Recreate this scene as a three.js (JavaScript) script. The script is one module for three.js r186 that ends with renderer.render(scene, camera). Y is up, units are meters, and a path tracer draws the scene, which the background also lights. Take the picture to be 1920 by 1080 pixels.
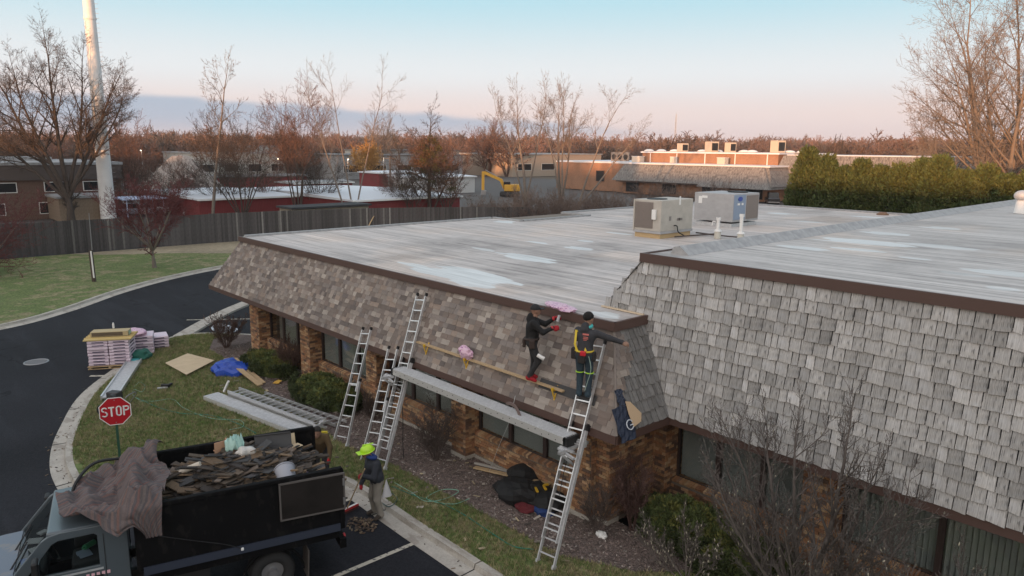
import * as THREE from 'three';
import { mergeGeometries, mergeVertices } from 'three/addons/utils/BufferGeometryUtils.js';
import { RoundedBoxGeometry } from 'three/addons/geometries/RoundedBoxGeometry.js';
import { MarchingCubes } from 'three/addons/objects/MarchingCubes.js';

// ------------------------------------------------------------------ camera, sky, sun, exposure
const scene = new THREE.Scene();
const V = (x, y, z) => new THREE.Vector3(x, y, z);
const CAMH = 8.5, FPX = 1385, HY = 277, AZ = 42.33 * Math.PI / 180, ROLL = 0.474 * Math.PI / 180;
const PITCH = Math.atan((540 - HY) / FPX);
const FH = V(-Math.cos(AZ), 0, -Math.sin(AZ)), RH = V(Math.sin(AZ), 0, -Math.cos(AZ)), UPW = V(0, 1, 0);
const FWD = FH.clone().multiplyScalar(Math.cos(PITCH)).addScaledVector(UPW, -Math.sin(PITCH));
const U0 = UPW.clone().multiplyScalar(Math.cos(PITCH)).addScaledVector(FH, Math.sin(PITCH));
const RGT = RH.clone().multiplyScalar(Math.cos(ROLL)).addScaledVector(U0, Math.sin(ROLL));
const CUP = U0.clone().multiplyScalar(Math.cos(ROLL)).addScaledVector(RH, -Math.sin(ROLL));
const camera = new THREE.PerspectiveCamera(2 * Math.atan(540 / FPX) * 180 / Math.PI, 16 / 9, 0.1, 6000);
camera.position.set(0, CAMH, 0);
camera.up.copy(CUP);
camera.lookAt(FWD.clone().multiplyScalar(10).add(camera.position));
// photo pixel -> point: on a horizontal level, or on a vertical plane of known place
const pray = (px, py) => FWD.clone().addScaledVector(RGT, (px - 960) / FPX).addScaledVector(CUP, -(py - 540) / FPX);
const onY = (px, py, y = 0) => { const d = pray(px, py); return d.multiplyScalar((y - CAMH) / d.y).add(V(0, CAMH, 0)); };
const onZ = (px, py, z) => { const d = pray(px, py); return d.multiplyScalar(z / d.z).add(V(0, CAMH, 0)); };
const onX = (px, py, x) => { const d = pray(px, py); return d.multiplyScalar(x / d.x).add(V(0, CAMH, 0)); };
const atD = (px, py, depth) => pray(px, py).multiplyScalar(depth).add(V(0, CAMH, 0));

const SUN = V(0.30, 0.0, 0.954).normalize(); const SUN_EL = 2.0 * Math.PI / 180;
const sunDir = SUN.clone().multiplyScalar(Math.cos(SUN_EL)).add(V(0, Math.sin(SUN_EL), 0));
{
  const W = 1536, Hh = 768, data = new Float32Array(W * Hh * 4);
  // clear dawn sky: pale cyan overhead, pink belt near the horizon away from the sun, a low cloud bank, warm glow on the sun's side
  const mix = (a, b, t) => [a[0] + (b[0] - a[0]) * t, a[1] + (b[1] - a[1]) * t, a[2] + (b[2] - a[2]) * t], ss = (a, b, x) => { x = Math.min(1, Math.max(0, (x - a) / (b - a))); return x * x * (3 - 2 * x); };
  for (let j = 0; j < Hh; j++) for (let i = 0; i < W; i++) {
    const el = ((j + .5) / Hh - .5) * Math.PI, az = ((i + .5) / W - .5) * 2 * Math.PI;
    const d = [Math.cos(el) * Math.cos(az), Math.sin(el), Math.cos(el) * Math.sin(az)];
    const e = el * 180 / Math.PI;
    let col = mix([.42, .385, .415], [.555, .485, .472], ss(-.5, 2.8, e));
    col = mix(col, [.545, .572, .588], ss(2.4, 5.6, e));
    col = mix(col, [.315, .505, .575], ss(5, 11.8, e));
    col = mix(col, [.42, .435, .49], ss(13, 55, e));
    const ca = Math.atan2(d[0] * RH.x + d[2] * RH.z, d[0] * FH.x + d[2] * FH.z) * 180 / Math.PI;
    if (ca > -60 && ca < 20 && e < 6) { const top = 3.25 - .045 * Math.max(0, ca + 24) - .0003 * Math.max(0, ca + 24) ** 2 - .02 * Math.max(0, -28 - ca) + .08 * Math.sin(ca * .7) + .05 * Math.sin(ca * 1.9 + 1); const m = ss(.12, -.12, e - top) * ss(15, 2, ca) * ss(-60, -40, ca); col = mix(col, mix([.31, .34, .40], [.215, .31, .41], ss(.3, 2.2, e)), m * .78); }
    const sd = d[0] * sunDir.x + d[1] * sunDir.y + d[2] * sunDir.z, g = ss(-.35, 1, sd);
    const low = Math.exp(-Math.max(0, e) / 22);
    col = mix(col, [2.3, 1.75, 1.35], g * g * low * .95);
    col = mix(col, [1.25, 1.17, 1.12], g * .55 * (1 - low));
    if (e < -0.6) col = mix(col, [.16, .15, .14], ss(.6, 4, -e));
    const o = (j * W + i) * 4; data[o] = col[0]; data[o + 1] = col[1]; data[o + 2] = col[2]; data[o + 3] = 1;
  }
  const sky = new THREE.DataTexture(data, W, Hh, THREE.RGBAFormat, THREE.FloatType);
  sky.mapping = THREE.EquirectangularReflectionMapping; sky.magFilter = sky.minFilter = THREE.LinearFilter; sky.needsUpdate = true;
  scene.background = sky; scene.environment = sky;
}
const sun = new THREE.DirectionalLight(new THREE.Color().setRGB(1, .46, .19), 4.9);
sun.position.copy(sunDir).multiplyScalar(200); sun.castShadow = true; sun.shadow.radius = 2;
Object.assign(sun.shadow.camera, { left: -160, right: 160, top: 60, bottom: -30, near: 1, far: 900 }); sun.shadow.mapSize.set(4096, 4096);
scene.add(sun); scene.add(sun.target);
const renderer = new THREE.WebGLRenderer({ antialias: true });
renderer.toneMapping = THREE.LinearToneMapping; renderer.toneMappingExposure = 1.5;
renderer.shadowMap.enabled = true;
scene.fog = new THREE.FogExp2(new THREE.Color().setRGB(.62, .58, .60), 0.00015);

// ------------------------------------------------------------------ helpers
function RNG(s) { return () => { s |= 0; s = s + 0x6D2B79F5 | 0; let t = Math.imul(s ^ s >>> 15, 1 | s); t = t + Math.imul(t ^ t >>> 7, 61 | t) ^ t; return ((t ^ t >>> 14) >>> 0) / 4294967296; }; }
let rnd = RNG(7);
const rr = (a, b) => a + (b - a) * rnd();
const pick = a => a[Math.floor(rnd() * a.length)];
const clamp = (x, a, b) => Math.min(b, Math.max(a, x)), lerp = (a, b, t) => a + (b - a) * t;
const sstep = (a, b, x) => { x = clamp((x - a) / (b - a), 0, 1); return x * x * (3 - 2 * x); };
const HT = (() => { const r = RNG(99), t = new Float32Array(65536); for (let i = 0; i < 65536; i++) t[i] = r(); return t; })();
// value noise, tiling with periods p and q (cells)
function vn(x, y, p, q, s) { const xi = Math.floor(x), yi = Math.floor(y), fx = x - xi, fy = y - yi, u = fx * fx * (3 - 2 * fx), v = fy * fy * (3 - 2 * fy);
  let x0 = xi % p, y0 = yi % q; if (x0 < 0) x0 += p; if (y0 < 0) y0 += q; const x1 = x0 + 1 === p ? 0 : x0 + 1, y1 = y0 + 1 === q ? 0 : y0 + 1, o = s * 7919;
  const a = HT[x0 * 73 + y0 * 1031 + o & 65535], b = HT[x1 * 73 + y0 * 1031 + o & 65535], c = HT[x0 * 73 + y1 * 1031 + o & 65535], d = HT[x1 * 73 + y1 * 1031 + o & 65535];
  return (a + (b - a) * u) * (1 - v) + (c + (d - c) * u) * v; }
function fbm(u, v, fx, fy, oct, s) { let a = 0, w = .5, t = 0; for (let i = 0; i < oct; i++) { a += w * vn(u * fx, v * fy, fx, fy, s + i); t += w; w *= .5; fx *= 2; fy *= 2; } return a / t; }
const toS = c => Math.round(255 * clamp(c <= .0031308 ? c * 12.92 : 1.055 * Math.pow(c, 1 / 2.4) - .055, 0, 1));
function tex(w, h, fn, period, srgb = true) { const d = new Uint8Array(w * h * 4);
  for (let j = 0; j < h; j++) for (let i = 0; i < w; i++) { const c = fn((i + .5) / w, (j + .5) / h), o = (j * w + i) * 4; for (let k = 0; k < 3; k++) d[o + k] = srgb ? toS(c[k]) : clamp(c[k] * 255, 0, 255); d[o + 3] = 255; }
  const t = new THREE.DataTexture(d, w, h); t.wrapS = t.wrapT = THREE.RepeatWrapping; t.magFilter = THREE.LinearFilter; t.minFilter = THREE.LinearMipmapLinearFilter; t.generateMipmaps = true;
  if (srgb) t.colorSpace = THREE.SRGBColorSpace; if (period) t.repeat.set(1 / period[0], 1 / period[1]); t.needsUpdate = true; return t; }
const gray = v => [v, v, v];
const mul = (c, k) => c.map(v => v * k), mixc = (a, b, t) => a.map((v, i) => v + (b[i] - v) * t);
const rgb = c => new THREE.Color().setRGB(c[0], c[1], c[2]);
const MATP = (c, rough = .8, o = {}) => new THREE.MeshPhysicalMaterial({ color: new THREE.Color().setRGB(c[0], c[1], c[2]), roughness: rough, specularIntensity: .3, side: THREE.DoubleSide, ...o });
const MAT = (c, rough = .8, o = {}) => new THREE.MeshStandardMaterial({ color: rgb(c), roughness: rough, side: THREE.DoubleSide, ...o });
// box-projected uv in metres
function boxUV(g) { const p = g.attributes.position, n = g.attributes.normal, uv = new Float32Array(p.count * 2);
  for (let i = 0; i < p.count; i++) { const ax = Math.abs(n.getX(i)), ay = Math.abs(n.getY(i)), az = Math.abs(n.getZ(i)), x = p.getX(i), y = p.getY(i), z = p.getZ(i);
    if (ay >= ax && ay >= az) { uv[2 * i] = x; uv[2 * i + 1] = z; } else if (ax >= az) { uv[2 * i] = z; uv[2 * i + 1] = y; } else { uv[2 * i] = x; uv[2 * i + 1] = y; } }
  g.setAttribute('uv', new THREE.BufferAttribute(uv, 2)); return g; }
const numbered = (() => { const c = {}; return n => { const k = c[n] = (c[n] ?? -1) + 1; return k ? n + '_' + String(k).padStart(3, '0') : n; }; })();
function mergeAll(gs) { gs = [gs].flat(Infinity).filter(Boolean); if (gs.length === 1) return gs[0];
  const col = gs.some(g => g.attributes.color);
  gs = gs.map(g => { g = g.index ? g.toNonIndexed() : g; for (const k of Object.keys(g.attributes)) if (!['position', 'normal', 'uv', 'color'].includes(k)) g.deleteAttribute(k);
    if (!g.attributes.uv) boxUV(g);
    if (col && !g.attributes.color) g.setAttribute('color', new THREE.BufferAttribute(new Float32Array(g.attributes.position.count * 3).fill(1), 3)); return g; });
  return mergeGeometries(gs, false); }
function part(name, gs, mat, parent, o = {}) { const g = mergeAll(gs); if (!o.keepUV) boxUV(g); const m = new THREE.Mesh(g, mat); m.name = parent === scene ? numbered(name) : name; m.castShadow = m.receiveShadow = true; parent.add(m); if (o.kind) m.userData.kind = o.kind; if (o.label) m.userData.label = o.label; return m; }
function tag(o, label, category, group, kind) { o.userData.label = label; o.userData.category = category; if (group) o.userData.group = group; if (kind) o.userData.kind = kind; return o; }
function thing(name, label, category, pos = [0, 0, 0], ry = 0, group) { const g = new THREE.Group(); g.name = numbered(name); g.position.set(...(pos.isVector3 ? pos.toArray() : pos)); g.rotation.y = ry; scene.add(g); return tag(g, label, category, group); }
function single(name, gs, mat, label, category, group, o = {}) { return tag(part(name, gs, mat, scene, o), label, category, group, o.kind); }
function struct(name, gs, mat, o = {}) { const m = part(name, gs, mat, scene, o); m.userData.kind = 'structure'; return m; }
function copyOf(src, pos, ry, label) { const c = src.clone(); c.name = numbered(src.name.replace(/_\d{3}$/, '')); c.position.set(...(pos.isVector3 ? pos.toArray() : pos)); c.rotation.y = ry; c.userData = { ...src.userData }; if (label) c.userData.label = label; scene.add(c); return c; }
const box = (w, h, d, x = 0, y = 0, z = 0, ry = 0, rx = 0, rz = 0) => { const g = new THREE.BoxGeometry(w, h, d); if (rx) g.rotateX(rx); if (rz) g.rotateZ(rz); if (ry) g.rotateY(ry); return g.translate(x, y, z); };
const rbox = (w, h, d, r, x = 0, y = 0, z = 0, ry = 0, rz = 0) => { const g = new RoundedBoxGeometry(w, h, d, 2, r); if (rz) g.rotateZ(rz); if (ry) g.rotateY(ry); return g.translate(x, y, z); };
const _q = new THREE.Quaternion();
function tube(a, b, r1, r2 = r1, n = 8) { a = a.isVector3 ? a : V(...a); b = b.isVector3 ? b : V(...b); const d = b.clone().sub(a), L = d.length(); const g = new THREE.CylinderGeometry(r2, r1, L, n); g.translate(0, L / 2, 0); g.applyQuaternion(_q.setFromUnitVectors(UPW, d.normalize())); return g.translate(a.x, a.y, a.z); }
// square bar between two points, w wide (horizontal) and h deep
function bar(a, b, w, h, upv = UPW) { a = a.isVector3 ? a : V(...a); b = b.isVector3 ? b : V(...b); const d = b.clone().sub(a), L = d.length(); d.normalize(); let s = V().crossVectors(d, upv); if (s.lengthSq() < 1e-6) s = V(1, 0, 0); s.normalize(); const u = V().crossVectors(d, s); const m = new THREE.Matrix4().makeBasis(s, u, d); const g = new THREE.BoxGeometry(w, h, L); g.translate(0, 0, L / 2); g.applyMatrix4(m); return g.translate(a.x, a.y, a.z); }
const path = (pts, r, n = 5, seg = 0) => { const c = new THREE.CatmullRomCurve3(pts.map(p => p.isVector3 ? p : V(...p))); return new THREE.TubeGeometry(c, seg || pts.length * 5, r, n); };
function tint(g, c) { const n = g.attributes.position.count, a = new Float32Array(n * 3); for (let i = 0; i < n; i++) a.set(c, 3 * i); g.setAttribute('color', new THREE.BufferAttribute(a, 3)); return g; }
// flat polygon sheet at height y from xz points
function sheet(pts, y, holes = []) { const s = new THREE.Shape(pts.map(p => new THREE.Vector2(p[0], -p[1]))); for (const h of holes) s.holes.push(new THREE.Path(h.map(p => new THREE.Vector2(p[0], -p[1])))); const g = new THREE.ShapeGeometry(s); g.rotateX(-Math.PI / 2); g.translate(0, y, 0); return g; }
function quadGeo(list) { // list of [a,b,c,d] corners (Vector3), flat shaded
  const P = []; for (const q of list) { if (q.length === 3) P.push(q[0], q[1], q[2]); else P.push(q[0], q[1], q[2], q[0], q[2], q[3]); }
  const g = new THREE.BufferGeometry(); g.setAttribute('position', new THREE.BufferAttribute(new Float32Array(P.flatMap(p => [p.x, p.y, p.z])), 3)); g.computeVertexNormals(); return boxUV(g); }
function prism(pts2, depth, bevel = 0) { const s = new THREE.Shape(pts2.map(p => new THREE.Vector2(p[0], p[1]))); return new THREE.ExtrudeGeometry(s, { depth, bevelEnabled: bevel > 0, bevelSize: bevel, bevelThickness: bevel, bevelSegments: 1, curveSegments: 6 }); }
function smooth(pts, n = 4, closed = false) { const c = new THREE.CatmullRomCurve3(pts.map(p => V(p[0], 0, p[1])), closed, 'centripetal'); return c.getPoints(pts.length * n).map(p => [p.x, p.z]); }
// swept section along a ground line: section = [[offset,height],...]
function sweep(line, section) { const N = line.length, rows = []; for (let i = 0; i < N; i++) { const a = line[Math.max(0, i - 1)], b = line[Math.min(N - 1, i + 1)]; let dx = b[0] - a[0], dz = b[1] - a[1]; const L = Math.hypot(dx, dz) || 1; dx /= L; dz /= L; rows.push(section.map(([o, h]) => V(line[i][0] - dz * o, h, line[i][1] + dx * o))); }
  const q = []; for (let i = 0; i < N - 1; i++) for (let k = 0; k < section.length - 1; k++) q.push([rows[i][k], rows[i + 1][k], rows[i + 1][k + 1], rows[i][k + 1]]); 
  q.push(rows[0].slice(0, 4), rows[N - 1].slice(0, 4)); return quadGeo(q); }
// ------------------------------------------------------------------ shared surfaces
const asphaltTex = tex(1024, 1024, (u, v) => { const f = fbm(u, v, 500, 500, 1, 3), c = fbm(u, v, 5, 5, 5, 9), w = sstep(.5, .75, fbm(u, v, 3, 26, 4, 11)); const cr = sstep(.012, .003, Math.abs(fbm(u, v, 4, 4, 5, 13) - .5)) * sstep(.45, .6, fbm(u, v, 6, 6, 2, 15)); return mul([.018, .0192, .0235], (.4 + .6 * f + .62 * c + .3 * w) * (1 - .5 * cr)); }, [13, 13]);
const asphaltBump = tex(256, 256, (u, v) => gray(fbm(u, v, 64, 64, 2, 5)), [1.5, 1.5], false);
const M = {};
M.asphalt = MATP([1, 1, 1], .88, { map: asphaltTex, bumpMap: asphaltBump, bumpScale: .006 });
M.lot = MAT([.085, .08, .078], .95);
M.concrete = MAT([1, 1, 1], .9, { map: tex(512, 512, (u, v) => { const a = fbm(u, v, 8, 8, 4, 21), b = fbm(u, v, 90, 90, 2, 22), st = sstep(.56, .7, fbm(u, v, 5, 14, 4, 29)); return mixc(mul([.39, .365, .325], .65 + .4 * a + .3 * b), [.2, .17, .14], st * .45); }, [3, 3]), bumpMap: asphaltBump, bumpScale: .004 });
M.grass = MAT([1, 1, 1], 1, { map: tex(1024, 1024, (u, v) => { const a = fbm(u, v, 6, 6, 5, 31), b = fbm(u, v, 120, 120, 3, 33), d = sstep(.5, .68, fbm(u, v, 14, 14, 4, 37)); return mul(mixc([.12, .162, .05], [.25, .22, .12], clamp(d * .8 + (a - .5) * .9, 0, 1)), .35 + 1.25 * b); }, [9, 9]), bumpMap: tex(256, 256, (u, v) => gray(fbm(u, v, 50, 50, 3, 41)), [1.2, 1.2], false), bumpScale: .04 });
M.mulch = MAT([1, 1, 1], 1, { map: tex(512, 512, (u, v) => { const b = fbm(u, v, 100, 100, 2, 43), c = fbm(u, v, 9, 9, 3, 44), p = sstep(.72, .8, vn(u * 160, v * 160, 160, 160, 46)); return mixc(mul([.145, .11, .10], .45 + 1.1 * b * (.5 + c)), [.27, .23, .20], p * .5); }, [3, 3]), bumpMap: tex(256, 256, (u, v) => gray(fbm(u, v, 60, 60, 2, 45)), [1.5, 1.5], false), bumpScale: .05 });
M.tan = MAT([1, 1, 1], 1, { map: tex(256, 256, (u, v) => mul([.26, .22, .15], .5 + .6 * fbm(u, v, 30, 30, 3, 47) + .4 * fbm(u, v, 4, 4, 2, 48)), [6, 6]) });
M.terrain = MAT([1, 1, 1], 1, { map: tex(512, 512, (u, v) => { const a = fbm(u, v, 8, 8, 5, 51), b = fbm(u, v, 80, 80, 2, 52); return mul(mixc([.07, .065, .05], [.12, .095, .07], a), .5 + b); }, [60, 60]) });
M.brown = MAT([.085, .050, .042], .55, { bumpMap: asphaltBump, bumpScale: .001 });
M.brownDark = MAT([.045, .03, .028], .5);
M.mortar = MAT([.17, .145, .12], .95);
M.alu = MAT([1, 1, 1], .42, { metalness: .75, map: tex(256, 256, (u, v) => mul([.74, .745, .76], .75 + .3 * fbm(u, v, 6, 60, 3, 61)), [.6, .6]) });
M.aluDull = MAT([1, 1, 1], .62, { metalness: .35, map: tex(256, 256, (u, v) => mul([.56, .57, .585], .7 + .35 * fbm(u, v, 12, 12, 4, 62)), [.8, .8]) });
M.black = MAT([.012, .012, .013], .6); M.rubber = MAT([.02, .02, .021], .85);
M.wood = MAT([1, 1, 1], .8, { map: tex(256, 512, (u, v) => mul([.50, .36, .21], .62 + .35 * fbm(u, v, 40, 3, 3, 63) + .25 * fbm(u, v, 3, 3, 3, 64)), [.4, 1.2]) });
M.ply = MAT([1, 1, 1], .85, { map: tex(256, 256, (u, v) => mul([.60, .48, .32], .8 + .25 * fbm(u, v, 20, 4, 4, 65)), [1.2, 1.2]) });
M.white = MAT([.72, .72, .71], .6); M.yellow = MAT([.62, .38, .03], .5); M.red = MAT([.42, .02, .025], .55);
M.steel = MAT([.3, .3, .31], .45, { metalness: .7 });

// ------------------------------------------------------------------ ground, road, kerbs
struct('terrain', box(5000, .1, 5000, -900, -.21, -900), M.terrain);
const px0 = (list, y = 0) => list.map(p => { const q = onY(p[0], p[1], y); return [q.x, q.z]; });
struct('road', sheet([[-75, 40], [40, 40], [40, -13], [-9, -13], [-32, -13], [-32, -50], [-66, -60], [-75, -20]], -.12), M.asphalt);
const farKerb = smooth([[-38, 40], [-39.6, 14], [-40.4, 3], [-41.9, -5], [-44.0, -7.9], [-47.6, -11.4], [-50.6, -15.2], [-52.8, -19.5], [-54.5, -26], [-55.5, -40], [-55.5, -60]], 6);
struct('far_lawn', sheet([...farKerb, [-66, -60], [-66, 40]], .0), M.grass);
struct('far_kerb', sweep(farKerb, [[0, -.14], [0, .012], [.18, .012], [.22, -.1], [.68, -.112], [.68, -.14]]), M.concrete);
struct('gravel_strip', sheet(smooth([[-66, -13], [-64.3, -14.4], [-61, -20], [-58.5, -23], [-57, -30], [-57, -45], [-66, -45]], 3), .006), M.tan);
const islKerb = smooth([[-32.2, -13.2], [-33.2, -12.4], [-34.1, -11.2], [-33.9, -10.2], [-32.5, -9.1], [-30.4, -7.45], [-28, -5.9], [-25.4, -4.85], [-23.4, -4.2], [-21.4, -3.85], [-19.7, -3.95], [-18.6, -4.9], [-18.2, -6.2], [-17.9, -7.6], [-17.2, -8.7], [-15.9, -9.05], [-13, -9.06], [-9, -9.06], [-3, -9.06], [6, -9.06], [16, -9.06]], 5);
const kerbSec = [[0, -.14], [0, .012], [.17, .012], [.21, -.1], [.56, -.112], [.56, -.14]];
{ const segs = []; let cur = [islKerb[0]], acc = 0; for (let i = 1; i < islKerb.length; i++) { const a = islKerb[i - 1], b = islKerb[i], l = Math.hypot(b[0] - a[0], b[1] - a[1]); acc += l; if (acc > 3) { const k = 1 - .035 / l; cur.push([lerp(a[0], b[0], k), lerp(a[1], b[1], k)]); segs.push(sweep(cur, kerbSec)); cur = [b]; acc = 0; } else cur.push(b); } if (cur.length > 1) segs.push(sweep(cur, kerbSec)); struct('kerb', segs[0], M.concrete); const kb = scene.getObjectByName('kerb'); segs.slice(1).forEach(g => part('kerb_segment', g, M.concrete, kb)); }
struct('lawn', sheet([...islKerb, [16, -12.2], [-9, -12.2], [-29, -12.2], [-31, -13.2]], 0), M.grass);
// concrete strip between the drive and the side parking bay
{ const dv = smooth([[-34.2, -10.8], [-36.2, -12.6], [-38.2, -14.6], [-40.5, -17.4], [-44, -22]], 4); struct('kerb_divider', sweep(dv, [[-.35, -.13], [-.35, -.02], [.35, -.02], [.35, -.13]]), M.concrete); }
const bed = [...px0([[1500, 1075], [1190, 1072], [1053, 1043], [900, 960], [730, 868], [640, 832], [600, 797], [500, 735], [450, 702], [415, 668], [392, 655], [400, 636], [440, 628], [490, 628]]), [-30, -12.5], [-9.6, -12.5], [-9.6, -14], [6, -14], [6, -10.2]];
struct('mulch_bed', sheet(bed, .008), M.mulch);
// painted lines (worn paint)
M.paint = MAT([1, 1, 1], .8, { map: tex(256, 256, (u, v) => mixc([.46, .43, .36], [.10, .10, .10], sstep(.55, .72, fbm(u, v, 20, 20, 4, 71))), [1.3, 1.3]) });
const lines = [box(.11, .003, 7, -12.52, -.1145, -5.0), box(.11, .003, 7, -9.72, -.1145, -5.0), box(.11, .003, 7, -15.3, -.1145, -5.1)];
struct('parking_line', lines[0], M.paint); struct('parking_line', lines[1], M.paint); struct('parking_line', lines[2], M.paint);
{ const a = onY(350, 600, -.12), b = onY(470, 598, -.12); struct('parking_line', bar(V(a.x, -.114, a.z), V(b.x, -.114, b.z), .12, .004), M.paint); const c = onY(420, 617, -.12); struct('parking_line', sheet(smooth([[c.x - 1.3, c.z - .2], [c.x - .3, c.z + .5], [c.x + 1, c.z + .1], [c.x + .4, c.z - .5]], 4, true), -.115), MAT([.45, .5, .55], .8)); 
  const k = onY(183, 705, -.12); struct('parking_line', box(.55, .004, .16, k.x, -.114, k.z, .9), M.paint); }
{ const m = onY(68, 679, -.12); const t = thing('manhole_cover', 'grey round iron manhole cover set in the dark asphalt drive', 'manhole cover', [m.x, -.12, m.z]); part('rim', new THREE.TorusGeometry(.42, .03, 6, 28).rotateX(Math.PI / 2).translate(0, .0, 0), M.steel, t); part('lid', new THREE.CylinderGeometry(.4, .4, .02, 28).translate(0, .0, 0), MAT([.13, .13, .135], .7), t); }
// grass blades: tufts scattered over the near lawns
function insidePoly(x, z, P) { let c = false; for (let i = 0, j = P.length - 1; i < P.length; j = i++) { if ((P[i][1] > z) !== (P[j][1] > z) && x < (P[j][0] - P[i][0]) * (z - P[i][1]) / (P[j][1] - P[i][1]) + P[i][0]) c = !c; } return c; }
{
  const lawn = [...islKerb, [16, -12.2], [-9, -12.2], [-29, -12.2], [-31, -13.2]];
  const tri = []; for (let k = 0; k < 5; k++) { const a = k * 1.26 + .3, r = .02, h = .035 + .02 * (k % 3), lx = Math.cos(a) * .035, lz = Math.sin(a) * .035, ox = Math.cos(a * 2.1) * r, oz = Math.sin(a * 2.1) * r; tri.push([V(ox - .006, 0, oz), V(ox + .006, 0, oz + .003), V(ox + lx, h, oz + lz)]); }
  const g = quadGeo(tri), n = 42000, im = new THREE.InstancedMesh(g, MAT([1, 1, 1], .9), n); const m4 = new THREE.Matrix4(), q = new THREE.Quaternion(); let k = 0; const c = new THREE.Color(); rnd = RNG(11);
  for (let tries = 0; k < n && tries < 400000; tries++) { const x = rr(-34, -7), z = rr(-12.3, -4); if (!insidePoly(x, z, lawn) || insidePoly(x, z, bed)) continue; const d = fbm(((x % 9) + 9) % 9 / 9, ((z % 9) + 9) % 9 / 9, 14, 14, 4, 37); q.setFromAxisAngle(UPW, rr(0, 6.28)); const s = rr(.7, 1.7); m4.compose(V(x, 0, z), q, V(s, s * rr(.7, 1.2), s)); im.setMatrixAt(k, m4); const w = rr(.6, 1.35); c.setRGB(...mul(rnd() < .25 + d * .5 ? [.29, .25, .135] : [.135, .185, .055], w)); im.setColorAt(k, c); k++; }
  im.count = k; im.name = 'lawn_grass'; tag(im, 'short green and straw coloured grass blades on the lawn inside the kerb', 'grass', null, 'stuff'); scene.add(im);
  // bark chips over the planting bed
  const cg = box(.05, .008, .02), nc = 16000, ic = new THREE.InstancedMesh(cg, MAT([1, 1, 1], 1), nc); k = 0; const e = new THREE.Euler();
  for (let t = 0; k < nc && t < 200000; t++) { const x = rr(-31, 2), z = rr(-14, -9.4); if (!insidePoly(x, z, bed)) continue; e.set(rr(-.4, .4), rr(0, 6.28), rr(-.4, .4)); q.setFromEuler(e); const s = rr(.6, 1.8); m4.compose(V(x, .015, z), q, V(s, 1, s)); ic.setMatrixAt(k, m4); c.setRGB(...mul(rnd() < .14 ? [.33, .29, .26] : [.17, .13, .115], rr(.4, 1.4))); ic.setColorAt(k, c); k++; }
  ic.count = k; ic.name = 'bark_mulch'; tag(ic, 'brown bark mulch chips in the planting bed along the brick wall', 'mulch', null, 'stuff'); scene.add(ic);
}

// ------------------------------------------------------------------ the office building
const office = thing('office_building', 'low brown brick office with mansard roofs of wood shakes and new asphalt shingles', 'building');
const EY = 2.5, E1 = 2.68;                 // eave fascia bottom / top
const LZ = -11.27, LX1 = -9.15, LX0 = -31.5;  // lower wing eave
const RZ = -13.08, RX1 = 9;                // upper wing eave
const T0 = 4.62, T1 = 4.79, K = .453;      // lower wing top fascia
const S0 = 5.99, S1 = 6.16, K2 = .09, XU = -10.27, XB = -11.3;                // upper wing top fascia
const kL = K * (T0 - E1), kR = K2 * (S0 - E1);
const lx1t = LX1 - kL, lz1t = LZ - kL, rzt = RZ - kR, lx0t = -30.0;
// roof membrane with streaks, laps and pale worn patches
function roofTex(x0, x1, z0, z1, w, h, base, patches, seed) {
  return tex(w, h, (u, v) => { const x = lerp(x0, x1, u), z = lerp(z0, z1, v);
    const st = fbm(u, v, 5, 150, 4, seed), st2 = fbm(u, v, 14, 420, 2, seed + 5), bl = fbm(u, v, 7, 12, 4, seed + 9), fine = fbm(u, v, 200, 300, 2, seed + 11);
    let c = mul(base, .30 + .6 * st + .5 * st2 + .22 * bl + .16 * fine); c = mixc(c, [c[0] * 1.08, c[1] * 1.0, c[2] * .93], sstep(.45, .7, bl) * .8);
    const lap = Math.abs(((z / .92 + .08 * (vn(x * .7 + 50, z * .05 + 90, 512, 512, seed + 3) - .5)) % 1 + 1) % 1 - .5); c = mul(c, 1 - .42 * sstep(.035, .012, lap) * (.4 + .8 * st));
    const lap2 = Math.abs(((z / .31 + .2) % 1 + 1) % 1 - .5); c = mul(c, 1 - .05 * sstep(.08, .02, lap2)); { const sp = sstep(.5, .72, fbm(u, v, 9, 11, 5, seed + 31)), dk = sstep(.56, .66, fbm(u, v, 22, 60, 4, seed + 37)); c = mixc(mul(c, 1 - .22 * sp), mul(base, 1.12), dk * .35); }
    let p = 0; for (const q of patches) { const dx = (x - q[0]) / q[2], dz = (z - q[1]) / q[3]; const r = dx * dx + dz * dz; if (r < 3.2) { const n = fbm(u, v, 16, 130, 5, seed + 20); p = Math.max(p, sstep(-.05, .12, (1 - r) * .6 + (n - .46) * 1.6) * q[4]); } }
    c = mixc(c, mul([.66, .70, .71], .72 + .4 * st2), p); return c; }); }
const pP = (y, xa, ya, xb, yb, hz, s) => { const a = onY(xa, ya, y), b = onY(xb, yb, y); return [(a.x + b.x) / 2, (a.z + b.z) / 2, Math.hypot(b.x - a.x, b.z - a.z) / 2, hz, s]; };
const lowPatches = [pP(T1, 790, 500, 960, 530, .75, .95), pP(T1, 850, 520, 905, 540, .4, .9), pP(T1, 930, 476, 1050, 490, .42, .95), pP(T1, 880, 464, 930, 470, .2, .6), pP(T1, 985, 451, 1035, 457, .3, .9), pP(T1, 1060, 462, 1110, 468, .3, .9), pP(T1, 760, 490, 800, 505, .25, .8), pP(T1, 1140, 434, 1185, 440, .25, .8), pP(T1, 1085, 450, 1115, 453, .22, .8), pP(T1, 1445, 398, 1490, 402, .5, 1), pP(T1, 925, 414, 970, 417, .5, .9), pP(T1, 1110, 582, 1150, 596, .3, .9), pP(T1, 1600, 404, 1680, 410, .5, .8), pP(T1, 1500, 414, 1540, 418, .3, .7)];
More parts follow.
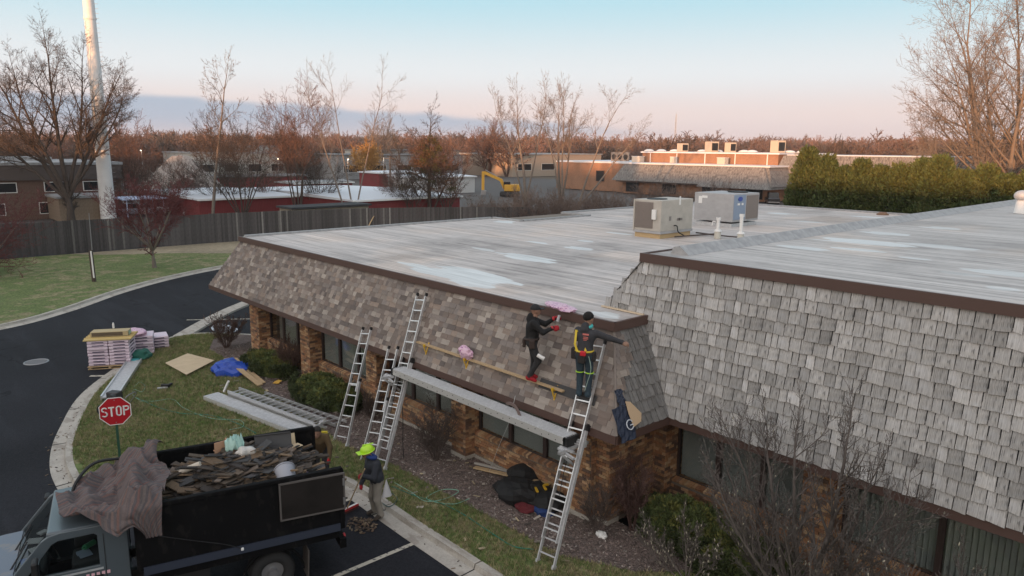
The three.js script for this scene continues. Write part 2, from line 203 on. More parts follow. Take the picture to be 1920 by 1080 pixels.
const upPatches = [pP(S1, 1540, 445, 1700, 462, .5, 1), pP(S1, 1470, 458, 1540, 470, .3, .8), pP(S1, 1560, 462, 1660, 472, .25, .85), pP(S1, 1700, 455, 1850, 470, .35, .65), pP(S1, 1620, 434, 1700, 440, .4, .8), pP(S1, 1830, 500, 1930, 520, .4, .8), pP(S1, 1680, 480, 1740, 486, .2, .7), pP(S1, 1730, 424, 1800, 430, .4, .7), pP(S1, 1750, 505, 1850, 520, .2, .4), pP(S1, 1850, 535, 1910, 545, .2, .6)];
const roofRect = (x0, x1, z0, z1, y) => { const g = quadGeo([[V(x0, y, z1), V(x1, y, z1), V(x1, y, z0), V(x0, y, z0)]]); const p = g.attributes.position, uv = []; for (let i = 0; i < p.count; i++) uv.push((p.getX(i) - x0) / (x1 - x0), (p.getZ(i) - z0) / (z1 - z0)); g.setAttribute('uv', new THREE.Float32BufferAttribute(uv, 2)); return g; };
const roofPoly = (pts, y, x0, x1, z0, z1) => { const g = sheet(pts, y); const p = g.attributes.position, uv = []; for (let i = 0; i < p.count; i++) uv.push((p.getX(i) - x0) / (x1 - x0), (p.getZ(i) - z0) / (z1 - z0)); g.setAttribute('uv', new THREE.Float32BufferAttribute(uv, 2)); return g; };
const roofBump = tex(256, 512, (u, v) => gray(.5 * fbm(u, v, 4, 120, 3, 81) + .5 * fbm(u, v, 40, 40, 2, 82)), [.25, .12], false); roofBump.repeat.set(4, 8);
const lowOut = [[lx0t, lz1t], [lx1t, lz1t], [lx1t, -13.4], [-10.1, -13.4], [-10.1, -46.6], [-29.9, -46.6], [-29.9, -31.2], [-27.7, -31.0], [-27.7, -26.0], [-29.9, -25.7]];
const deck1 = part('roof_deck', roofPoly(lowOut, T1 - .012, -30.1, -9.9, -46.7, -12.1), MAT([1, 1, 1], .88, { map: roofTex(-30.1, -9.9, -46.7, -12.1, 768, 1300, [.47, .44, .425], lowPatches, 101), bumpMap: roofBump, bumpScale: .012 }), office, { keepUV: true });
const deck2 = part('roof_deck', roofRect(XU, RX1, -43, rzt, S1 - .012), MAT([1, 1, 1], .88, { map: roofTex(XU, RX1, -43, rzt, 768, 1240, [.45, .435, .425], upPatches, 131), bumpMap: roofBump, bumpScale: .012 }), office, { keepUV: true });
// back parapet edge strips, raised cant strip along the step between the two roofs
M.cant = MAT([1, 1, 1], .6, { map: tex(256, 256, (u, v) => mul([.37, .375, .385], .6 + .5 * fbm(u, v, 12, 12, 4, 91)), [1.4, 1.4]) });
part('cant_strip', prism([[0, 0], [.08, .17], [.24, .2], [.5, .01]], 29).translate(-9.98, S1 - .02, -43), M.cant, office);
part('roof_edge', [box(.18, .1, 13.4, -29.95, T1 + .02, -19.0), box(2.2, .1, .18, -28.8, T1 + .02, -25.85), box(.18, .1, 5, -27.75, T1 + .02, -28.5), box(2.2, .1, .18, -28.8, T1 + .02, -31.1), box(.18, .1, 15.4, -29.9, T1 + .02, -38.9), box(19.4, .12, .2, -20.3, T1 + .02, -46.6), box(19, .12, .2, -.6, S1 + .02, -43)], M.cant, office);
part('wall', [box(19.6, 4.6, 33.4, -20.1, 2.45, -29.75), box(17.9, 5.9, 27.9, -1.1, 3.1, -28.8)], M.mortar, office);   // the blocks behind the mansards
// sheathing under the shingles and shakes
const A = V;
const sheath = quadGeo([
  [A(LX0, E1, LZ), A(LX1, E1, LZ), A(lx1t, T0, lz1t), A(lx0t, T0, lz1t)],
  [A(LX1, E1, LZ), A(LX1, E1, RZ), A(lx1t, T0, RZ - K2 * (T0 - E1)), A(lx1t, T0, lz1t)],
  [A(LX0, E1, LZ), A(lx0t, T0, lz1t), A(lx0t, T0, -26), A(LX0, E1, -26)],
  [A(LX1 - .02, E1, RZ), A(RX1, E1, RZ), A(RX1, S0, rzt), A(XU, S0, rzt)],
  [A(LX1 - .02, E1, RZ), A(XU, S0, rzt), A(XB, T1 - .02, RZ - K2 * (T1 - E1))],
  [A(XU, S0, rzt), A(XB, T1 - .02, RZ - K2 * (T1 - E1)), A(XB, T1 - .02, -17), A(XU, S0, -17)],
]);
part('roof_sheathing', sheath, MAT([.03, .032, .04], .9), office);
// fascia boards and soffits
part('eave_fascia', [box(LX1 - LX0, .18, .05, (LX0 + LX1) / 2, EY + .09, LZ + .005), box(.05, .18, LZ - RZ, LX1 + .005, EY + .09, (LZ + RZ) / 2), box(RX1 - LX1, .18, .05, (RX1 + LX1) / 2 + .03, EY + .09, RZ + .005), box(.05, .18, 14, LX0, EY + .09, LZ - 7)], M.brown, office);
part('top_fascia', [box(lx1t - lx0t + .16, T1 - T0 + .03, .07, (lx0t + lx1t) / 2, (T0 + T1) / 2 + .012, lz1t + .05), box(.07, T1 - T0 + .03, 1.22, lx1t + .05, (T0 + T1) / 2 + .012, -12.68), box(RX1 - XU + .06, S1 - S0 + .03, .07, (RX1 + XU) / 2, (S0 + S1) / 2 + .012, rzt + .05), box(.07, S1 - S0 + .02, 2, XU - .03, (S0 + S1) / 2 + .01, rzt - .95)], M.brown, office);
part('soffit', [sheet([[LX0 + .03, LZ - .02], [LX1 - .03, LZ - .02], [LX1 - .03, RZ - .02], [RX1, RZ - .02], [RX1, -14.6], [-10.2, -14.6], [-10.2, -12.7], [LX0 + .03, -12.7]], EY + .03)], M.brownDark, office);
part('flashing', [box(1.25, .035, .07, -10.68, T1 + .02, RZ - K2 * (T1 - E1) + .06)], MAT([.55, .45, .33], .7), office);
// ------------------------------------------------------------------ brickwork
const brickTones = [[.36, .19, .095], [.43, .25, .13], [.30, .145, .075], [.47, .29, .165], [.20, .115, .075], [.39, .2, .11], [.27, .165, .105], [.50, .34, .2], [.155, .10, .075]];
const brickGrain = tex(256, 256, (u, v) => gray(.62 + .5 * fbm(u, v, 12, 12, 4, 201)), [.5, .5]);
const brickMats = brickTones.map(c => MAT(c, .9, { map: brickGrain, bumpMap: brickGrain, bumpScale: .004 }));
const brickMatV = MAT([1, 1, 1], .9, { vertexColors: true, map: brickGrain });
const bricks = []; rnd = RNG(21);
// a face of running bond: base point, direction along the wall (unit, xz), outward normal
function brickFace(x, y, z, dx, dz, nx, nz, w, h, phase = 0) { const c = .0762, n = Math.floor(h / c); const ry = Math.atan2(-dz, dx);
  for (let r = 0; r < n; r++) { let s = ((r + phase) % 2) ? -.104 : 0; while (s < w - .02) { const a = Math.max(0, s), b = Math.min(w, s + .198); if (b - a > .04) { const m = (a + b) / 2; bricks.push({ x: x + dx * m + nx * .002, y: y + r * c + .037, z: z + dz * m + nz * .002, ry, w: b - a, h: .066, d: .04, t: Math.floor(rnd() * brickTones.length), k: rr(.75, 1.2) }); } s += .208; } } }
const core = []; // mortar bodies behind the brick faces
function pier(x0, x1, zf, zb, h, sides = [1, 1]) { core.push(box(x1 - x0, h, zf - zb, (x0 + x1) / 2, h / 2, (zf + zb) / 2)); brickFace(x0, .12, zf, 1, 0, 0, 1, x1 - x0, h - .12); if (sides[1]) brickFace(x1, .12, zf, 0, -1, 1, 0, zf - zb, h - .12, 1); }
const sillB = [];
function sillWall(x0, x1, zf, zb, h) { core.push(box(x1 - x0, h - .04, zf - zb, (x0 + x1) / 2, (h - .04) / 2, (zf + zb) / 2)); brickFace(x0, .12, zf, 1, 0, 0, 1, x1 - x0, h - .17);
  for (let s = x0 + .035; s < x1 - .02; s += .0745) sillB.push({ x: s, y: h, z: (zf + zb) / 2 + .03, rx: .28, t: Math.floor(rnd() * brickTones.length), k: rr(.9, 1.3) }); }
const pz = -12.0, pb = -12.75;
const lp = [[-29.15, -28.35], [-24.7, -24.0], [-20.12, -19.5], [-15.62, -15.02], [-11.1, -10.45]];
lp.forEach(p => pier(p[0], p[1], pz, pb, 2.53)); pier(-10.45, -10.06, -12.18, -12.8, 2.53);
// return wall of the lower wing, facing the upper wing's front
core.push(box(.3, 2.5, 1.6, -10.23, 1.25, -13.2)); brickFace(-10.075, .12, -12.4, 0, -1, 1, 0, 1.5, 2.42);
for (let i = 0; i < 4; i++) sillWall(lp[i][1], lp[i + 1][0], -12.32, -12.62, .74);
const rp = [[-10.42, -9.72], [-6.35, -5.72], [-2.1, -1.45], [2.2, 2.9]];
rp.forEach(p => pier(p[0], p[1], -13.82, -14.6, 2.53)); for (let i = 0; i < 3; i++) sillWall(rp[i][1], rp[i + 1][0], -14.1, -14.45, .66);
const wallM = part('brick_wall', core, M.mortar, office);
part('footing', [...lp.map(p => box(p[1] - p[0] + .04, .12, .5, (p[0] + p[1]) / 2, .06, pz - .21)), box(18.4, .1, .3, -19.7, .05, -12.43), box(14, .1, .3, -3, .05, -14.22), box(.9, .1, .4, -10.1, .05, -13.99), box(.43, .12, .4, -10.25, .06, -12.35)], M.concrete, office);
{ const cam = V(0, CAMH, 0); const geo = box(1, 1, 1);
  const list = [...bricks.map(b => ({ ...b, area: b.w * b.h })), ...sillB.map(b => ({ x: b.x, y: b.y, z: b.z, ry: 0, rx: b.rx, w: .062, h: .1, d: .27, t: b.t, k: b.k }))];
  list.forEach(b => { b.D = Math.hypot(b.x, b.y - CAMH, b.z); const v = V(b.x, b.y - CAMH, b.z), zz = v.dot(FWD); b.in = Math.abs(v.dot(RGT) / zz) < .7 && Math.abs(v.dot(CUP) / zz) < .4 && !(b.y > 2.2); });
  list.sort((a, b) => (b.in - a.in) || a.D - b.D);
  const rest = []; list.forEach((b, i) => { if (i < 300) { const m = new THREE.Mesh(geo, brickMats[b.t]); m.name = 'brick'; m.scale.set(b.w, b.h, b.d); m.position.set(b.x, b.y, b.z); m.rotation.set(b.rx || 0, b.ry, 0); m.castShadow = m.receiveShadow = true; wallM.add(m); } else rest.push(tint(box(b.w, b.h, b.d, b.x, b.y, b.z, b.ry, b.rx || 0), mul(brickTones[b.t], b.k))); });
  part('brickwork', rest, brickMatV, wallM, { kind: 'stuff' }); }
// ------------------------------------------------------------------ windows
M.glass = new THREE.MeshPhysicalMaterial({ color: rgb([.82, .85, .85]), roughness: .04, transmission: 1, thickness: 0, ior: 1.5, side: THREE.DoubleSide });
M.room = MAT([.45, .43, .40], .9); M.blind = MAT([.42, .42, .41], .85);
function windowBay(x0, x1, zf, y0, y1, n, blind) { const fw = .055, w = (x1 - x0) / n;
  for (let i = 0; i < n; i++) { const a = x0 + i * w, b = a + w; const f = part('window', [box(fw, y1 - y0, .09, a + fw / 2, (y0 + y1) / 2, zf), box(fw, y1 - y0, .09, b - fw / 2 - .002, (y0 + y1) / 2, zf), box(w - 2 * fw, fw, .085, (a + b) / 2, y0 + fw / 2, zf), box(w - 2 * fw, fw, .085, (a + b) / 2, y1 - fw / 2, zf)], M.brownDark, office);
    part('pane', box(w - 2 * fw + .01, y1 - y0 - 2 * fw + .01, .008, (a + b) / 2, (y0 + y1) / 2, zf - .01), M.glass, f);
    if (blind) { const sl = []; for (let s = a + .08; s < b - .08; s += .1) sl.push(box(.09, y1 - y0 - .15, .003, s + .04, (y0 + y1) / 2, zf - .07, .6)); part('blind', sl, M.blind, f); } }
  part('room_back', box(x1 - x0, y1 - y0 + .3, .02, (x0 + x1) / 2, (y0 + y1) / 2, zf - .38), M.room, office); }
for (let i = 0; i < 4; i++) windowBay(lp[i][1] + .02, lp[i + 1][0] - .02, -12.5, .76, 2.5, 3, i % 2 === 1);
for (let i = 0; i < 3; i++) windowBay(rp[i][1] + .02, rp[i + 1][0] - .02, -14.32, .68, 2.5, i === 0 ? 3 : 2, true);

// ------------------------------------------------------------------ mansard cladding: every shake and shingle is a wedge
const wedge = () => { const g = box(1, 1, 1, 0, .5, .5); const p = g.attributes.position; for (let i = 0; i < p.count; i++) if (p.getZ(i) > .5 && p.getY(i) > .5) p.setZ(i, .15); g.computeVertexNormals(); return g; };
const wedgeVar = i => { const g = wedge(); const p = g.attributes.position, sk = [.0, .035, -.03, .015, -.05][i % 5]; for (let k = 0; k < p.count; k++) if (p.getY(k) < .5) p.setY(k, p.getX(k) * sk * 2); g.computeVertexNormals(); const uv = g.attributes.uv; for (let k = 0; k < uv.count; k++) { uv.setX(k, (p.getX(k) + .5) * .19 + i * .23); uv.setY(k, p.getY(k) * .9 + i * .37); } return g; };
const wedges = [0, 1, 2, 3, 4].map(wedgeVar);
const shakeGrain = tex(512, 512, (u, v) => { const a = fbm(u, v, 150, 3, 3, 301), b = fbm(u, v, 30, 2, 3, 302), c = fbm(u, v, 5, 5, 3, 303); const crack = sstep(.26, .18, vn(u * 110, v * 3, 110, 3, 307)); return mul(mixc([1, .985, .96], [.86, .9, .97], c), clamp(.32 + .55 * a + .28 * b + .16 * c, .1, 1.2) * (1 - .4 * crack)); }, [1, 1]);
const shakeBump = tex(256, 256, (u, v) => gray(fbm(u, v, 80, 2, 3, 311)), [1, 1], false);
const granule = tex(256, 256, (u, v) => gray(.66 + .22 * vn(u * 128, v * 128, 128, 128, 321) + .25 * fbm(u, v, 8, 8, 3, 322)), [1, 1]);
const shakeTones = [[.46, .45, .435], [.50, .49, .475], [.42, .41, .395], [.38, .365, .35], [.53, .52, .51], [.44, .43, .415], [.33, .315, .30], [.48, .47, .465], [.40, .39, .38], [.57, .56, .55]].map(c => { const k = .455 + (c[0] - .455) * .9; return [k * 1.07, k * 1.04, k * 1.0]; });
const shadedOldTones = shakeTones.slice(0, 9).map(c => mul([c[0], c[1], c[2]], .5));  // old shakes at half tone: shade of the side faces put into the colour
const shTones = [[.21, .172, .15], [.255, .215, .19], [.175, .145, .128], [.295, .255, .225], [.22, .19, .172], [.15, .127, .118], [.27, .215, .18], [.235, .205, .19], [.355, .315, .28], [.195, .155, .135]];
const matSet = (tones, o) => tones.map(c => MAT(c, .9, o));
const shakeMats = matSet(shakeTones, { map: shakeGrain, bumpMap: shakeBump, bumpScale: .006 }), shadedOldMats = matSet(shadedOldTones, { map: shakeGrain, bumpMap: shakeBump, bumpScale: .006 }), shMats = matSet(shTones, { map: granule, bumpMap: granule, bumpScale: .003 });
const shakeV = MAT([1, 1, 1], .9, { map: shakeGrain, bumpMap: shakeBump, bumpScale: .006, vertexColors: true }), shV = MAT([1, 1, 1], .9, { map: granule, bumpMap: granule, bumpScale: .003, vertexColors: true });
function clad(host, name, stuffName, O, S, T, rows, expo, len, widths, th, tones, mats, vmat, range, nParts, jit, gap = [.003, .009]) {
  const N = V().crossVectors(S, T).normalize(); const basis = new THREE.Matrix4().makeBasis(S, T, N); const list = [];
  for (let r = 0; r < rows; r++) { const t = r * expo; const [a, b] = range(t + expo * .5, r); let s = a; while (s < b - .03) { let w = widths(); if (s + w > b - .04) w = b - s; const tt = th(); const j = rr(-1, 1) * jit; list.push({ s: s + w / 2, t: t + j, w: w - rr(gap[0], gap[1]), l: len, h: tt, k: Math.floor(rnd() * tones.length), g: Math.floor(rnd() * 5), m: rr(.85, 1.15), rz: rr(-1, 1) * jit * .7 }); s += w; } }
  for (const p of list) { p.c = O.clone().addScaledVector(S, p.s).addScaledVector(T, p.t); const v = p.c.clone().sub(camera.position), z = v.dot(FWD); p.D = z; p.in = Math.abs(v.dot(RGT) / z) < .685 && Math.abs(v.dot(CUP) / z) < .385; }
  list.sort((a, b) => (b.in - a.in) || a.D - b.D); const rest = []; const m4 = new THREE.Matrix4(), q = new THREE.Quaternion().setFromRotationMatrix(basis), q2 = new THREE.Quaternion();
  list.forEach((p, i) => { q2.copy(q).multiply(new THREE.Quaternion().setFromAxisAngle(V(0, 0, 1), p.rz)); if (i < nParts) { const m = new THREE.Mesh(wedges[p.g], mats[p.k]); m.name = name; m.position.copy(p.c); m.quaternion.copy(q2); m.scale.set(p.w, p.l, p.h); m.castShadow = m.receiveShadow = true; host.add(m); } else { const g = wedges[p.g].clone().applyMatrix4(m4.compose(p.c, q2, V(p.w, p.l, p.h))); rest.push(tint(g, mul(tones[p.k], p.m))); } });
  if (rest.length) part(stuffName, rest, vmat, host, { kind: 'stuff', keepUV: true }); }
const dirT = (nz, nx) => V(nx * -K, 1, nz * -K).normalize();
rnd = RNG(33);
const slopeL = Math.hypot(T0 - E1, kL), slopeR = Math.hypot(S0 - E1, kR), sy2 = 1 / Math.hypot(1, K2), kk = K / Math.hypot(1, K), sy = 1 / Math.hypot(1, K);
// new asphalt shingles on the lower wing
const roofNew = part('shingle_roof', bar([LX0, E1 - .005, LZ + .012], [LX1, E1 - .005, LZ + .012], .04, .012), M.brown, office);
clad(roofNew, 'shingle', 'shingle_field', V(0, E1 - .01, LZ + .015), V(1, 0, 0), dirT(1, 0), 15, slopeL / 15 * 1.0, slopeL / 15 * 1.25, () => pick([.13, .17, .2, .24, .28, .34]), () => pick([.007, .009, .014, .018]), shTones, shMats, shV, t => [lerp(LX0, lx0t, t / slopeL), lerp(LX1, lx1t, t / slopeL) + .01], 300, .002);
// shingles carried round the hip, stepped ends
rnd = RNG(34);
clad(roofNew, 'shingle', 'shingle_field', V(LX1 + .04, E1, LZ), V(0, 0, -1), dirT(0, 1), 15, slopeL / 15, slopeL / 15 * 1.25, () => rr(.12, .22), () => pick([.008, .014]), shTones, shMats, shV, (t, r) => { const a = t * kk; return [a, a + [0, .02, .05, .1, .16, .22, .3, .26, .42, .46, .55, .48, .4, .3, .15][r]]; }, 40, .006);
// old shakes on the return and on the upper wing
rnd = RNG(35);
const roofOld = part('shake_roof', bar([LX1, E1 - .005, RZ + .012], [RX1, E1 - .005, RZ + .012], .04, .012), M.brownDark, office);
clad(roofOld, 'shake', 'shake_field', V(LX1 + .004, E1, LZ), V(0, 0, -1), dirT(0, 1), 8, slopeL / 8, slopeL / 8 * 1.3, () => rr(.09, .19), () => rr(.028, .048), shadedOldTones, shadedOldMats, shakeV, (t, r) => { const a = t * kk; return [a + [.55, .5, .28, .2, .25, .3, .26, .2][r], (LZ - RZ) + t * sy * K2 + .03]; }, 110, .010, [.009, .022]);
rnd = RNG(36);
clad(roofOld, 'shake', 'shake_field', V(0, E1 - .01, RZ + .012), V(1, 0, 0), V(0, 1, -K2).normalize(), 13, slopeR / 13, slopeR / 13 * 1.3, () => pick([.13, .16, .19, .22, .25, .28]) + rr(-.015, .015), () => rr(.036, .056), shakeTones, shakeMats, shakeV, t => { const y = E1 + t * sy2; return [y < T1 - .02 ? LX1 - K * (y - E1) - .05 : XU + (XB - XU) * (S0 - y) / (S0 - T1), RX1]; }, 190, .009, [.010, .024]);
rnd = RNG(37);
clad(roofOld, 'shake', 'shake_field', V(XB, T1, 0), V(0, 0, 1), V((XU - XB) / (S0 - T1), 1, 0).normalize(), 5, .3, .39, () => rr(.1, .18), () => rr(.016, .03), shadedOldTones, shadedOldMats, shakeV, t => [-16.5, RZ - K2 * 2.6 + .03], 0, .009);
part('hip_edge', tube([LX1 + .01, E1 + .01, LZ + .005], [lx1t + .01, T0, lz1t + .005], .034, .034, 7), shMats[4], office);
// underlayment, cardboard and metal flashing left showing at the hip
{ const hp = (t, s) => V(LX1 + .02 - t * kk, E1 + t * sy, LZ - s); 
  M.under = MAT([.018, .028, .055], .6);
  const g = []; for (const [t0, t1, s0, s1] of [[-.12, .6, .0, .5], [.6, .95, .24, .46]]) { const n = 6, rows = []; for (let i = 0; i <= n; i++) { const r = []; for (let j = 0; j <= n; j++) { const p = hp(lerp(t0, t1, i / n), lerp(s0, s1, j / n) + (i % 2) * .02); p.x += .075 + .02 * Math.sin(i * 2.1 + j * 1.7); r.push(p); } rows.push(r); } for (let i = 0; i < n; i++) for (let j = 0; j < n; j++) g.push([rows[i][j], rows[i + 1][j], rows[i + 1][j + 1], rows[i][j + 1]]); }
  single('underlayment', quadGeo(g), M.under, 'navy blue roofing underlayment hanging loose below the hip corner', 'underlayment');
  const gl = new THREE.TorusGeometry(.1, .012, 6, 24, 5.2); gl.rotateZ(.5); const gbar = box(.09, .02, .02, .05, -.01, 0); const basis = new THREE.Matrix4().makeBasis(V(0, 0, -1), dirT(0, 1), V(1, K, 0).normalize()).setPosition(hp(.2, .37).add(V(.115, 0, 0)));
  part('printed_letter', mergeAll([gl, gbar]).applyMatrix4(basis), MAT([.55, .6, .66], .7), scene.getObjectByName('underlayment'));
  const card = new THREE.Shape(); card.moveTo(0, 0); card.lineTo(.28, .06); card.lineTo(.36, .22); card.lineTo(.12, .52); card.lineTo(-.02, .56); card.lineTo(-.03, .3); const cg = new THREE.ExtrudeGeometry(card, { depth: .006, bevelEnabled: false }); cg.applyMatrix4(new THREE.Matrix4().makeBasis(V(0, 0, -1), dirT(0, 1), V(1, K, 0).normalize()).setPosition(hp(.12, .46).add(V(.105, 0, 0))));
  single('cardboard_sheet', cg, MAT([.50, .37, .24], .85), 'torn tan cardboard sheet tucked against the dark shakes at the hip', 'cardboard'); }
part('valley_flashing', bar([LX1 + .02, E1, RZ + .03], [lx1t + .02, T0, RZ - K2 * (T0 - E1) + .03], .03, .012), MAT([.25, .25, .25], .6), office);

// added unseen blocks behind the camera, set there to keep the low sun off the yard
{ const w0 = thing('warehouse', 'taller added flat roofed block, out of view, shading the far left from the low sun', 'building', [-182, 0, 36]); part('wall', box(128, 12, 20, 0, 6, 0), MAT([.34, .33, .32], .9), w0); part('roof', box(128.6, .4, 20.6, 0, 12.1, 0), M.concrete, w0); const w = thing('warehouse', 'long added flat roofed block, out of view, keeping the low sun off the yard', 'building', [-15, 0, 34]); part('wall', box(190, 8.7, 16, 0, 4.25, 0), MAT([.30, .22, .17], .9), w); part('parapet', [box(190.4, .5, .4, 0, 8.75, -7.9), box(190.4, .5, .4, 0, 8.75, 7.9)], M.concrete, w);
  const geo = box(2.4, 3, .2); for (let i = 0; i < 14; i++) { const d = new THREE.Mesh(geo, M.aluDull); d.name = 'dock_door'; d.position.set(-84 + i * 13, 1.6, -8); w.add(d); } }
// ------------------------------------------------------------------ trees
function segGeo(segs) { let nt = 0; for (const s of segs) nt += s.n === 1 ? 2 : s.n * 2; const P = new Float32Array(nt * 9), N = new Float32Array(nt * 9); let o = 0; const d = V(), u = V(), w = V();
  for (const s of segs) { d.subVectors(s.b, s.a).normalize(); u.set(Math.abs(d.y) < .9 ? 0 : 1, Math.abs(d.y) < .9 ? 1 : 0, 0).cross(d).normalize(); w.crossVectors(d, u); const ring = (p, r) => { const a = []; for (let i = 0; i < s.n; i++) { const t = i / s.n * 6.2832, c = Math.cos(t), q = Math.sin(t); const nx = u.x * c + w.x * q, ny = u.y * c + w.y * q, nz = u.z * c + w.z * q; a.push([p.x + nx * r, p.y + ny * r, p.z + nz * r, nx, ny, nz]); } return a; };
    if (s.n === 1) { const t = o * .37 % 6.283, c = Math.cos(t), q = Math.sin(t), sx = u.x * c + w.x * q, sy = u.y * c + w.y * q, sz = u.z * c + w.z * q, nx = u.x * q - w.x * c, ny = u.y * q - w.y * c, nz = u.z * q - w.z * c; const a0 = [s.a.x - sx * s.r0, s.a.y - sy * s.r0, s.a.z - sz * s.r0], a1 = [s.a.x + sx * s.r0, s.a.y + sy * s.r0, s.a.z + sz * s.r0], b0 = [s.b.x - sx * s.r1, s.b.y - sy * s.r1, s.b.z - sz * s.r1], b1 = [s.b.x + sx * s.r1, s.b.y + sy * s.r1, s.b.z + sz * s.r1]; for (const v of [a0, a1, b1, a0, b1, b0]) { P[o] = v[0]; P[o + 1] = v[1]; P[o + 2] = v[2]; N[o] = nx; N[o + 1] = ny; N[o + 2] = nz; o += 3; } continue; }
    const A = ring(s.a, s.r0), B = ring(s.b, s.r1); for (let i = 0; i < s.n; i++) { const j = (i + 1) % s.n; for (const v of [A[i], B[j], B[i], A[i], A[j], B[j]]) { P[o] = v[0]; P[o + 1] = v[1]; P[o + 2] = v[2]; N[o] = v[3]; N[o + 1] = v[4]; N[o + 2] = v[5]; o += 3; } } }
  const g = new THREE.BufferGeometry(); g.setAttribute('position', new THREE.BufferAttribute(P, 3)); g.setAttribute('normal', new THREE.BufferAttribute(N, 3)); return boxUV(g); }
function grow(out, p, d, L, r, lv, P, cnt = { n: 0 }) { const n = P.seg[lv], sl = L / n, last = lv >= P.seg.length - 1; let q = p.clone(); d = d.clone();
  for (let i = 0; i < n; i++) { d.x += rr(-1, 1) * P.wob[lv]; d.z += rr(-1, 1) * P.wob[lv]; d.y += rr(-.6, .6) * P.wob[lv] + P.up[lv]; d.normalize(); const e = q.clone().addScaledVector(d, sl * rr(.85, 1.15)); const r0 = Math.max(P.tw, r * (1 - i / n * P.taper)), r1 = Math.max(P.tw * .8, r * (1 - (i + 1) / n * P.taper)); out.push({ a: q, b: e, r0, r1, n: lv === 0 ? 7 : lv === 1 ? 5 : lv < 3 ? 3 : 1, lv });
    if (!last && i >= P.start[lv]) { const k = Math.floor(P.kids[lv] + rnd()); for (let c = 0; c < k; c++) { const ax = V(rr(-1, 1), rr(-1, 1), rr(-1, 1)).cross(d).normalize(); const cd = d.clone().applyAxisAngle(ax, rr(.65, 1.25) * P.ang[lv]); grow(out, e, cd, L * P.ratio[lv] * rr(.6, 1.15) * (1 - .35 * i / n), r1 * rr(.5, .72), lv + 1, P, cnt); } }
    q = e; }
  if (!last) { const cd = d.clone(); cd.x += rr(-.2, .2); cd.z += rr(-.2, .2); grow(out, q, cd.normalize(), L * P.ratio[lv] * .8, Math.max(P.tw, r * (1 - P.taper)), lv + 1, P, cnt); } }
const barkTex = tex(128, 256, (u, v) => gray(.55 + .7 * fbm(u, v, 24, 6, 3, 401)), [.5, 1.2]);
const bark = c => MAT(c, .95, { map: barkTex });
const TP = { std: { seg: [6, 5, 4, 3, 2], wob: [.07, .13, .17, .2, .25], up: [.02, .06, .05, .04, .02], start: [2, 1, 0, 0], kids: [1.4, 1.5, 1.4, 1.1], ang: [.75, .7, .7, .7], ratio: [.62, .55, .52, .55], taper: .72, tw: .012 } };
const Pm = o => ({ ...TP.std, ...o });
function tree(name, label, pos, stems, P, mat, seed, o = {}) { rnd = RNG(seed); const t = thing(name, label, o.cat || 'tree', pos, 0, o.group); const segs = []; for (const [dx, dy, dz, L, r, ox = 0, oz = 0, oy = -.1] of stems) grow(segs, V(ox, oy, oz), V(dx, dy, dz).normalize(), L, r, 0, P); 
  part('trunk', segGeo(segs.filter(s => s.lv === 0)), mat, t); part('crown', segGeo(segs.filter(s => s.lv > 0)), o.twig || mat, t); t.userData.n = segs.length; delete t.userData.n; return t; }
// stems fanned: n stems leaning out by lean
const fan = (n, L, r, lean, j = .3) => { const a = []; for (let i = 0; i < n; i++) { const t = i / n * 6.283 + .6; const k = lean * (1 + j * Math.sin(i * 7.3)); a.push([Math.cos(t) * k, 1, Math.sin(t) * k, L * (1 - .12 * (i % 3)), r * (1 - .15 * (i % 2)), Math.cos(t) * r * .8, Math.sin(t) * r * .8]); } return a; };
const gAt = (px, depth, y = -.1) => { const q = atD(px, 400, depth); return [q.x, y, q.z]; };
M.barkDark = bark([.075, .058, .048]); M.barkGrey = bark([.2, .168, .143]); M.barkPale = bark([.2, .17, .15]); M.barkTan = M.barkGrey; M.twigRed = bark([.13, .04, .04]); M.twigBrown = bark([.15, .085, .065]); M.barkMag = bark([.13, .112, .104]);
tree('shade_tree', 'big dark bare tree with wide vase crown behind the fence, beside the white pole', gAt(132, 80), [[0, 1, .02, 3.6, .5], ...[[-.4, 1, .5], [.25, 1, -.48], [-.05, 1, .1], [.1, 1, .3], [-.1, 1, -.22], [.3, 1, -.85], [-.4, 1, .95]].map(([x, y, z], i) => [x, y, z, 12.4 - (i > 4 ? 1.8 : 0) - i % 2, .3 - i * .015, 0, 0, 2.6 + (i % 3) * .4])], Pm({ seg: [8, 6, 5, 4, 2], kids: [1.8, 1.6, 1.3, 1.1], up: [.05, .03, .025, .02, .01], wob: [.045, .075, .10, .14, .2], ang: [.7, .75, .8, .8], ratio: [.42, .5, .5, .55], tw: .011, start: [2, 1, 0, 0] }), M.barkDark, 501);
tree('ornamental_tree', 'small bare tree with dark red twigs standing on the far lawn', [onY(290, 502, 0).x, 0, onY(290, 502, 0).z], [[0, 1, 0, 1.5, .17], ...fan(7, 4.6, .085, .85).map(s => [s[0], s[1], s[2], s[3] * .82, s[4], 0, 0, 1.25])].map((s, i) => i ? s : s), Pm({ seg: [5, 5, 4, 3, 2], start: [1, 0, 0, 0], kids: [1.6, 1.5, 1.4, 1.3], ang: [.9, .8, .8, .8], tw: .009, ratio: [.6, .55, .5, .5] }), M.barkGrey, 502, { twig: M.twigRed });
tree('ornamental_tree', 'red twigged shrubby tree at the fence, far from the office', [-59, 0, -6.2], fan(8, 4.4, .08, .8), Pm({ seg: [5, 5, 4, 3, 2], start: [0, 0, 0, 0], kids: [1.5, 1.4, 1.3, 1.2], ang: [.9, .8, .8, .8], tw: .009 }), M.barkGrey, 503, { twig: M.twigRed });
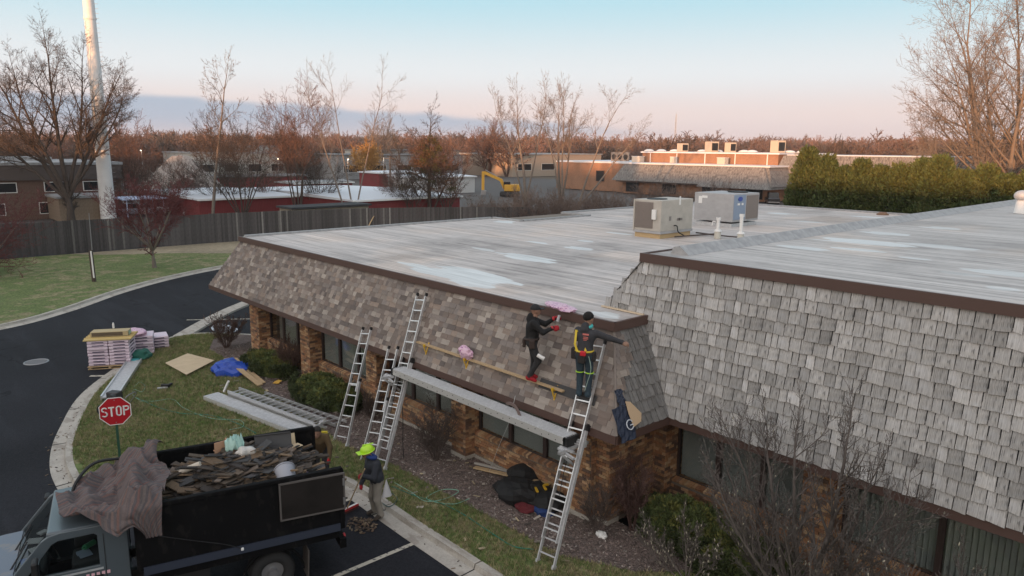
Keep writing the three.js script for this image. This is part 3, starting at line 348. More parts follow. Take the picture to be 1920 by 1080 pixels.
tree('slender_tree', 'slender single stemmed bare tree with a small high crown behind the fence', gAt(398, 84), [[.06, 1, -.08, 15, .2]], Pm({ seg: [9, 4, 3, 3, 2], start: [5, 1, 0, 0], kids: [1.8, 1.4, 1.3, 1.2], ratio: [.24, .6, .55, .5], tw: .014, wob: [.06, .15, .2, .2, .25] }), M.barkGrey, 504);
tree('birch_tree', 'pale barked bare tree leaning away from its taller twin behind the fence', gAt(652, 85), [[-.17, 1, .16, 14, .12]], Pm({ seg: [9, 5, 4, 3], start: [3, 1, 0], kids: [1.8, 1.8, 1.5], ratio: [.3, .5, .5], wob: [.045, .15, .2, .2], tw: .010, up: [.015, .05, .04, .03] }), M.barkPale, 505, { group: 'pale twin trees' });
tree('birch_tree', 'pale barked bare tree, upright one of two twins behind the fence', gAt(664, 86), [[.16, 1, -.2, 14.2, .11], [-.02, 1, .06, 14, .12]], Pm({ seg: [9, 5, 4, 3], start: [4, 1, 0], kids: [1.6, 1.8, 1.5], ratio: [.3, .5, .5], wob: [.04, .15, .2, .2], tw: .010, up: [.015, .05, .04, .03] }), M.barkPale, 506, { group: 'pale twin trees' });
tree('thicket_tree', 'dense many stemmed bare tree in front of the white roofed shed', gAt(455, 86), fan(9, 8.5, .1, .42), Pm({ kids: [1.4, 1.4, 1.2, 1], tw: .014 }), M.barkDark, 507);
tree('thicket_tree', 'narrow bare tree with brown twig tips beside the white roofed shed', gAt(560, 88), fan(5, 9.6, .12, .2), Pm({ kids: [1.5, 1.4, 1.2, 1], tw: .014 }), M.barkDark, 508, { twig: M.twigBrown });
tree('lit_tree', 'tall bare tree with sunlit orange trunk, beside the excavator', gAt(985, 118), [[0, 1, 0, 13, .3], [-.25, 1, .2, 13, .19], [.12, 1, -.1, 13.5, .19]], Pm({ kids: [1.5, 1.5, 1.3, 1.1], start: [3, 0, 0, 0], tw: .014, ratio: [.46, .52, .5, .55] }), M.barkTan, 509, { group: 'tall bare trees lit by the sun' });
tree('lit_tree', 'many stemmed sunlit bare tree, middle one of the orange trees', gAt(1052, 118), fan(6, 13.5, .19, .17), Pm({ kids: [1.4, 1.4, 1.3, 1.1], start: [3, 1, 0, 0], tw: .014, ratio: [.42, .52, .5, .55] }), M.barkTan, 510, { group: 'tall bare trees lit by the sun' });
tree('lit_tree', 'sunlit bare tree leaning sideways over the far brick wing', gAt(1085, 112), [[.55, 1, -.6, 11, .19], [.12, 1, -.1, 14, .19]], Pm({ kids: [1.5, 1.4, 1.3, 1.1], start: [3, 1, 0, 0], tw: .014, ratio: [.42, .52, .5, .55] }), M.barkTan, 511, { group: 'tall bare trees lit by the sun' });
tree('cottonwood_tree', 'huge many stemmed bare tree glowing orange behind the evergreen hedge', [-18.4, 0, -72], fan(9, 17, .3, .26).concat([[-.75, 1, .2, 10, .14]]), Pm({ seg: [9, 6, 5, 4, 3], kids: [1.5, 1.5, 1.25, 1], start: [3, 1, 0, 0], ratio: [.45, .52, .5, .5], tw: .011, up: [.02, .05, .04, .03, .02], wob: [.06, .13, .17, .2, .25] }), M.barkTan, 512);
tree('background_tree', 'broad grey bare tree beyond the hedge, near the far white sheds', gAt(1735, 165), fan(5, 8, .25, .35), Pm({ seg: [6, 5, 4, 3], kids: [1.8, 1.7, 1.5], start: [1, 0, 0], tw: .03 }), M.barkGrey, 513);
tree('background_tree', 'low spreading dark bare tree beyond the far office roof', gAt(1552, 190), fan(5, 7.5, .22, .4), Pm({ seg: [6, 5, 4, 3], kids: [1.8, 1.7, 1.5], start: [1, 0, 0], tw: .035 }), M.barkDark, 514);
tree('background_tree', 'dark bare tree with crooked limbs just behind the big orange tree', gAt(1800, 105), fan(5, 8, .2, .55), Pm({ seg: [6, 5, 4, 3], kids: [1.8, 1.7, 1.5], start: [1, 0, 0], tw: .02 }), M.barkDark, 515);
tree('background_tree', 'rounded bare tree in the haze beyond the rust coloured evergreen', gAt(915, 230), fan(5, 11, .3, .35), Pm({ seg: [6, 5, 4, 3], kids: [1.8, 1.7, 1.5], start: [1, 0, 0], tw: .04 }), M.twigBrown, 516);
tree('background_tree', 'bare tree standing behind the pale twin trees in the haze', gAt(715, 230), fan(5, 11, .3, .3), Pm({ seg: [6, 5, 4, 3], kids: [1.8, 1.7, 1.5], start: [1, 0, 0], tw: .04 }), M.barkGrey, 517);
tree('background_tree', 'reddish bare tree beyond the grey sheds, behind the narrow tree', gAt(548, 200), fan(6, 9.5, .25, .3), Pm({ seg: [6, 5, 4, 3], kids: [1.8, 1.7, 1.5], start: [1, 0, 0], tw: .035 }), M.twigBrown, 518);
{ const SP = Pm({ seg: [6, 5, 4, 3], start: [1, 0, 0], kids: [1.5, 1.5, 1.3], tw: .018 }), src = [M.barkDark, M.twigBrown].map((m, i) => tree('scrub_tree', 'bare scrub tree in the tangle of brush behind the fence', gAt([18, 245][i], [100, 102][i]), fan(7, 8, .1, .4), SP, M.barkDark, 541 + i, { twig: m, group: 'scrub trees behind the fence' })); [[30, 96], [75, 104], [235, 92], [275, 98], [315, 90], [352, 100], [425, 93], [492, 98], [600, 95], [735, 100], [770, 90], [838, 92]].forEach(([px, d], i) => { const c = copyOf(src[i % 2], gAt(px, d), i * 2.1, 'bare scrub tree in the tangle of brush behind the fence'); c.userData.group = 'scrub trees behind the fence'; c.scale.setScalar([.62, .8, .55, .7, .5][i % 5]); }); }
// spray foliage: many small blades round given centres
function sprays(list, nper, size, seed, up = .3) { rnd = RNG(seed); const n = list.length * nper, P = new Float32Array(n * 9), C = new Float32Array(n * 9); let o = 0; const a = V(), b = V(), c = V(), d = V();
  for (const s of list) for (let k = 0; k < nper; k++) { a.set(rr(-1, 1), rr(-1, 1), rr(-1, 1)); if (a.lengthSq() > 1) a.normalize(); const R = s.r; const px = s.x + a.x * R, py = s.y + a.y * R * (s.fy || 1), pz = s.z + a.z * R; d.set(a.x + rr(-.5, .5), a.y + up + rr(-.3, .3), a.z + rr(-.5, .5)).normalize(); b.set(rr(-1, 1), rr(-1, 1), rr(-1, 1)).cross(d).normalize(); const L = size * rr(.6, 1.4), w = L * .28, m = s.c, t = rr(.65, 1.3); const pts = [px - b.x * w, py - b.y * w, pz - b.z * w, px + b.x * w, py + b.y * w, pz + b.z * w, px + d.x * L, py + d.y * L, pz + d.z * L]; P.set(pts, o); for (let q = 0; q < 3; q++) C.set([m[0] * t, m[1] * t, m[2] * t], o + q * 3); o += 9; }
  const g = new THREE.BufferGeometry(); g.setAttribute('position', new THREE.BufferAttribute(P, 3)); g.computeVertexNormals(); g.setAttribute('color', new THREE.BufferAttribute(C, 3)); g.setAttribute('uv', new THREE.BufferAttribute(new Float32Array(n * 6), 2)); return g; }
M.leaf = MAT([1, 1, 1], .85, { vertexColors: true });
// clipped arborvitae hedge: each tree is its own
{ const N = 18, X0 = -26.4, X1 = -4.5, protos = [];
  for (let v = 0; v < 4; v++) { rnd = RNG(600 + v); const H = 7.2, cl = []; for (let i = 0; i < 300; i++) { const h = Math.pow(rnd(), .8), y = .3 + h * (H - .5); const prof = Math.pow(1 - h, .6) * 1.25 + .04; const t = rr(0, 6.283), q = prof * (i > 230 ? rr(.1, .6) : rr(.72, 1.0)) * (1 + .12 * Math.sin(3 * t + v)); const top = sstep(.6, 1, h); cl.push({ x: Math.cos(t) * q, y, z: Math.sin(t) * q, r: (i > 230 ? .45 : rr(.2, .36)), fy: 1.5, c: mixc([.055, .088, .027], [.11, .12, .037], rnd() * .35 + (rnd() < .18 ? .4 : 0)) }); } protos.push([sprays(cl, 120, .17, 620 + v, .9), cl]); }
  
  for (let i = 0; i < N; i++) { rnd = RNG(650 + i); const x = lerp(X0, X1, i / (N - 1)); const t = thing('arborvitae_tree', i === 0 ? 'clipped green arborvitae at the end of the hedge, next to the parked black car' : 'tall clipped green arborvitae in the hedge row behind the flat roof', 'tree', [x, 0, -54 + rr(-.3, .3)], rr(0, 6.28), 'arborvitae hedge row'); const s = [1.12, 1.08, 1.02, 1.04, .98, 1.05][i % 6]; t.scale.set(1.4, s * rr(.95, 1.05), 1.4); part('crown', protos[i % 4][0], M.leaf, t, { keepUV: true }); part('trunk', tube([0, 0, 0], [0, 3, 0], .12, .07, 6), M.barkDark, t); } }
// rust and green evergreen behind the fence
{ const p = gAt(805, 92); const t = tree('evergreen_tree', 'rusty green evergreen with bare lower limbs behind the fence', p, [[0, 1, 0, 9.5, .3], [.4, 1, -.4, 7, .16], [-.4, 1, .45, 7, .16]], Pm({ kids: [1.6, 1.4, 1.2, 1], start: [1, 0, 0, 0], ang: [1.1, .8, .7, .7], tw: .016, ratio: [.5, .5, .5, .5] }), M.barkDark, 521); rnd = RNG(522); const cl = []; for (let i = 0; i < 150; i++) { const h = rnd(), y = 3.4 + h * 6.3, q = (1 - h * .75) * 3.9 * Math.sqrt(rnd()), a = rr(0, 6.28); cl.push({ x: Math.cos(a) * q, y, z: Math.sin(a) * q, r: rr(.3, .6), fy: .6, c: rnd() < .55 ? [.13, .07, .035] : [.075, .07, .022] }); } part('foliage', sprays(cl, 55, .17, 523), M.leaf, t, { keepUV: true }); }
{ const p = gAt(690, 190); const t = tree('willow_tree', 'golden twigged rounded tree behind the grey sheds', p, fan(5, 6.5, .2, .4), Pm({ kids: [1.8, 1.6, 1.3, 1.1], start: [1, 0, 0, 0], tw: .03 }), bark([.42, .23, .07]), 524); rnd = RNG(525); const cl = []; for (let i = 0; i < 80; i++) { const a = rr(0, 6.28), e = rr(-.3, 1.4), R = 4.6 * Math.sqrt(rnd()); cl.push({ x: Math.cos(a) * Math.cos(e) * R, y: 4.2 + Math.sin(e) * R, z: Math.sin(a) * Math.cos(e) * R, r: .9, c: [.42, .24, .08] }); } part('foliage', sprays(cl, 40, .35, 526, -.3), M.leaf, t, { keepUV: true }); }
// brush thicket between the fence and the far office
{ const sp = [[925, 78], [960, 76], [1000, 75], [1035, 76], [1072, 78], [1108, 80], [1142, 82], [1178, 84], [1215, 92], [1255, 96], [1300, 98], [1345, 100], [895, 80], [980, 84], [1050, 86], [1110, 90]]; const protos = [];
  sp.forEach(([x, d], i) => { const p = gAt(x, d); if (i < 3) protos.push(tree('bare_bush', 'tangled bare brush of thin brown stems between the flat roof and the far brick office', p, fan(14, 2.4, .03, .5), Pm({ seg: [4, 4, 3, 2], start: [0, 0, 0], kids: [1.6, 1.4, 1.2], tw: .009, wob: [.12, .18, .2, .25], up: [.05, .05, .04, .02], ratio: [.6, .55, .5] }), bark([[.17, .125, .105], [.2, .145, .12], [.15, .11, .095]][i]), 530 + i, { cat: 'bush', group: 'brush thicket' })); else copyOf(protos[i % 3], p, i * 1.7).scale.setScalar([1.0, 1.2, .95, 1.25, 1.1][i % 5] * (x > 1200 ? 1.05 : 1)); }); }
// distant woods: one mass of bare trees out to the horizon
{ const protos = []; for (let v = 0; v < 4; v++) { rnd = RNG(560 + v); const s = []; for (const q of fan(5, 5.5, .22, .35)) grow(s, V(q[5], 0, q[6]), V(q[0], q[1], q[2]).normalize(), q[3], q[4], 0, Pm({ seg: [3, 3, 3, 2], start: [0, 0, 0], kids: [1.7, 1.7, 1.5], tw: .06, ratio: [.65, .6, .55], ang: [.8, .8, .8] })); protos.push(segGeo(s)); }
  rnd = RNG(570); const rows = []; for (let i = 0; i < 2200; i++) { const D = 190 + 900 * Math.pow(rnd(), 1.2), a = rr(-.74, .74); if (D < 330 && a > -.36 && a < .5 && rnd() < .85) continue; rows.push([D, a]); }
  protos.forEach((g, v) => { const list = rows.filter((_, i) => i % 4 === v), im = new THREE.InstancedMesh(g, bark([1, 1, 1]), list.length), m = new THREE.Matrix4(), q = new THREE.Quaternion(), c = new THREE.Color(); list.forEach(([D, a], i) => { const p = FH.clone().multiplyScalar(D).addScaledVector(RH, D * a); q.setFromAxisAngle(UPW, rr(0, 6.28)); const s = rr(.8, 1.35) * (D > 400 ? 1.4 : 1.05); m.compose(V(p.x, -.2, p.z), q, V(s * 1.25, s, s * 1.25)); im.setMatrixAt(i, m); c.setRGB(...mul(pick([[.18, .115, .095], [.21, .13, .105], [.15, .105, .09], [.23, .14, .10], [.13, .105, .09]]), rr(.7, 1.2))); im.setColorAt(i, c); }); im.name = numbered('distant_wood'); tag(im, 'brown bare woods in the haze along the horizon', 'woods', 'woods along the horizon', 'stuff'); scene.add(im); }); }
// ------------------------------------------------------------------ shrubs by the office
{ const stems = [[.05, 1, -.02, 3.6, .06], [-.1, 1, .05, 3.3, .05, -.05], [-.42, 1, .15, 3.0, .045, -.1], [-.75, 1, .35, 2.8, .04, -.1], [.3, 1, .05, 3.0, .045, .1], [.5, 1, .2, 2.6, .04, .1], [.85, 1, .2, 2.8, .035, .1], [-.55, 1, .0, 3.2, .04, -.1], [.65, 1, -.05, 3.0, .035, .1], [-.95, 1, .15, 2.9, .035, -.1], [-.2, 1, .35, 2.1, .035, 0, .1], [.25, 1, .5, 1.9, .03, .1, .1], [-1.1, .9, .4, 2.2, .03, -.1], [-1.3, .7, .1, 1.9, .026, -.1]];
  const P = Pm({ seg: [9, 6, 5, 3], start: [2, 0, 0], kids: [1.4, 1.3, 1.05], ang: [.62, .7, .7], ratio: [.36, .45, .5], taper: .7, tw: .0046, wob: [.07, .14, .18, .2], up: [.05, .08, .08, .06] });
  const buds = (t, seed, yl, n) => { rnd = RNG(seed); const g = new THREE.SphereGeometry(1, 5, 4); g.scale(.011, .03, .011); const out = []; const seg = t.children.find(c => c.name === 'crown').geometry.attributes.position; for (let k = 0; k < n; k++) { const i = Math.floor(rnd() * seg.count / 18) * 18; const y = seg.getY(i + 1); if (y > yl && rnd() < .75) continue; const c = g.clone(); c.rotateZ(rr(-.4, .4)); c.rotateX(rr(-.4, .4)); c.scale(1, rr(.7, 1.3), 1); out.push(tint(c.translate(seg.getX(i + 1), y + .02, seg.getZ(i + 1)), mul(rnd() < .7 ? [.40, .37, .29] : [.24, .22, .17], rr(.7, 1.15)))); } part('bud', out, MAT([1, 1, 1], .8, { vertexColors: true }), t, { kind: 'stuff', keepUV: true }); };
  const a = tree('magnolia_shrub', 'tall bare many stemmed magnolia in bud in front of the brick pier and windows', [-5.35, 0, -12.25], stems.map(s => [s[0], s[1], s[2], s[3], s[4] * 1.25, s[5], s[6]]), P, M.barkMag, 701, { cat: 'shrub' }); buds(a, 702, 1.6, 420);
  const b = tree('magnolia_shrub', 'low wide budding magnolia in front of the second window bay of the shake roofed wing', [-3.0, 0, -12.0], [[-.3, 1, 0, 1.9, .035], [.3, 1, .2, 1.8, .035], [-.8, 1, .5, 1.7, .03], [.8, 1, -.2, 1.9, .03], [0, 1, -.1, 2.3, .035], [.1, 1, .7, 1.4, .025], [-.55, 1, -.2, 2.1, .03], [.55, 1, -.35, 2.2, .03]], P, M.barkMag, 703, { cat: 'shrub' }); buds(b, 704, 1.1, 480);
  const c = tree('magnolia_shrub', 'thin pale branched budding shrub leaning over the green yew', [-7.6, 0, -11.75], [[-.8, 1, .2, 1.0, .02], [.3, 1, .1, 1.1, .02], [-.3, 1, -.3, 1.2, .02], [.8, .8, .2, 1.2, .02], [-1.4, .7, -.1, 1.2, .018], [-1, .5, .5, 1.1, .016]], { ...P, tw: .0036 }, bark([.14, .12, .11]), 705, { cat: 'shrub' }); buds(c, 706, 9, 170); }
const bareP = Pm({ seg: [6, 4, 3, 2], start: [1, 0, 0], kids: [1.7, 1.5, 1.2], ang: [.5, .6, .7], ratio: [.45, .5, .5], tw: .0045, wob: [.08, .15, .2, .25], up: [.05, .06, .05, .03] });
const gp = (px, py) => { const q = onY(px, py, 0); return [q.x, 0, q.z]; };
tree('bare_shrub', 'rounded bare brown shrub beside the far end pier and parking bay', gp(425, 652), fan(13, 1.15, .02, .55), { ...bareP, tw: .007 }, bark([.12, .075, .06]), 711, { cat: 'shrub' });
tree('bare_shrub', 'upright bare shrub of thin stems before the brick sill wall, under the plank', gp(818, 862), fan(13, 1.25, .016, .38), bareP, bark([.12, .095, .085]), 712, { cat: 'shrub' });
tree('bare_shrub', 'bare reddish stemmed shrub in the inner corner of the brick walls', [-9.55, 0, -12.45], fan(12, 1.35, .014, .3), bareP, bark([.13, .075, .065]), 713, { cat: 'shrub' });
tree('bare_shrub', 'thin bare stems rising beside the corner pier under the tall ladder', [-9.95, 0, -11.7], fan(7, .95, .012, .28), bareP, bark([.11, .085, .075]), 714, { cat: 'shrub' });
tree('bare_shrub', 'brown bare bush pressed against the window by the second pier', [-25.6, 0, -12.0], fan(14, 1.15, .016, .5), { ...bareP, tw: .007 }, bark([.12, .075, .06]), 715, { cat: 'shrub' });
tree('bare_shrub', 'bare stems at the foot of the third pier behind the short ladder', [-19.3, 0, -11.7], fan(9, .8, .014, .35), bareP, bark([.1, .075, .065]), 716, { cat: 'shrub' });
function yew(label, x, z, rx, rz, h, seed) { rnd = RNG(seed); const cl = []; for (let i = 0; i < 130; i++) { const a = rr(0, 6.28), q = Math.sqrt(rnd()), e = Math.sqrt(Math.max(0, 1 - q * q)); const rim = rr(.78, 1.0); cl.push({ x: Math.cos(a) * q * rx * rim, y: .1 + (h - .25) * (.25 + .75 * e) * rr(.65, 1), z: Math.sin(a) * q * rz * rim, r: rr(.1, .19), fy: .8, c: rnd() < .3 ? [.15, .155, .04] : [.08, .105, .032] }); } for (let i = 0; i < 60; i++) { const a = rr(0, 6.28); cl.push({ x: Math.cos(a) * rx, y: rr(.1, h * .55), z: Math.sin(a) * rz, r: .14, c: [.045, .062, .02] }); }
  const t = thing('yew_bush', label, 'bush', [x, 0, z]); part('foliage', sprays(cl, 150, .075, seed + 1, .35), M.leaf, t, { keepUV: true }); part('inner_growth', new THREE.SphereGeometry(1, 12, 8).scale(rx * .8, h * .72, rz * .8).translate(0, .1, 0), MAT([.08, .105, .032], 1), t); return t; }
{ const a = onY(497, 700, 0), b = onY(597, 762, 0); yew('clipped green yew beside the blue tarp and the second pier', -26.4, -11.45, 1.45, .7, .85, 721); yew('larger clipped green yew below the second window bay, next to the short ladder', -21.9, -11.4, 1.75, .75, .95, 723); yew('green yew under the first window of the shake roofed wing', -8.45, -12.95, 1.25, .7, 1.0, 725); yew('bright green yew at the foot of the tall magnolia', -7.0, -12.75, 1.1, .75, .85, 727); }

// ------------------------------------------------------------------ fence
{ const f = thing('board_fence', 'long weathered grey board fence at the back of the far lawn', 'fence'); rnd = RNG(801); const pts = [[-66.6, 12], [-66.4, -9], [-66.1, -20], [-65.6, -27], [-63, -38.6], [-58, -47.4], [-54.5, -52.5]]; const c = new THREE.CatmullRomCurve3(pts.map(p => V(p[0], 0, p[1])), false, 'centripetal'); const L = c.getLength(), n = Math.floor(L / 2.4), pm = bark([.075, .068, .066]), fv = MAT([1, 1, 1], .95, { vertexColors: true, map: barkTex });
  for (let i = 0; i < n; i++) { const a = c.getPointAt(i / n), b = c.getPointAt((i + 1) / n), d = b.clone().sub(a), l = d.length(); d.normalize(); const ry = Math.atan2(-d.z, d.x), g = []; const base = rr(.8, 1.15), dh = rr(-.05, .05); for (let s = .075; s < l; s += .15) g.push(tint(box(.142, 2.55 + dh + rr(-.02, .02), .02, a.x + d.x * s, 1.3, a.z + d.z * s, ry), mul(rnd() < .06 ? [.2, .19, .18] : [.085, .078, .078], base * rr(.7, 1.25)))); part('fence_section', g, fv, f); part('post', box(.1, 2.6, .1, a.x - .09, 1.3, a.z, ry), pm, f); part('rail', [.4, 1.3, 2.2].map(y => bar([a.x - .05, y, a.z], [b.x - .05, y, b.z], .04, .09)), pm, f); } }
{ const a = onY(445, 478, 0); single('utility_pedestal', [box(.22, 1.0, .22, -60.0, .5, -24.6), prism([[-.13, 0], [.13, 0], [0, .1]], .26).translate(-60, 1.0, -24.73)], MAT([.30, .37, .33], .7), 'short pale green utility pedestal standing by the fence near the roof corner', 'utility box'); }
single('leaning_board', bar(onX(688, 430, -62.6), onX(705, 397, -63.0), .12, .03), M.wood, 'pale loose board leaning on the back fence', 'board');
{ const q = onY(176, 528, 0); const t = thing('sign_post', 'short dark post with a narrow white strip on the far lawn', 'sign post', [q.x, 0, q.z], .8); part('post', box(.22, 2.0, .12, 0, 1.0, 0, 0, 0, .02), M.barkDark, t); part('white_strip', box(.09, 1.7, .02, .06, 1.1, .075, 0, 0, .02), M.white, t); part('thin_pole', tube([0, 0, -.1], [.05, 4.3, -.1], .03, .02), M.steel, t); }
// ------------------------------------------------------------------ beyond the fence
struct('gravel_yard', sheet([[-67, 30], [-180, 40], [-190, -150], [-40, -150], [-45, -60], [-56, -52]], -.135), M.lot);
function windows(host, list, fm, gm, nrm) { for (const [w, h, x, y, z, ry] of list) { const f = part('window', [box(w + .16, .08, .1, 0, h / 2 + .04, 0), box(w + .16, .08, .1, 0, -h / 2 - .04, 0), box(.08, h, .1, -w / 2 - .04, 0, 0), box(.08, h, .1, w / 2 + .04, 0, 0)], fm, host); f.position.set(x, y, z); f.rotation.y = ry; part('pane', box(w, h, .04), gm, f); } }
M.darkGlass = new THREE.MeshPhysicalMaterial({ color: rgb([.02, .022, .025]), roughness: .12, side: THREE.DoubleSide });
M.brickFar = MAT([1, 1, 1], .9, { map: tex(256, 256, (u, v) => mul([.27, .15, .095], .65 + .4 * fbm(u, v, 30, 60, 3, 811) + .3 * fbm(u, v, 4, 4, 3, 812)), [5, 5]) });
M.shakeFar = MAT([1, 1, 1], .95, { map: tex(256, 256, (u, v) => { const r = (v * 14) % 1, q = vn(u * 60, Math.floor(v * 14), 60, 14, 815); return mul([.19, .185, .18], (.5 + .8 * q)); }, [6, 4]) });
M.whiteRoof = MAT([.62, .65, .70], .6); M.redWall = MAT([1, 1, 1], .8, { map: tex(256, 64, (u, v) => mul([.17, .026, .028], .7 + .5 * (Math.sin(u * 6.283 * 40) > 0 ? .8 : .4) * (.7 + .5 * fbm(u, v, 10, 4, 3, 821))), [8, 3]) }); M.greySide = MAT([1, 1, 1], .85, { map: tex(256, 128, (u, v) => mul([.30, .31, .32], .7 + .3 * fbm(u, v, 60, 2, 2, 823) + .2 * fbm(u, v, 4, 4, 3, 824)), [10, 6]) });
// brick building by the pole
{ const t = thing('brick_building', 'two storey dark brick building with flat roof behind the fence, by the white pole', 'building', [-112, 0, -6]); part('wall', box(24, 6.2, 40, 0, 3.0, 0), MAT([.15, .095, .075], .9, { map: barkTex }), t); part('roof', [box(24.6, .3, 40.6, 0, 6.25, 0), box(8, .5, 6, -3, 6.6, -12)], M.greySide, t); part('roof_band', box(.5, 1.6, 40.2, 12.1, 5.2, 0), MAT([.09, .075, .07], .9), t); windows(t, [-17, -13, -8, -3].flatMap(z => [[2.2, 1, 12.06, 3.6, z, Math.PI / 2], [1.6, 1.2, 12.06, 1.2, z + 1, Math.PI / 2]]), M.white, M.darkGlass);
  part('wing_wall', box(6, 2.6, 5, 15, 1.3, -14.5), MAT([.24, .18, .13], .9, { map: barkTex }), t); part('wing_roof', box(6.4, .25, 5.4, 15, 2.7, -14.5), M.greySide, t); part('canopy', [box(5, .15, 5, 17, 2.3, -20.5), tube([15, 0, -22.6], [15, 2.3, -22.6], .06), tube([19, 0, -22.6], [19, 2.3, -22.6], .06), tube([19, 0, -18.6], [19, 2.3, -18.6], .06)], MAT([.45, .55, .75], .6), t); }
// white monopole
{ const p = gAt(203, 84); const t = thing('monopole_tower', 'tall white tapering steel pole rising behind the fence beside the big tree', 'pole', p); M.pole = MAT([1, 1, 1], .5, { map: tex(64, 256, (u, v) => mul([.74, .74, .74], .85 + .18 * fbm(u, v, 4, 12, 3, 831)), [6, 8]) }); for (let i = 0; i < 4; i++) { const y = i * 11, r = y => .82 - y * .0105; part('pole_section', tube([0, y, 0], [0, y + 11.3, 0], r(y) + (i ? .0 : 0), r(y + 11.3) - .02, 20), M.pole, t); if (i) part('flange', tube([0, y - .12, 0], [0, y + .12, 0], r(y) + .05, r(y) + .05, 20), M.pole, t); } const cl = []; for (let y = 3; y < 40; y += .5) cl.push(tube([.62 - y * .008, y, -.62 + y * .008], [.95 - y * .008, y, -.9 + y * .008], .02, .02, 4)); part('climbing_peg', cl, M.steel, t); part('base_plate', new THREE.CylinderGeometry(1.2, 1.2, .2, 20), M.concrete, t); }
// spoil heaps
function heap(name, label, x, z, r, h, c, seed) { rnd = RNG(seed); const g = new THREE.CircleGeometry(r, 48, 0, 6.283); const gg = new THREE.PlaneGeometry(2 * r, 2 * r, 36, 36); gg.rotateX(-Math.PI / 2); const p = gg.attributes.position; for (let i = 0; i < p.count; i++) { const X = p.getX(i), Z = p.getZ(i), q = Math.hypot(X, Z * 1.05) / r; const n = fbm((X / r + 1) / 2.02, (Z / r + 1) / 2.02, 5, 5, 5, seed); p.setY(i, Math.max(-.4, h * (1 - Math.pow(q, 1.25)) * (.72 + .55 * n) - .05)); } gg.computeVertexNormals(); gg.translate(x, 0, z); return single(name, gg, MAT([1, 1, 1], 1, { map: tex(128, 128, (u, v) => mul(c, .55 + .8 * fbm(u, v, 20, 20, 4, seed + 2)), [4, 4]) }), label, 'heap'); }
heap('gravel_heap', 'large pale grey gravel heap in the yard behind the fence', ...(q => [q[0], q[2]])(gAt(345, 128)), 9, 6.6, [.30, .26, .235], 841); heap('soil_heap', 'dark brown soil heap in front of the gravel heap', ...(q => [q[0], q[2]])(gAt(350, 112)), 6, 3.6, [.09, .06, .055], 842);
// low sheds with white roofs
function shed(label, x0, x1, z0, z1, h, wallM, roofM, o = {}) { const t = thing('storage_shed', label, 'shed', [(x0 + x1) / 2, 0, (z0 + z1) / 2]); const w = x1 - x0, d = z1 - z0; part('wall', box(w, h, d, 0, h / 2 - .1, 0), wallM, t); const up = o.rise || .35; part('roof', prism([[-w / 2 - .3, h - .1], [w / 2 + .3, h - .1], [w / 2 + .3, h + .08], [0, h + up], [-w / 2 - .3, h + .08]], d + .5).translate(0, 0, -d / 2 - .25), roofM, t); if (o.doors) { const n = o.doors; for (let i = 0; i < n; i++) part('door', box(.08, h * .75, d / n * .72, w / 2 + .03, h * .375, -d / 2 + (i + .5) * d / n), o.doorM || M.greySide, t); } if (o.trim) part('trim', box(.12, .18, d + .6, w / 2 + .33, h - .05, 0), o.trim, t); return t; }
shed('long red shed with a broad white roof right behind the fence', -107, -75.5, -59.5, -44, 2.35, M.redWall, M.whiteRoof, { trim: M.white, doors: 3, doorM: M.redWall });
shed('red walled shed with white roof beside the soil heap', -111, -88, -43, -31, 2.3, M.redWall, M.whiteRoof, { trim: M.white });
shed('beige lean-to with dark roof in front of the long red shed', -74.5, -71.5, -43.5, -34.5, 2.2, MAT([.27, .24, .19], .9), MAT([.03, .032, .036], .8), { rise: .1, doors: 2, doorM: MAT([.06, .05, .045], .9) });
shed('red container shed with white edge behind the long white roof', -124, -117, -68, -57, 2.3, M.redWall, MAT([.3, .31, .32], .8), { trim: M.white });
shed('dark red low shed in the middle of the yard', -146, -138, -70, -52, 2.7, M.redWall, MAT([.12, .11, .11], .8));
shed('small white storage shed behind the rust coloured evergreen', -127, -112, -92, -78, 3.0, MAT([.5, .5, .5], .8), M.whiteRoof, { trim: M.white });
shed('small white roofed store with red side next to the wooden pole', -128, -121, -85, -76, 3.6, M.redWall, M.whiteRoof, { trim: M.white });
function block(label, x0, x1, z0, z1, h, wm, rm, win) { const t = thing('warehouse_block', label, 'building', [(x0 + x1) / 2, 0, (z0 + z1) / 2]); const w = x1 - x0, d = z1 - z0; part('wall', box(w, h, d, 0, h / 2 - .1, 0), wm, t); part('roof', box(w + .5, .35, d + .5, 0, h, 0), rm, t); if (win) windows(t, Array.from({ length: win }, (_, i) => [d / win * .55, h * .28, w / 2 + .06, h * .42, -d / 2 + (i + .5) * d / win, Math.PI / 2]), M.white, M.darkGlass); return t; }
M.paleWall = MAT([.40, .40, .38], .85);
block('long pale warehouse with a grey roof left of the grey sheds', -215, -192, -92, -67, 6.6, M.paleWall, M.greySide, 4);
block('tall pale warehouse rising behind the many stemmed tree', -232, -205, -100, -78, 8.4, M.paleWall, M.greySide, 3);
block('wide grey metal warehouse across the yard behind the twin trees', -208, -176, -140, -98, 6.2, M.greySide, MAT([.14, .145, .15], .7), 5);
block('pale warehouse with a dark roof behind the evergreen tree', -228, -200, -158, -130, 7.4, M.paleWall, MAT([.14, .145, .15], .7), 3);
block('low brown building with a flat roof behind the sunlit trees', -190, -165, -190, -150, 6.6, MAT([.36, .29, .23], .9), M.greySide, 4);
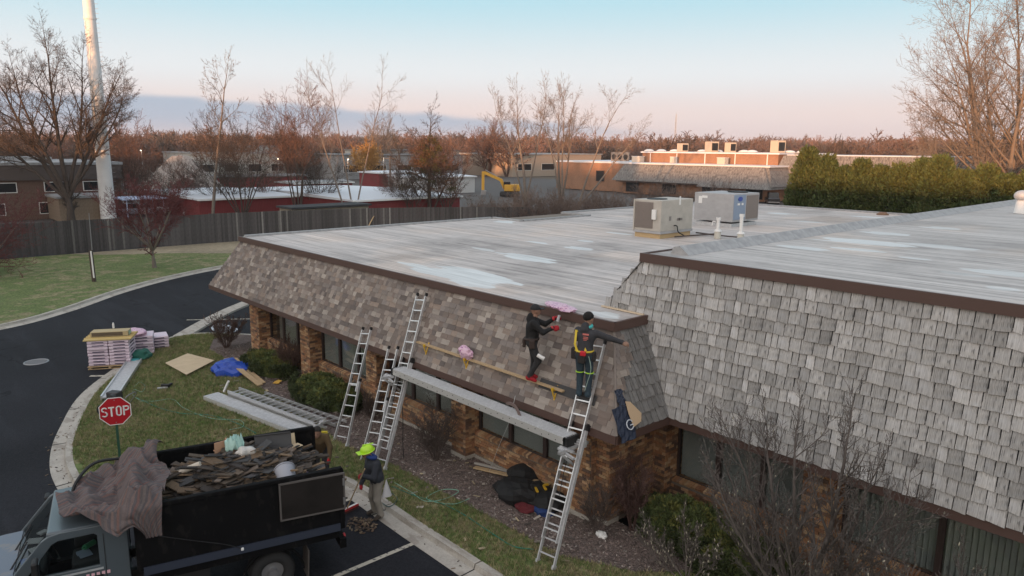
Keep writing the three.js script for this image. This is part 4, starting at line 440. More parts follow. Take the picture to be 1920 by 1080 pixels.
for (const [a, d, w, h, l] of [[1640, 330, 60, 5.2, 'far long white shed beyond the hedge'], [1780, 300, 40, 5.0, 'far pale shed beyond the low dark tree'], [1890, 260, 26, 5.6, 'far low orange brick building at the end of the hedge']]) { const p = gAt(a, d); const t = thing('far_shed', l, 'building', [p[0], 0, p[2]], Math.atan2(-RH.z, RH.x)); part('wall', box(w, h, 12, 0, h / 2, 0), a === 1890 ? M.brickFar : M.paleWall, t); part('roof', box(w + .8, .4, 12.8, 0, h + .1, 0), M.whiteRoof, t); part('door', box(3, 3, .1, w * .2, 1.5, 6.05), M.greySide, t); }
// lit yard lamps on poles
for (const [px, py, d, l] of [[265, 281, 150, 'lit yard lamp on a thin pole above the red twigs'], [521, 297, 165, 'lit yard lamp by the pale warehouse'], [652, 298, 165, 'lit yard lamp in front of the grey metal warehouse'], [719, 296, 165, 'lit yard lamp by the dark roofed warehouse']]) { const p = atD(px, py, d); const t = thing('yard_lamp', l, 'lamp', [p.x, 0, p.z], 0, 'lit yard lamps'); part('pole', tube([0, 0, 0], [0, p.y, 0], .1, .07, 8), M.steel, t); part('arm', bar([0, p.y, 0], [.7, p.y + .1, .3], .08, .08), M.steel, t); part('lamp_head', rbox(.5, .16, .3, .05, .8, p.y + .08, .35), M.steel, t); part('lens', new THREE.SphereGeometry(.16, 10, 8).translate(.8, p.y - .03, .36), new THREE.MeshStandardMaterial({ color: 0xfff2d8, emissive: rgb([1, .9, .7]), emissiveIntensity: 3 }), t); const L = new THREE.PointLight(rgb([1, .9, .7]), 6); L.position.set(.8, p.y - .25, .36); L.castShadow = true; t.add(L); }
single('wooden_pole', [tube(onY(733, 372, 0), onY(733, 372, 0).add(V(0, 7, 0)), .2, .16, 8), bar(onY(733, 372, 0).add(V(-1, 6.6, .6)), onY(733, 372, 0).add(V(1, 6.6, -.6)), .14, .14)], M.barkGrey, 'wooden utility pole standing among the white roofed sheds', 'pole');
{ const p = gAt(1259, 600); const t = thing('radio_mast', 'thin lattice radio mast far on the horizon', 'mast', p); const s = []; for (let y = 0; y < 34; y += 3) { const r = 1.4 - y * .035; for (let k = 0; k < 3; k++) { const a = k * 2.09, b = a + 2.09, r2 = r - .1; s.push(tube([Math.cos(a) * r, y, Math.sin(a) * r], [Math.cos(a) * r2, y + 3, Math.sin(a) * r2], .12, .12, 4), tube([Math.cos(a) * r, y, Math.sin(a) * r], [Math.cos(b) * r2, y + 3, Math.sin(b) * r2], .08, .08, 4)); } } part('lattice', s, M.steel, t); part('antenna', tube([0, 33, 0], [0, 38, 0], .1, .05, 5), M.steel, t); }
// excavator
{ const t = thing('excavator', 'yellow excavator with its boom and arm raised in the yard', 'excavator', [-101.8, 0, -85.5], Math.atan2(-RH.z, RH.x)); const My = MAT([.62, .34, .04], .55);
  part('track', rbox(3.6, .8, .6, .3, 4.8, .4, 1.1), M.black, t); part('track', rbox(3.6, .8, .6, .3, 4.8, .4, -1.1), M.black, t); part('body', rbox(2.8, 1.2, 2.4, .15, 5.2, 1.5, 0), My, t); part('cab', rbox(1.2, 1.4, 1.0, .1, 4.3, 1.9, .6), M.darkGlass, t);
  part('boom', [bar([3.9, 1.3, -.2], [3.2, 2.9, -.2], .42, .55), bar([3.3, 2.8, -.2], [.2, 4.15, -.2], .4, .5)], My, t); part('arm', bar([.05, 4.3, -.2], [0, 1.0, -.2], .38, .5), My, t); part('bucket', prism([[0, 0], [.9, .1], [1, .8], [.2, .9]], .9, .02).translate(-.4, .15, -.65), M.steel, t); part('hydraulic_ram', tube([2.6, 3.4, -.2], [.4, 4.6, -.2], .09, .09, 8), M.steel, t); }
// far mansard office and the sunlit block on it
{ const z = -113; const xl = onZ(1150, 345, z).x, xr = onZ(1452, 342, z).x, xm = onZ(1380, 342, z).x; const t = thing('far_office', 'far brown brick office with a grey shake mansard, across the yard', 'building'); 
  part('wall', [box(xr - xl - 3, 5.2, 26, (xl + xr) / 2, 2.6, z - 14), box(20, 5.6, 20, xl - 8.5, 2.8, z - 13)], M.brickFar, t);
  const mans = (x0, x1, zz, y0, y1, k) => quadGeo([[V(x0, y0, zz), V(x1, y0, zz), V(x1 - k, y1, zz - k), V(x0 + k, y1, zz - k)], [V(x1, y0, zz), V(x1, y0, zz - 20), V(x1 - k, y1, zz - 20), V(x1 - k, y1, zz - k)], [V(x0, y0, zz), V(x0 + k, y1, zz - k), V(x0 + k, y1, zz - 20), V(x0, y0, zz - 20)]]);
  part('mansard', [mans(xl, xr, z + .6, 2.5, 5.7, 1.8), mans(xl + 20, xr, z + 1.6, 2.1, 5.65, 2.4)], M.shakeFar, t); part('roof', [box(xr - xl - 3, .25, 24, (xl + xr) / 2, 5.75, z - 13), box(20.4, .3, 20, xl - 8.5, 5.75, z - 13)], M.whiteRoof, t); 
  part('soffit_band', [box(xr - xl - 2, .2, .3, (xl + xr) / 2, 2.35, z + .35)], M.brownDark, t); windows(t, [0, 1, 2, 3].map(i => [3, 1.7, lerp(xl + 4, xr - 4, i / 3), 1.25, z - .9, 0]), M.brown, M.darkGlass); windows(t, [[2, 2, xl - 6, 3, z - 2.9, 0]], M.brown, M.darkGlass);
  const z2 = -121, bx0 = onZ(1205, 288, z2).x, bx1 = onZ(1460, 288, z2).x; part('upper_block', box(bx1 - bx0, 7.7, 20, (bx0 + bx1) / 2, 3.9, z2 - 10), M.brickFar, t); part('upper_roof', box(bx1 - bx0 + .6, .25, 20.6, (bx0 + bx1) / 2, 7.85, z2 - 10), M.whiteRoof, t); for (let i = 0; i < 5; i++) part('downpipe', box(.15, 2, .12, lerp(bx0 + 2, bx1 - 2, i / 4), 6.7, z2 + .06), M.white, t);
  const x3 = onZ(1690, 292, z2).x; part('side_wing', box(x3 - bx1 + 6, 5, 18, (bx1 + x3) / 2 + 3, 2.5, z2 - 10), M.brickFar, t); part('side_mansard', mans(bx1, x3 + 6, z2 + 1, 4.6, 7.6, 1), M.shakeFar, t); part('door', box(1.3, 2.4, .1, onZ(1470, 350, z2).x, 1.25, z2 - .95), M.white, t); part('side_roof', box(x3 - bx1 + 4, .2, 16, (bx1 + x3) / 2 + 3, 7.62, z2 - 9), M.whiteRoof, t);
  const gs = (a, b, y, zz) => { const p = onZ(a, y, zz); return p.x; }; 
  [[1263, 1285, 1.9], [1315, 1342, 2.3], [1352, 1375, 2.1], [1437, 1468, 2.5]].forEach(([a, b, h], i) => { const x0 = onZ(a, 287, z2 - 3).x, x1 = onZ(b, 287, z2 - 3).x; const u = thing('rooftop_unit', ['small sunlit tan unit on the far office, next to the white domes', 'tall sunlit unit with a dark side, first of a close pair on the far office', 'sunlit tan unit, second of a close pair on the far office', 'big sunlit tan unit alone on the far office roof'][i], 'air conditioner', [(x0 + x1) / 2, 7.95, z2 - 4], -.35, 'units on the far office roof'); const w = (x1 - x0) * .62; part('cabinet', rbox(w, h * .85, w * .9, .05, 0, h * .45, 0), MAT([.5, .42, .33], .7), u); part('grille', box(.04, h * .6, w * .7, w / 2 + .01, h * .45, 0), M.black, u); part('curb', box(w * .95, .2, w * .85, 0, .1, 0), M.steel, u); });
  [1217, 1240, 1265, 1317, 1395, 1410, 1480, 1505, 1345].forEach((a, i) => { const p = onZ(a, 286, z2 - 6); const s = thing('roof_skylight', 'white domed skylight on the far office roof', 'skylight', [p.x, 7.97, z2 - 6], 0, 'domed skylights on the far office'); part('dome', new THREE.SphereGeometry(.9, 14, 6, 0, 6.283, 0, 1.57).scale(1.3, .55, 1), M.white, s); part('curb', box(2.5, .25, 1.9, 0, -.02, 0), M.steel, s); });
  [[1196, 3.2], [1355, 2.6], [1262, 1.6]].forEach(([a, w], i) => { const p = onZ(a, 303, z - 6); const u = thing('roof_box', ['square tan roof hatch at the corner of the far lower roof', 'sunlit tan roof box in front of the orange brick wall', 'small grey roof box by the orange brick wall'][i], 'roof box', [p.x, 5.88, z - 6]); part('cabinet', rbox(w * .6, 1.1, w * .5, .05, 0, .55, 0), MAT([.5, .45, .38], .7), u); part('lid', box(w * .64, .08, w * .54, 0, 1.14, 0), M.white, u); });
  for (let i = 0; i < 3; i++) { const p = onZ(1152 + i * 11, 294, z - 10); const v = thing('roof_vent', 'dark arched vent in a grey screen on the far roof', 'vent', [p.x, 5.88, z - 10], 0, 'arched vents on the far roof'); part('screen', box(1.6, 1.9, .3, 0, .95, 0), M.shakeFar, v); part('hood', new THREE.CylinderGeometry(.55, .55, .12, 14).rotateX(Math.PI / 2).translate(0, .9, .2), M.black, v); } }
// vehicles
function car(label, x, z, ry, body, o = {}) { const t = thing(o.name || 'parked_car', label, 'car', [x, -.12, z], ry, o.group); const H = o.h || 1.45, L = o.l || 4.5, W = 1.8, b = H * .56; const bm = new THREE.MeshPhysicalMaterial({ color: rgb(body), roughness: .35, clearcoat: 1, clearcoatRoughness: .1 });
  part('body', prism([[-L / 2, .28], [L / 2, .28], [L / 2, b * .9], [L * .28, b], [-L * .47, b], [-L / 2, b * .9]], W - .1, .05).translate(0, 0, -W / 2 + .05), bm, t); const s = o.suv ? [[-L * .46, b], [L * .25, b], [L * .12, H], [-L * .42, H]] : [[-L * .42, b], [L * .26, b], [L * .08, H], [-L * .22, H]]; part('cabin', prism(s, W - .36, .03).translate(0, 0, -W / 2 + .18), M.darkGlass, t); part('roof', rbox(L * (o.suv ? .5 : .28), .06, W - .4, .03, o.suv ? -L * .15 : -L * .07, H + .02, 0), bm, t);
  for (const [sx, sz] of [[1, 1], [1, -1], [-1, 1], [-1, -1]]) { const w = part('wheel', new THREE.CylinderGeometry(.34, .34, .22, 18).rotateX(Math.PI / 2).translate(sx * L * .31, .34, sz * (W / 2 - .1)), M.rubber, t); part('rim', new THREE.CylinderGeometry(.2, .2, .24, 12).rotateX(Math.PI / 2).translate(sx * L * .31, .34, sz * (W / 2 - .1)), M.steel, w); part(sx > 0 ? 'headlight' : 'tail_light', rbox(.06, .14, .34, .02, sx * L / 2, b * .78, sz * (W / 2 - .25)), sx > 0 ? M.white : M.red, t); } part('bumper', [box(.1, .14, W, L / 2 + .03, .42, 0), box(.1, .14, W, -L / 2 - .03, .42, 0)], M.steel, t); return t; }
{ const q = onY(1447, 382, -.1); car('black off-road car parked beside the evergreen hedge and far office', q.x, q.z, 2.2, [.008, .009, .011], { suv: 1, h: 1.85, l: 4.6 }); }
[[250, 92, [.3, .33, .4], 'silver blue car parked behind the fence, by the pole'], [300, 100, [.05, .06, .08], 'dark car parked behind the fence, in front of the soil heap'], [330, 96, [.55, .56, .58], 'white car parked behind the fence, in front of the soil heap'], [372, 92, [.5, .52, .56], 'pale car parked behind the fence beside the red shed'], [90, 88, [.45, .5, .6], 'pale blue car parked in front of the brick building']].forEach(([px, d, c, l], i) => { const p = gAt(px, d); car(l, p[0], p[2], 1.2 + i * .4, c, { group: 'cars parked behind the fence' }); });
// ------------------------------------------------------------------ things on the flat roofs
{ const M_c = MAT([1, 1, 1], .6, { map: tex(128, 128, (u, v) => mul([.46, .43, .385], .8 + .25 * fbm(u, v, 6, 10, 4, 871)), [1.5, 1.5]) }), M_g = MAT([1, 1, 1], .55, { map: tex(128, 128, (u, v) => mul([.385, .385, .395], .8 + .25 * fbm(u, v, 6, 10, 4, 872)), [1.5, 1.5]) }), fin = MAT([.21, .18, .165], .75), panel = MAT([.24, .30, .40], .6);
  const u1 = thing('rooftop_unit', 'beige rooftop air conditioner with a brown coil face standing on a tan curb', 'air conditioner', [-19.35, T1, -26.5]); const w = 1.42, d = 2.3, h = 1.32;
  part('cabinet', rbox(w, h, d, .03, 0, .28 + h / 2, 0), M_c, u1); part('curb', box(w - .1, .2, d - .1, 0, .08, 0), MAT([.5, .36, .2], .8), u1); part('base_rail', box(w + .04, .1, d + .04, 0, .24, 0), M_g, u1); const cf = part('coil_face', box(.92, 1.1, .03, -.16, .95, d / 2 + .012), fin, u1); const fs = []; for (let y = .43; y < 1.48; y += .028) fs.push(box(.9, .006, .02, -.16, y, d / 2 + .03)); part('fin', fs, MAT([.28, .245, .225], .6), cf, { kind: 'stuff' }); part('corner_post', box(.06, h, .05, -.68, .28 + h / 2, d / 2 + .02), M_c, u1); part('disconnect_box', rbox(.2, .42, .1, .02, .4, 1.0, d / 2 + .06), M.white, u1); part('fan_guard', [new THREE.TorusGeometry(.42, .02, 5, 24).rotateX(1.57).translate(0, .29 + h, .5), new THREE.CylinderGeometry(.4, .4, .03, 20).translate(0, .285 + h, .5)], M.black, u1); for (const [y, z, a, b] of [[.62, .5, .18, .14], [.55, -.1, .12, .2], [.55, -.25, .1, .26], [1.35, -.15, .36, .1]]) part('decal', box(.012, a, b, w / 2 + .006, y + .2, z), y > 1 ? M.white : MAT([.22, .2, .19], .7), u1); part('drain_pipe', path([[w / 2, .5, .2], [w / 2 + .15, .5, .2], [w / 2 + .16, .25, .1], [w / 2 + .3, .05, -.2]], .025), M.rubber, u1);
  const u2 = thing('rooftop_unit', 'grey rooftop air conditioner with a blue panel behind the beige one', 'air conditioner', [-20.35, T1, -33.1]); part('cabinet', rbox(2.2, 1.36, 2.4, .03, 0, .24 + .68, 0), M_g, u2); part('curb', box(2.05, .18, 2.25, 0, .07, 0), M.aluDull, u2); part('access_panel', rbox(.03, 1.2, 1.05, .01, 1.105, .95, .62), panel, u2); part('coil_face', box(.03, 1.15, 1.1, 1.105, .92, -.56), fin, u2); part('fan_guard', [new THREE.TorusGeometry(.5, .02, 5, 24).rotateX(1.57).translate(.3, 1.64, -.5), new THREE.CylinderGeometry(.48, .48, .06, 20).translate(.3, 1.62, -.5)], M.black, u2); part('maker_badge', new THREE.CylinderGeometry(.2, .2, .02, 20).scale(1, 1, .55).rotateZ(1.57).rotateX(1.57).translate(1.13, 1.35, .62), MAT([.05, .09, .35], .4), u2); for (const [y, z, a, b] of [[1.1, .75, .1, .2], [1.1, .4, .1, .16]]) part('decal', box(.012, a, b, 1.127, y, z), M.white, u2); for (const [x, y, a, b] of [[-.75, 1.25, .35, .2], [-.5, 1.4, .12, .3]]) part('decal', box(b, a, .012, x, y, 1.206), M.white, u2);
  for (const [px, py, top, i] of [[1345, 447, .9, 0], [1388, 452, 1.12, 1]]) { const q = onY(px, py, T1); const t = thing('vent_pipe', ['short white roof vent pipe with a side elbow', 'taller white roof vent pipe with a capped top'][i], 'vent pipe', [q.x, T1, q.z]); part('boot', tube([0, 0, 0], [0, .32, 0], .15, .13, 14), MAT([.55, .53, .47], .7), t); part('pipe', tube([0, .3, 0], [0, top, 0], .075, .075, 12), M.white, t); part('cap', tube([0, top - .12, 0], [0, top, 0], .1, .1, 12), M.white, t); part('collar', tube([0, .3, 0], [0, .38, 0], .17, .12, 14), M.white, t); if (!i) part('elbow', path([[-.08, .7, .05], [-.2, .7, .1], [-.22, .55, .1]], .025), M.white, t); }
  { const pts = [[1305, 436], [1345, 441], [1390, 445], [1448, 446]].map(p => onY(p[0], p[1], T1 + .06)); const pts2 = [[1265, 444], [1320, 440], [1345, 438]].map(p => onY(p[0], p[1], T1 + .06)); single('gas_pipe', path(pts, .03, 6), MAT([.07, .05, .045], .7), 'dark pipe run laid across the flat roof past the vent pipes', 'pipe'); single('gas_pipe', path(pts2, .03, 6), MAT([.07, .05, .045], .7), 'short dark pipe joining the beige air conditioner to the pipe run', 'pipe'); }
  { const q = onY(1912, 400, S1); const t = thing('roof_vent', 'white turbine roof vent at the far edge of the upper roof', 'vent', [q.x, S1, q.z]); part('base', tube([0, 0, 0], [0, .5, 0], .22, .16, 14), M.white, t); part('turbine', new THREE.SphereGeometry(.28, 14, 10).scale(1, .75, 1).translate(0, .68, 0), M.aluDull, t); }
  { const q = onY(1655, 401, T1 + .05); single('roof_drain', [new THREE.CylinderGeometry(.2, .35, .16, 14).translate(q.x, T1 + .07, q.z), new THREE.TorusGeometry(.3, .04, 6, 16).rotateX(1.57).translate(q.x, T1 + .03, q.z)], MAT([.2, .12, .08], .9), 'rusty domed roof drain at the back edge of the flat roof', 'drain'); } }
// ------------------------------------------------------------------ dump truck
const truckPos = V(-13.44, -.12, -7.0), truckRy = Math.atan2(-.968, -.25);
const tW = (x, y, z) => V(x, y, z).applyAxisAngle(UPW, truckRy).add(truckPos);
const truck = thing('dump_truck', 'black high sided dump truck with grey cab, loaded with roofing debris', 'truck', truckPos, truckRy);
{
  M.boxPaint = MATP([1, 1, 1], .8, { map: tex(512, 256, (u, v) => { const a = fbm(u, v, 6, 6, 5, 901), sc = sstep(.64, .72, fbm(u, v, 40, 8, 3, 903)); return mixc(mul([.0035, .0035, .0042], .6 + .9 * a), [.02, .018, .017], sc * .4); }, [3, 1.5]) });
  M.boxDoor = MATP([1, 1, 1], .7, { map: tex(256, 256, (u, v) => mul([.018, .0155, .0145], .6 + .9 * fbm(u, v, 5, 5, 5, 905)), [1.5, 1.5]) });
  M.rail = MAT([.028, .036, .058], .5); M.edge = MAT([.10, .09, .085], .6);
  const L = 3.65, W = 1.2, Y0 = 1.22, Y1 = 2.42;
  part('box_side', [box(L, Y1 - Y0, .05, L / 2, (Y0 + Y1) / 2, -W), rbox(L, .09, .11, .02, L / 2, Y1 - .02, -W)], M.boxPaint, truck); part('box_side', [box(L, Y1 - Y0, .05, L / 2, (Y0 + Y1) / 2, W), rbox(L, .09, .11, .02, L / 2, Y1 - .02, W)], M.boxPaint, truck);
  part('bulkhead', [box(.06, Y1 - Y0 + .1, 2 * W, L, (Y0 + Y1) / 2 + .05, 0)], M.boxPaint, truck); part('box_floor', box(L, .06, 2 * W, L / 2, Y0 + .03, 0), M.boxPaint, truck);
  part('side_rail', [box(3.5, .15, .05, 1.83, 1.2, -W - .03)], M.rail, truck); part('side_rail', box(3.5, .15, .05, 1.83, 1.2, W + .03), M.rail, truck);
  part('skirt', [box(3.4, .16, .04, 1.8, 1.04, -W + .02), box(3.4, .16, .04, 1.8, 1.04, W - .02)], M.boxPaint, truck);
  for (const s of [-1, 1]) { const d = part('tailgate_door', [box(1.2, .72, .03, .6, 1.98, 0)], M.boxDoor, truck); d.position.z = s * (W + .1); d.rotation.y = s * .04; part('door_frame', [box(1.24, .03, .05, .6, 2.345, 0), box(1.24, .03, .05, .6, 1.615, 0), box(.03, .72, .05, 1.205, 1.98, 0), box(.03, .72, .05, -.005, 1.98, 0)], M.edge, d); part('hinge', [tube([0, 1.7, 0], [0, 1.85, 0], .03, .03, 8), tube([0, 2.1, 0], [0, 2.25, 0], .03, .03, 8)], M.steel, d); }
  part('rear_frame', [box(.08, 1.1, .1, .02, 1.85, -W), box(.08, 1.1, .1, .02, 1.85, W), box(.09, .14, 2 * W, .02, 1.2, 0)], M.boxPaint, truck);
  part('chassis', [box(6.6, .18, .12, 3.2, .78, -.42), box(6.6, .18, .12, 3.2, .78, .42), box(.14, .14, 1, .4, .78, 0), box(.14, .14, 1, 2.6, .78, 0), box(1.0, .4, .5, 3.0, .72, -.85)], M.black, truck);
  part('bumper', [box(.12, .2, 2.1, -.02, .72, 0)], M.boxPaint, truck); for (const s of [-1, 1]) part('tail_light', tube([-.09, .8, s * .9], [-.06, .8, s * .9], .06, .06, 12), M.red, truck);
  for (const s of [-1, 1]) { part('mud_flap', box(.02, .62, .5, .72, .52, s * .95, 0, 0, .05), MAT([.07, .06, .055], .9), truck);
    for (const [x, z, r, dual] of [[1.37, s * .93, .43, 1], [5.75, s * .95, .42, 0]]) { const w = part('wheel', [new THREE.TorusGeometry(r - .11, .115, 12, 32).translate(x, r, z + (dual ? s * .02 : 0)), ...(dual ? [new THREE.TorusGeometry(r - .11, .115, 12, 32).translate(x, r, z - s * .27)] : [])], M.rubber, truck); part('rim', [new THREE.CylinderGeometry(r - .16, r - .16, .1, 24).rotateX(Math.PI / 2).translate(x, r, z - s * .02), new THREE.TorusGeometry(r - .17, .018, 6, 28).translate(x, r, z + s * .06), tube([x, r, z], [x, r, z + s * .12], .1, .08, 14)], M.steel, w); } part('wheel_arch', new THREE.TorusGeometry(.56, .03, 5, 16, Math.PI).translate(1.37, .45, s * 1.12), M.boxPaint, truck); }
  // cab: hollow above the belt line
  M.tint = new THREE.MeshPhysicalMaterial({ color: rgb([.5, .54, .54]), roughness: .05, transmission: 1, thickness: 0, ior: 1.5, side: THREE.DoubleSide });
  M.cabPaint = new THREE.MeshPhysicalMaterial({ color: rgb([.075, .095, .11]), roughness: .42, clearcoat: .6, clearcoatRoughness: .25 }); M.hood = new THREE.MeshPhysicalMaterial({ color: rgb([1, 1, 1]), roughness: .45, clearcoat: .5, clearcoatRoughness: .3, map: tex(256, 256, (u, v) => mixc([.10, .115, .16], [.16, .145, .15], sstep(.56, .68, fbm(u, v, 8, 8, 4, 911))), [1.6, 1.6]) });
  part('cab_floor', [box(1.75, .1, 1.8, 4.66, .68, 0), box(.08, .8, 1.8, 5.52, 1.03, 0)], M.cabPaint, truck); part('cab_back', [box(.06, 1.42, 1.8, 3.84, 1.36, 0)], M.cabPaint, truck);
  part('cab_roof', [rbox(1.2, .1, 1.86, .045, 4.4, 2.08, 0)], M.cabPaint, truck);
  for (const s of [-1, 1]) { const sh = new THREE.Shape([[3.8, .62], [5.58, .62], [5.58, 1.41], [5.07, 2.0], [4.96, 2.07], [4.8, 2.1], [3.98, 2.1], [3.86, 2.06], [3.8, 1.96]].map(p => new THREE.Vector2(...p))); sh.holes.push(new THREE.Path([[4.24, 1.36], [4.24, 1.94], [4.3, 1.99], [4.84, 1.98], [4.94, 1.93], [5.36, 1.4], [5.2, 1.36]].map(p => new THREE.Vector2(...p)))); const dr = part('door', new THREE.ExtrudeGeometry(sh, { depth: .04, bevelEnabled: true, bevelSize: .012, bevelThickness: .012, bevelSegments: 2 }).translate(0, 0, s > 0 ? .91 : -.95), M.cabPaint, truck);
    part('side_window', quadGeo([[V(4.22, 1.34, s * .93), V(4.22, 2.0, s * .93), V(4.92, 1.99, s * .93), V(5.4, 1.38, s * .93)]]), M.tint, dr); part('handle', box(.18, .04, .03, 4.3, 1.18, s * .985), M.black, dr); part('door_seam', [box(.012, 1.3, .006, 4.16, 1.3, s * .966), box(.012, .72, .006, 5.46, 1.0, s * .966)], M.black, dr); part('door_trim', box(1.2, .03, .02, 4.8, 1.31, s * .97), M.aluDull, dr);
    const mr = part('mirror', [rbox(.1, .42, .24, .04, 5.15, 1.68, s * 1.32), rbox(.1, .16, .24, .04, 5.15, 1.36, s * 1.32), bar([5.15, 1.6, s * .95], [5.15, 1.6, s * 1.25], .04, .04), bar([5.15, 1.42, s * .95], [5.15, 1.42, s * 1.25], .04, .04)], M.black, truck); part('mirror_glass', box(.01, .34, .18, 5.09, 1.68, s * 1.32), M.darkGlass, mr); }
  part('windshield', quadGeo([[V(5.0, 2.05, -.9), V(5.57, 1.41, -.9), V(5.57, 1.41, .9), V(5.0, 2.05, .9)]]), M.tint, truck);
  part('cowl', box(.34, .05, 1.9, 5.68, 1.385, 0), M.black, truck); part('wiper', bar([5.6, 1.44, -.6], [5.38, 1.66, -.1], .02, .02), M.black, truck); part('wiper', bar([5.6, 1.44, .1], [5.38, 1.66, .6], .02, .02), M.black, truck);
  part('hood', [prism([[5.62, .7], [7.1, .7], [7.15, 1.08], [6.9, 1.22], [5.85, 1.36], [5.62, 1.37]], 1.72, .08).translate(0, 0, -.86)], M.hood, truck); part('fender', [rbox(1.3, .3, .3, .1, 6.1, .98, -.98), rbox(1.3, .3, .3, .1, 6.1, .98, .98)], M.hood, truck); part('grille', box(.06, .4, 1.3, 7.22, .9, 0), M.black, truck); for (const s of [-1, 1]) part('headlight', rbox(.08, .22, .28, .03, 7.2, .95, s * .76), M.white, truck); part('front_bumper', rbox(.2, .26, 2.05, .05, 7.3, .58, 0), M.aluDull, truck);
  part('dashboard', rbox(.5, .2, 1.7, .06, 5.3, 1.36, 0), M.black, truck); for (const s of [-.45, .45]) part('seat', [rbox(.5, .2, .55, .06, 4.45, 1.3, s), rbox(.16, .6, .55, .06, 4.15, 1.62, s, 0, -.15)], MAT([.05, .052, .055], .9), truck); part('steering_wheel', new THREE.TorusGeometry(.19, .018, 6, 24).rotateY(Math.PI / 2).rotateZ(-.5).translate(4.98, 1.55, -.45), M.black, truck);
  part('door_lettering', [0, 1, 2, 3, 4].map(i => box(.05, .06, .004, 4.45 - i * .08, 1.22, -.972)), MAT([.75, .45, .5], .6), truck); part('rope', path([[3.3, 1.85, -1.3], [2.8, 1.62, -1.26], [2.2, 1.38, -1.27], [1.95, 1.24, -1.27]], .008, 5), M.black, truck); part('clip', rbox(.05, .05, .04, .01, 1.93, 1.22, -1.27), M.white, truck); part('exhaust_stack', tube([3.6, .5, .5], [3.75, .45, .9], .05, .05, 10), M.steel, truck);
}
// clutter on the dash
{ const put = (n, l, g, m) => { const t = single(n, g, m, l, n.replace('_', ' ')); t.position.copy(truckPos); t.rotation.y = truckRy; }; put('paper_stack', 'crumpled white papers lying on the truck dashboard', [box(.2, .012, .26, 5.25, 1.475, -.1, .4), box(.24, .012, .2, 5.32, 1.49, .25, -.3), box(.16, .03, .12, 5.2, 1.5, .52, .7)], M.white); put('blue_folder', 'blue folder lying on the truck dashboard behind the windshield', [box(.22, .02, .3, 5.34, 1.478, -.5, .2)], MAT([.03, .1, .4], .5)); put('clip_board', 'pale clipboard on the truck seat behind the side window', [box(.2, .015, .28, 4.5, 1.42, -.5, .3), box(.04, .03, .1, 4.6, 1.43, -.5, .3)], MAT([.35, .42, .55], .6)); put('water_bottle', 'green plastic bottle on the truck seat', [tube([4.35, 1.45, -.2], [4.5, 1.47, -.38], .05, .05, 10), tube([4.5, 1.47, -.38], [4.53, 1.475, -.42], .02, .02, 8)], MAT([.1, .4, .2], .3)); }
// striped moving blanket thrown over the front of the box and the cab
{ const nx = 64, nz = 70, pos = [], uv = [], idx = []; const base = (x, z) => { let h = x < 3.68 ? 2.5 : x < 3.9 ? lerp(2.5, 2.2, (x - 3.68) / .22) : 2.15; if (x > 4.98) h = 2.15 - (x - 4.98) * .75; return h; };
  for (let i = 0; i <= nx; i++) for (let j = 0; j <= nz; j++) { const u = i / nx, v = j / nz; let z = lerp(1.28, -1.75, v); const x0 = 3.02 + .1 * Math.sin(v * 9) + .16 * v, x1 = lerp(4.5, 4.86, sstep(0, .5, v)) - 1.35 * sstep(.62, 1, v); let x = lerp(x0, x1, u); x += .05 * Math.sin(v * 13 + u * 3);
    let y = base(x, z); const fold = .10 * Math.sin(u * 9 + v * 6.5 + 1.8 * Math.sin(v * 4)) + .07 * Math.sin(v * 19 - u * 7) + .05 * Math.sin(u * 21 + v * 3) + .035 * Math.sin(u * 5 + v * 37); const rg = 1 - Math.abs(2 * fbm(u * .5 + .1, v * .5 + .1, 7, 9, 3, 927) - 1); y += Math.abs(fold) * .8 + .2 * rg * rg * rg + .0; if (x < 3.62 && Math.abs(z) < 1.12) y -= .22 * sstep(0, .5, 1.1 - Math.abs(z)) * sstep(0, .3, 3.6 - x);
    const lim = x < 3.75 ? 1.29 : 1.29; if (z < -1.2) { const o = -1.2 - z; y = Math.min(y, base(x, z) + .06) - o * 1.25; z = -1.2 - Math.min(o, .1) - .03 * Math.abs(Math.sin(u * 16 + 1)) - .02; }
    pos.push(x, y, z); uv.push(u * 1.9, v * 3.1); }
  for (let i = 0; i < nx; i++) for (let j = 0; j < nz; j++) { const a = i * (nz + 1) + j, b = a + nz + 1; idx.push(a, b, a + 1, b, b + 1, a + 1); }
  const g = new THREE.BufferGeometry(); g.setAttribute('position', new THREE.Float32BufferAttribute(pos, 3)); g.setAttribute('uv', new THREE.Float32BufferAttribute(uv, 2)); g.setIndex(idx); g.computeVertexNormals();
  const stripe = tex(256, 512, (u, v) => { const k = v * 26, b = Math.floor(k) % 13, f = k % 1; const C = [[.17, .13, .125], [.13, .115, .12], [.23, .16, .145], [.105, .10, .11], [.22, .11, .095], [.13, .115, .115], [.20, .165, .155], [.10, .095, .105], [.25, .17, .15], [.14, .125, .13], [.24, .13, .105], [.13, .12, .125], [.19, .15, .145]]; let c = mixc(C[b], C[(b + 1) % 13], sstep(.75, 1, f)); if (vn(u * 2, v * 120, 2, 120, 921) > .82) c = mixc(c, [.26, .16, .14], .5); return mul(mixc(c, [.06, .05, .052], .55), .75 + .5 * fbm(u, v, 90, 200, 2, 923)); }, [3.0, 3.0]); stripe.repeat.set(.8, 1.25); stripe.rotation = .35;
  const m = single('striped_blanket', g, MAT([1, 1, 1], .95, { map: stripe }), 'rumpled brown and red striped blanket draped over the truck box front and cab', 'blanket', null, { keepUV: true }); m.position.copy(truckPos); m.rotation.y = truckRy; }
single('black_hoop', path([tW(3.75, 2.45, 1.15), tW(4.3, 2.5, .98), tW(4.62, 2.28, .62), tW(4.68, 2.1, .45)], .03, 8), M.black, 'black bent hose arching from the blanket to the cab roof', 'hose');
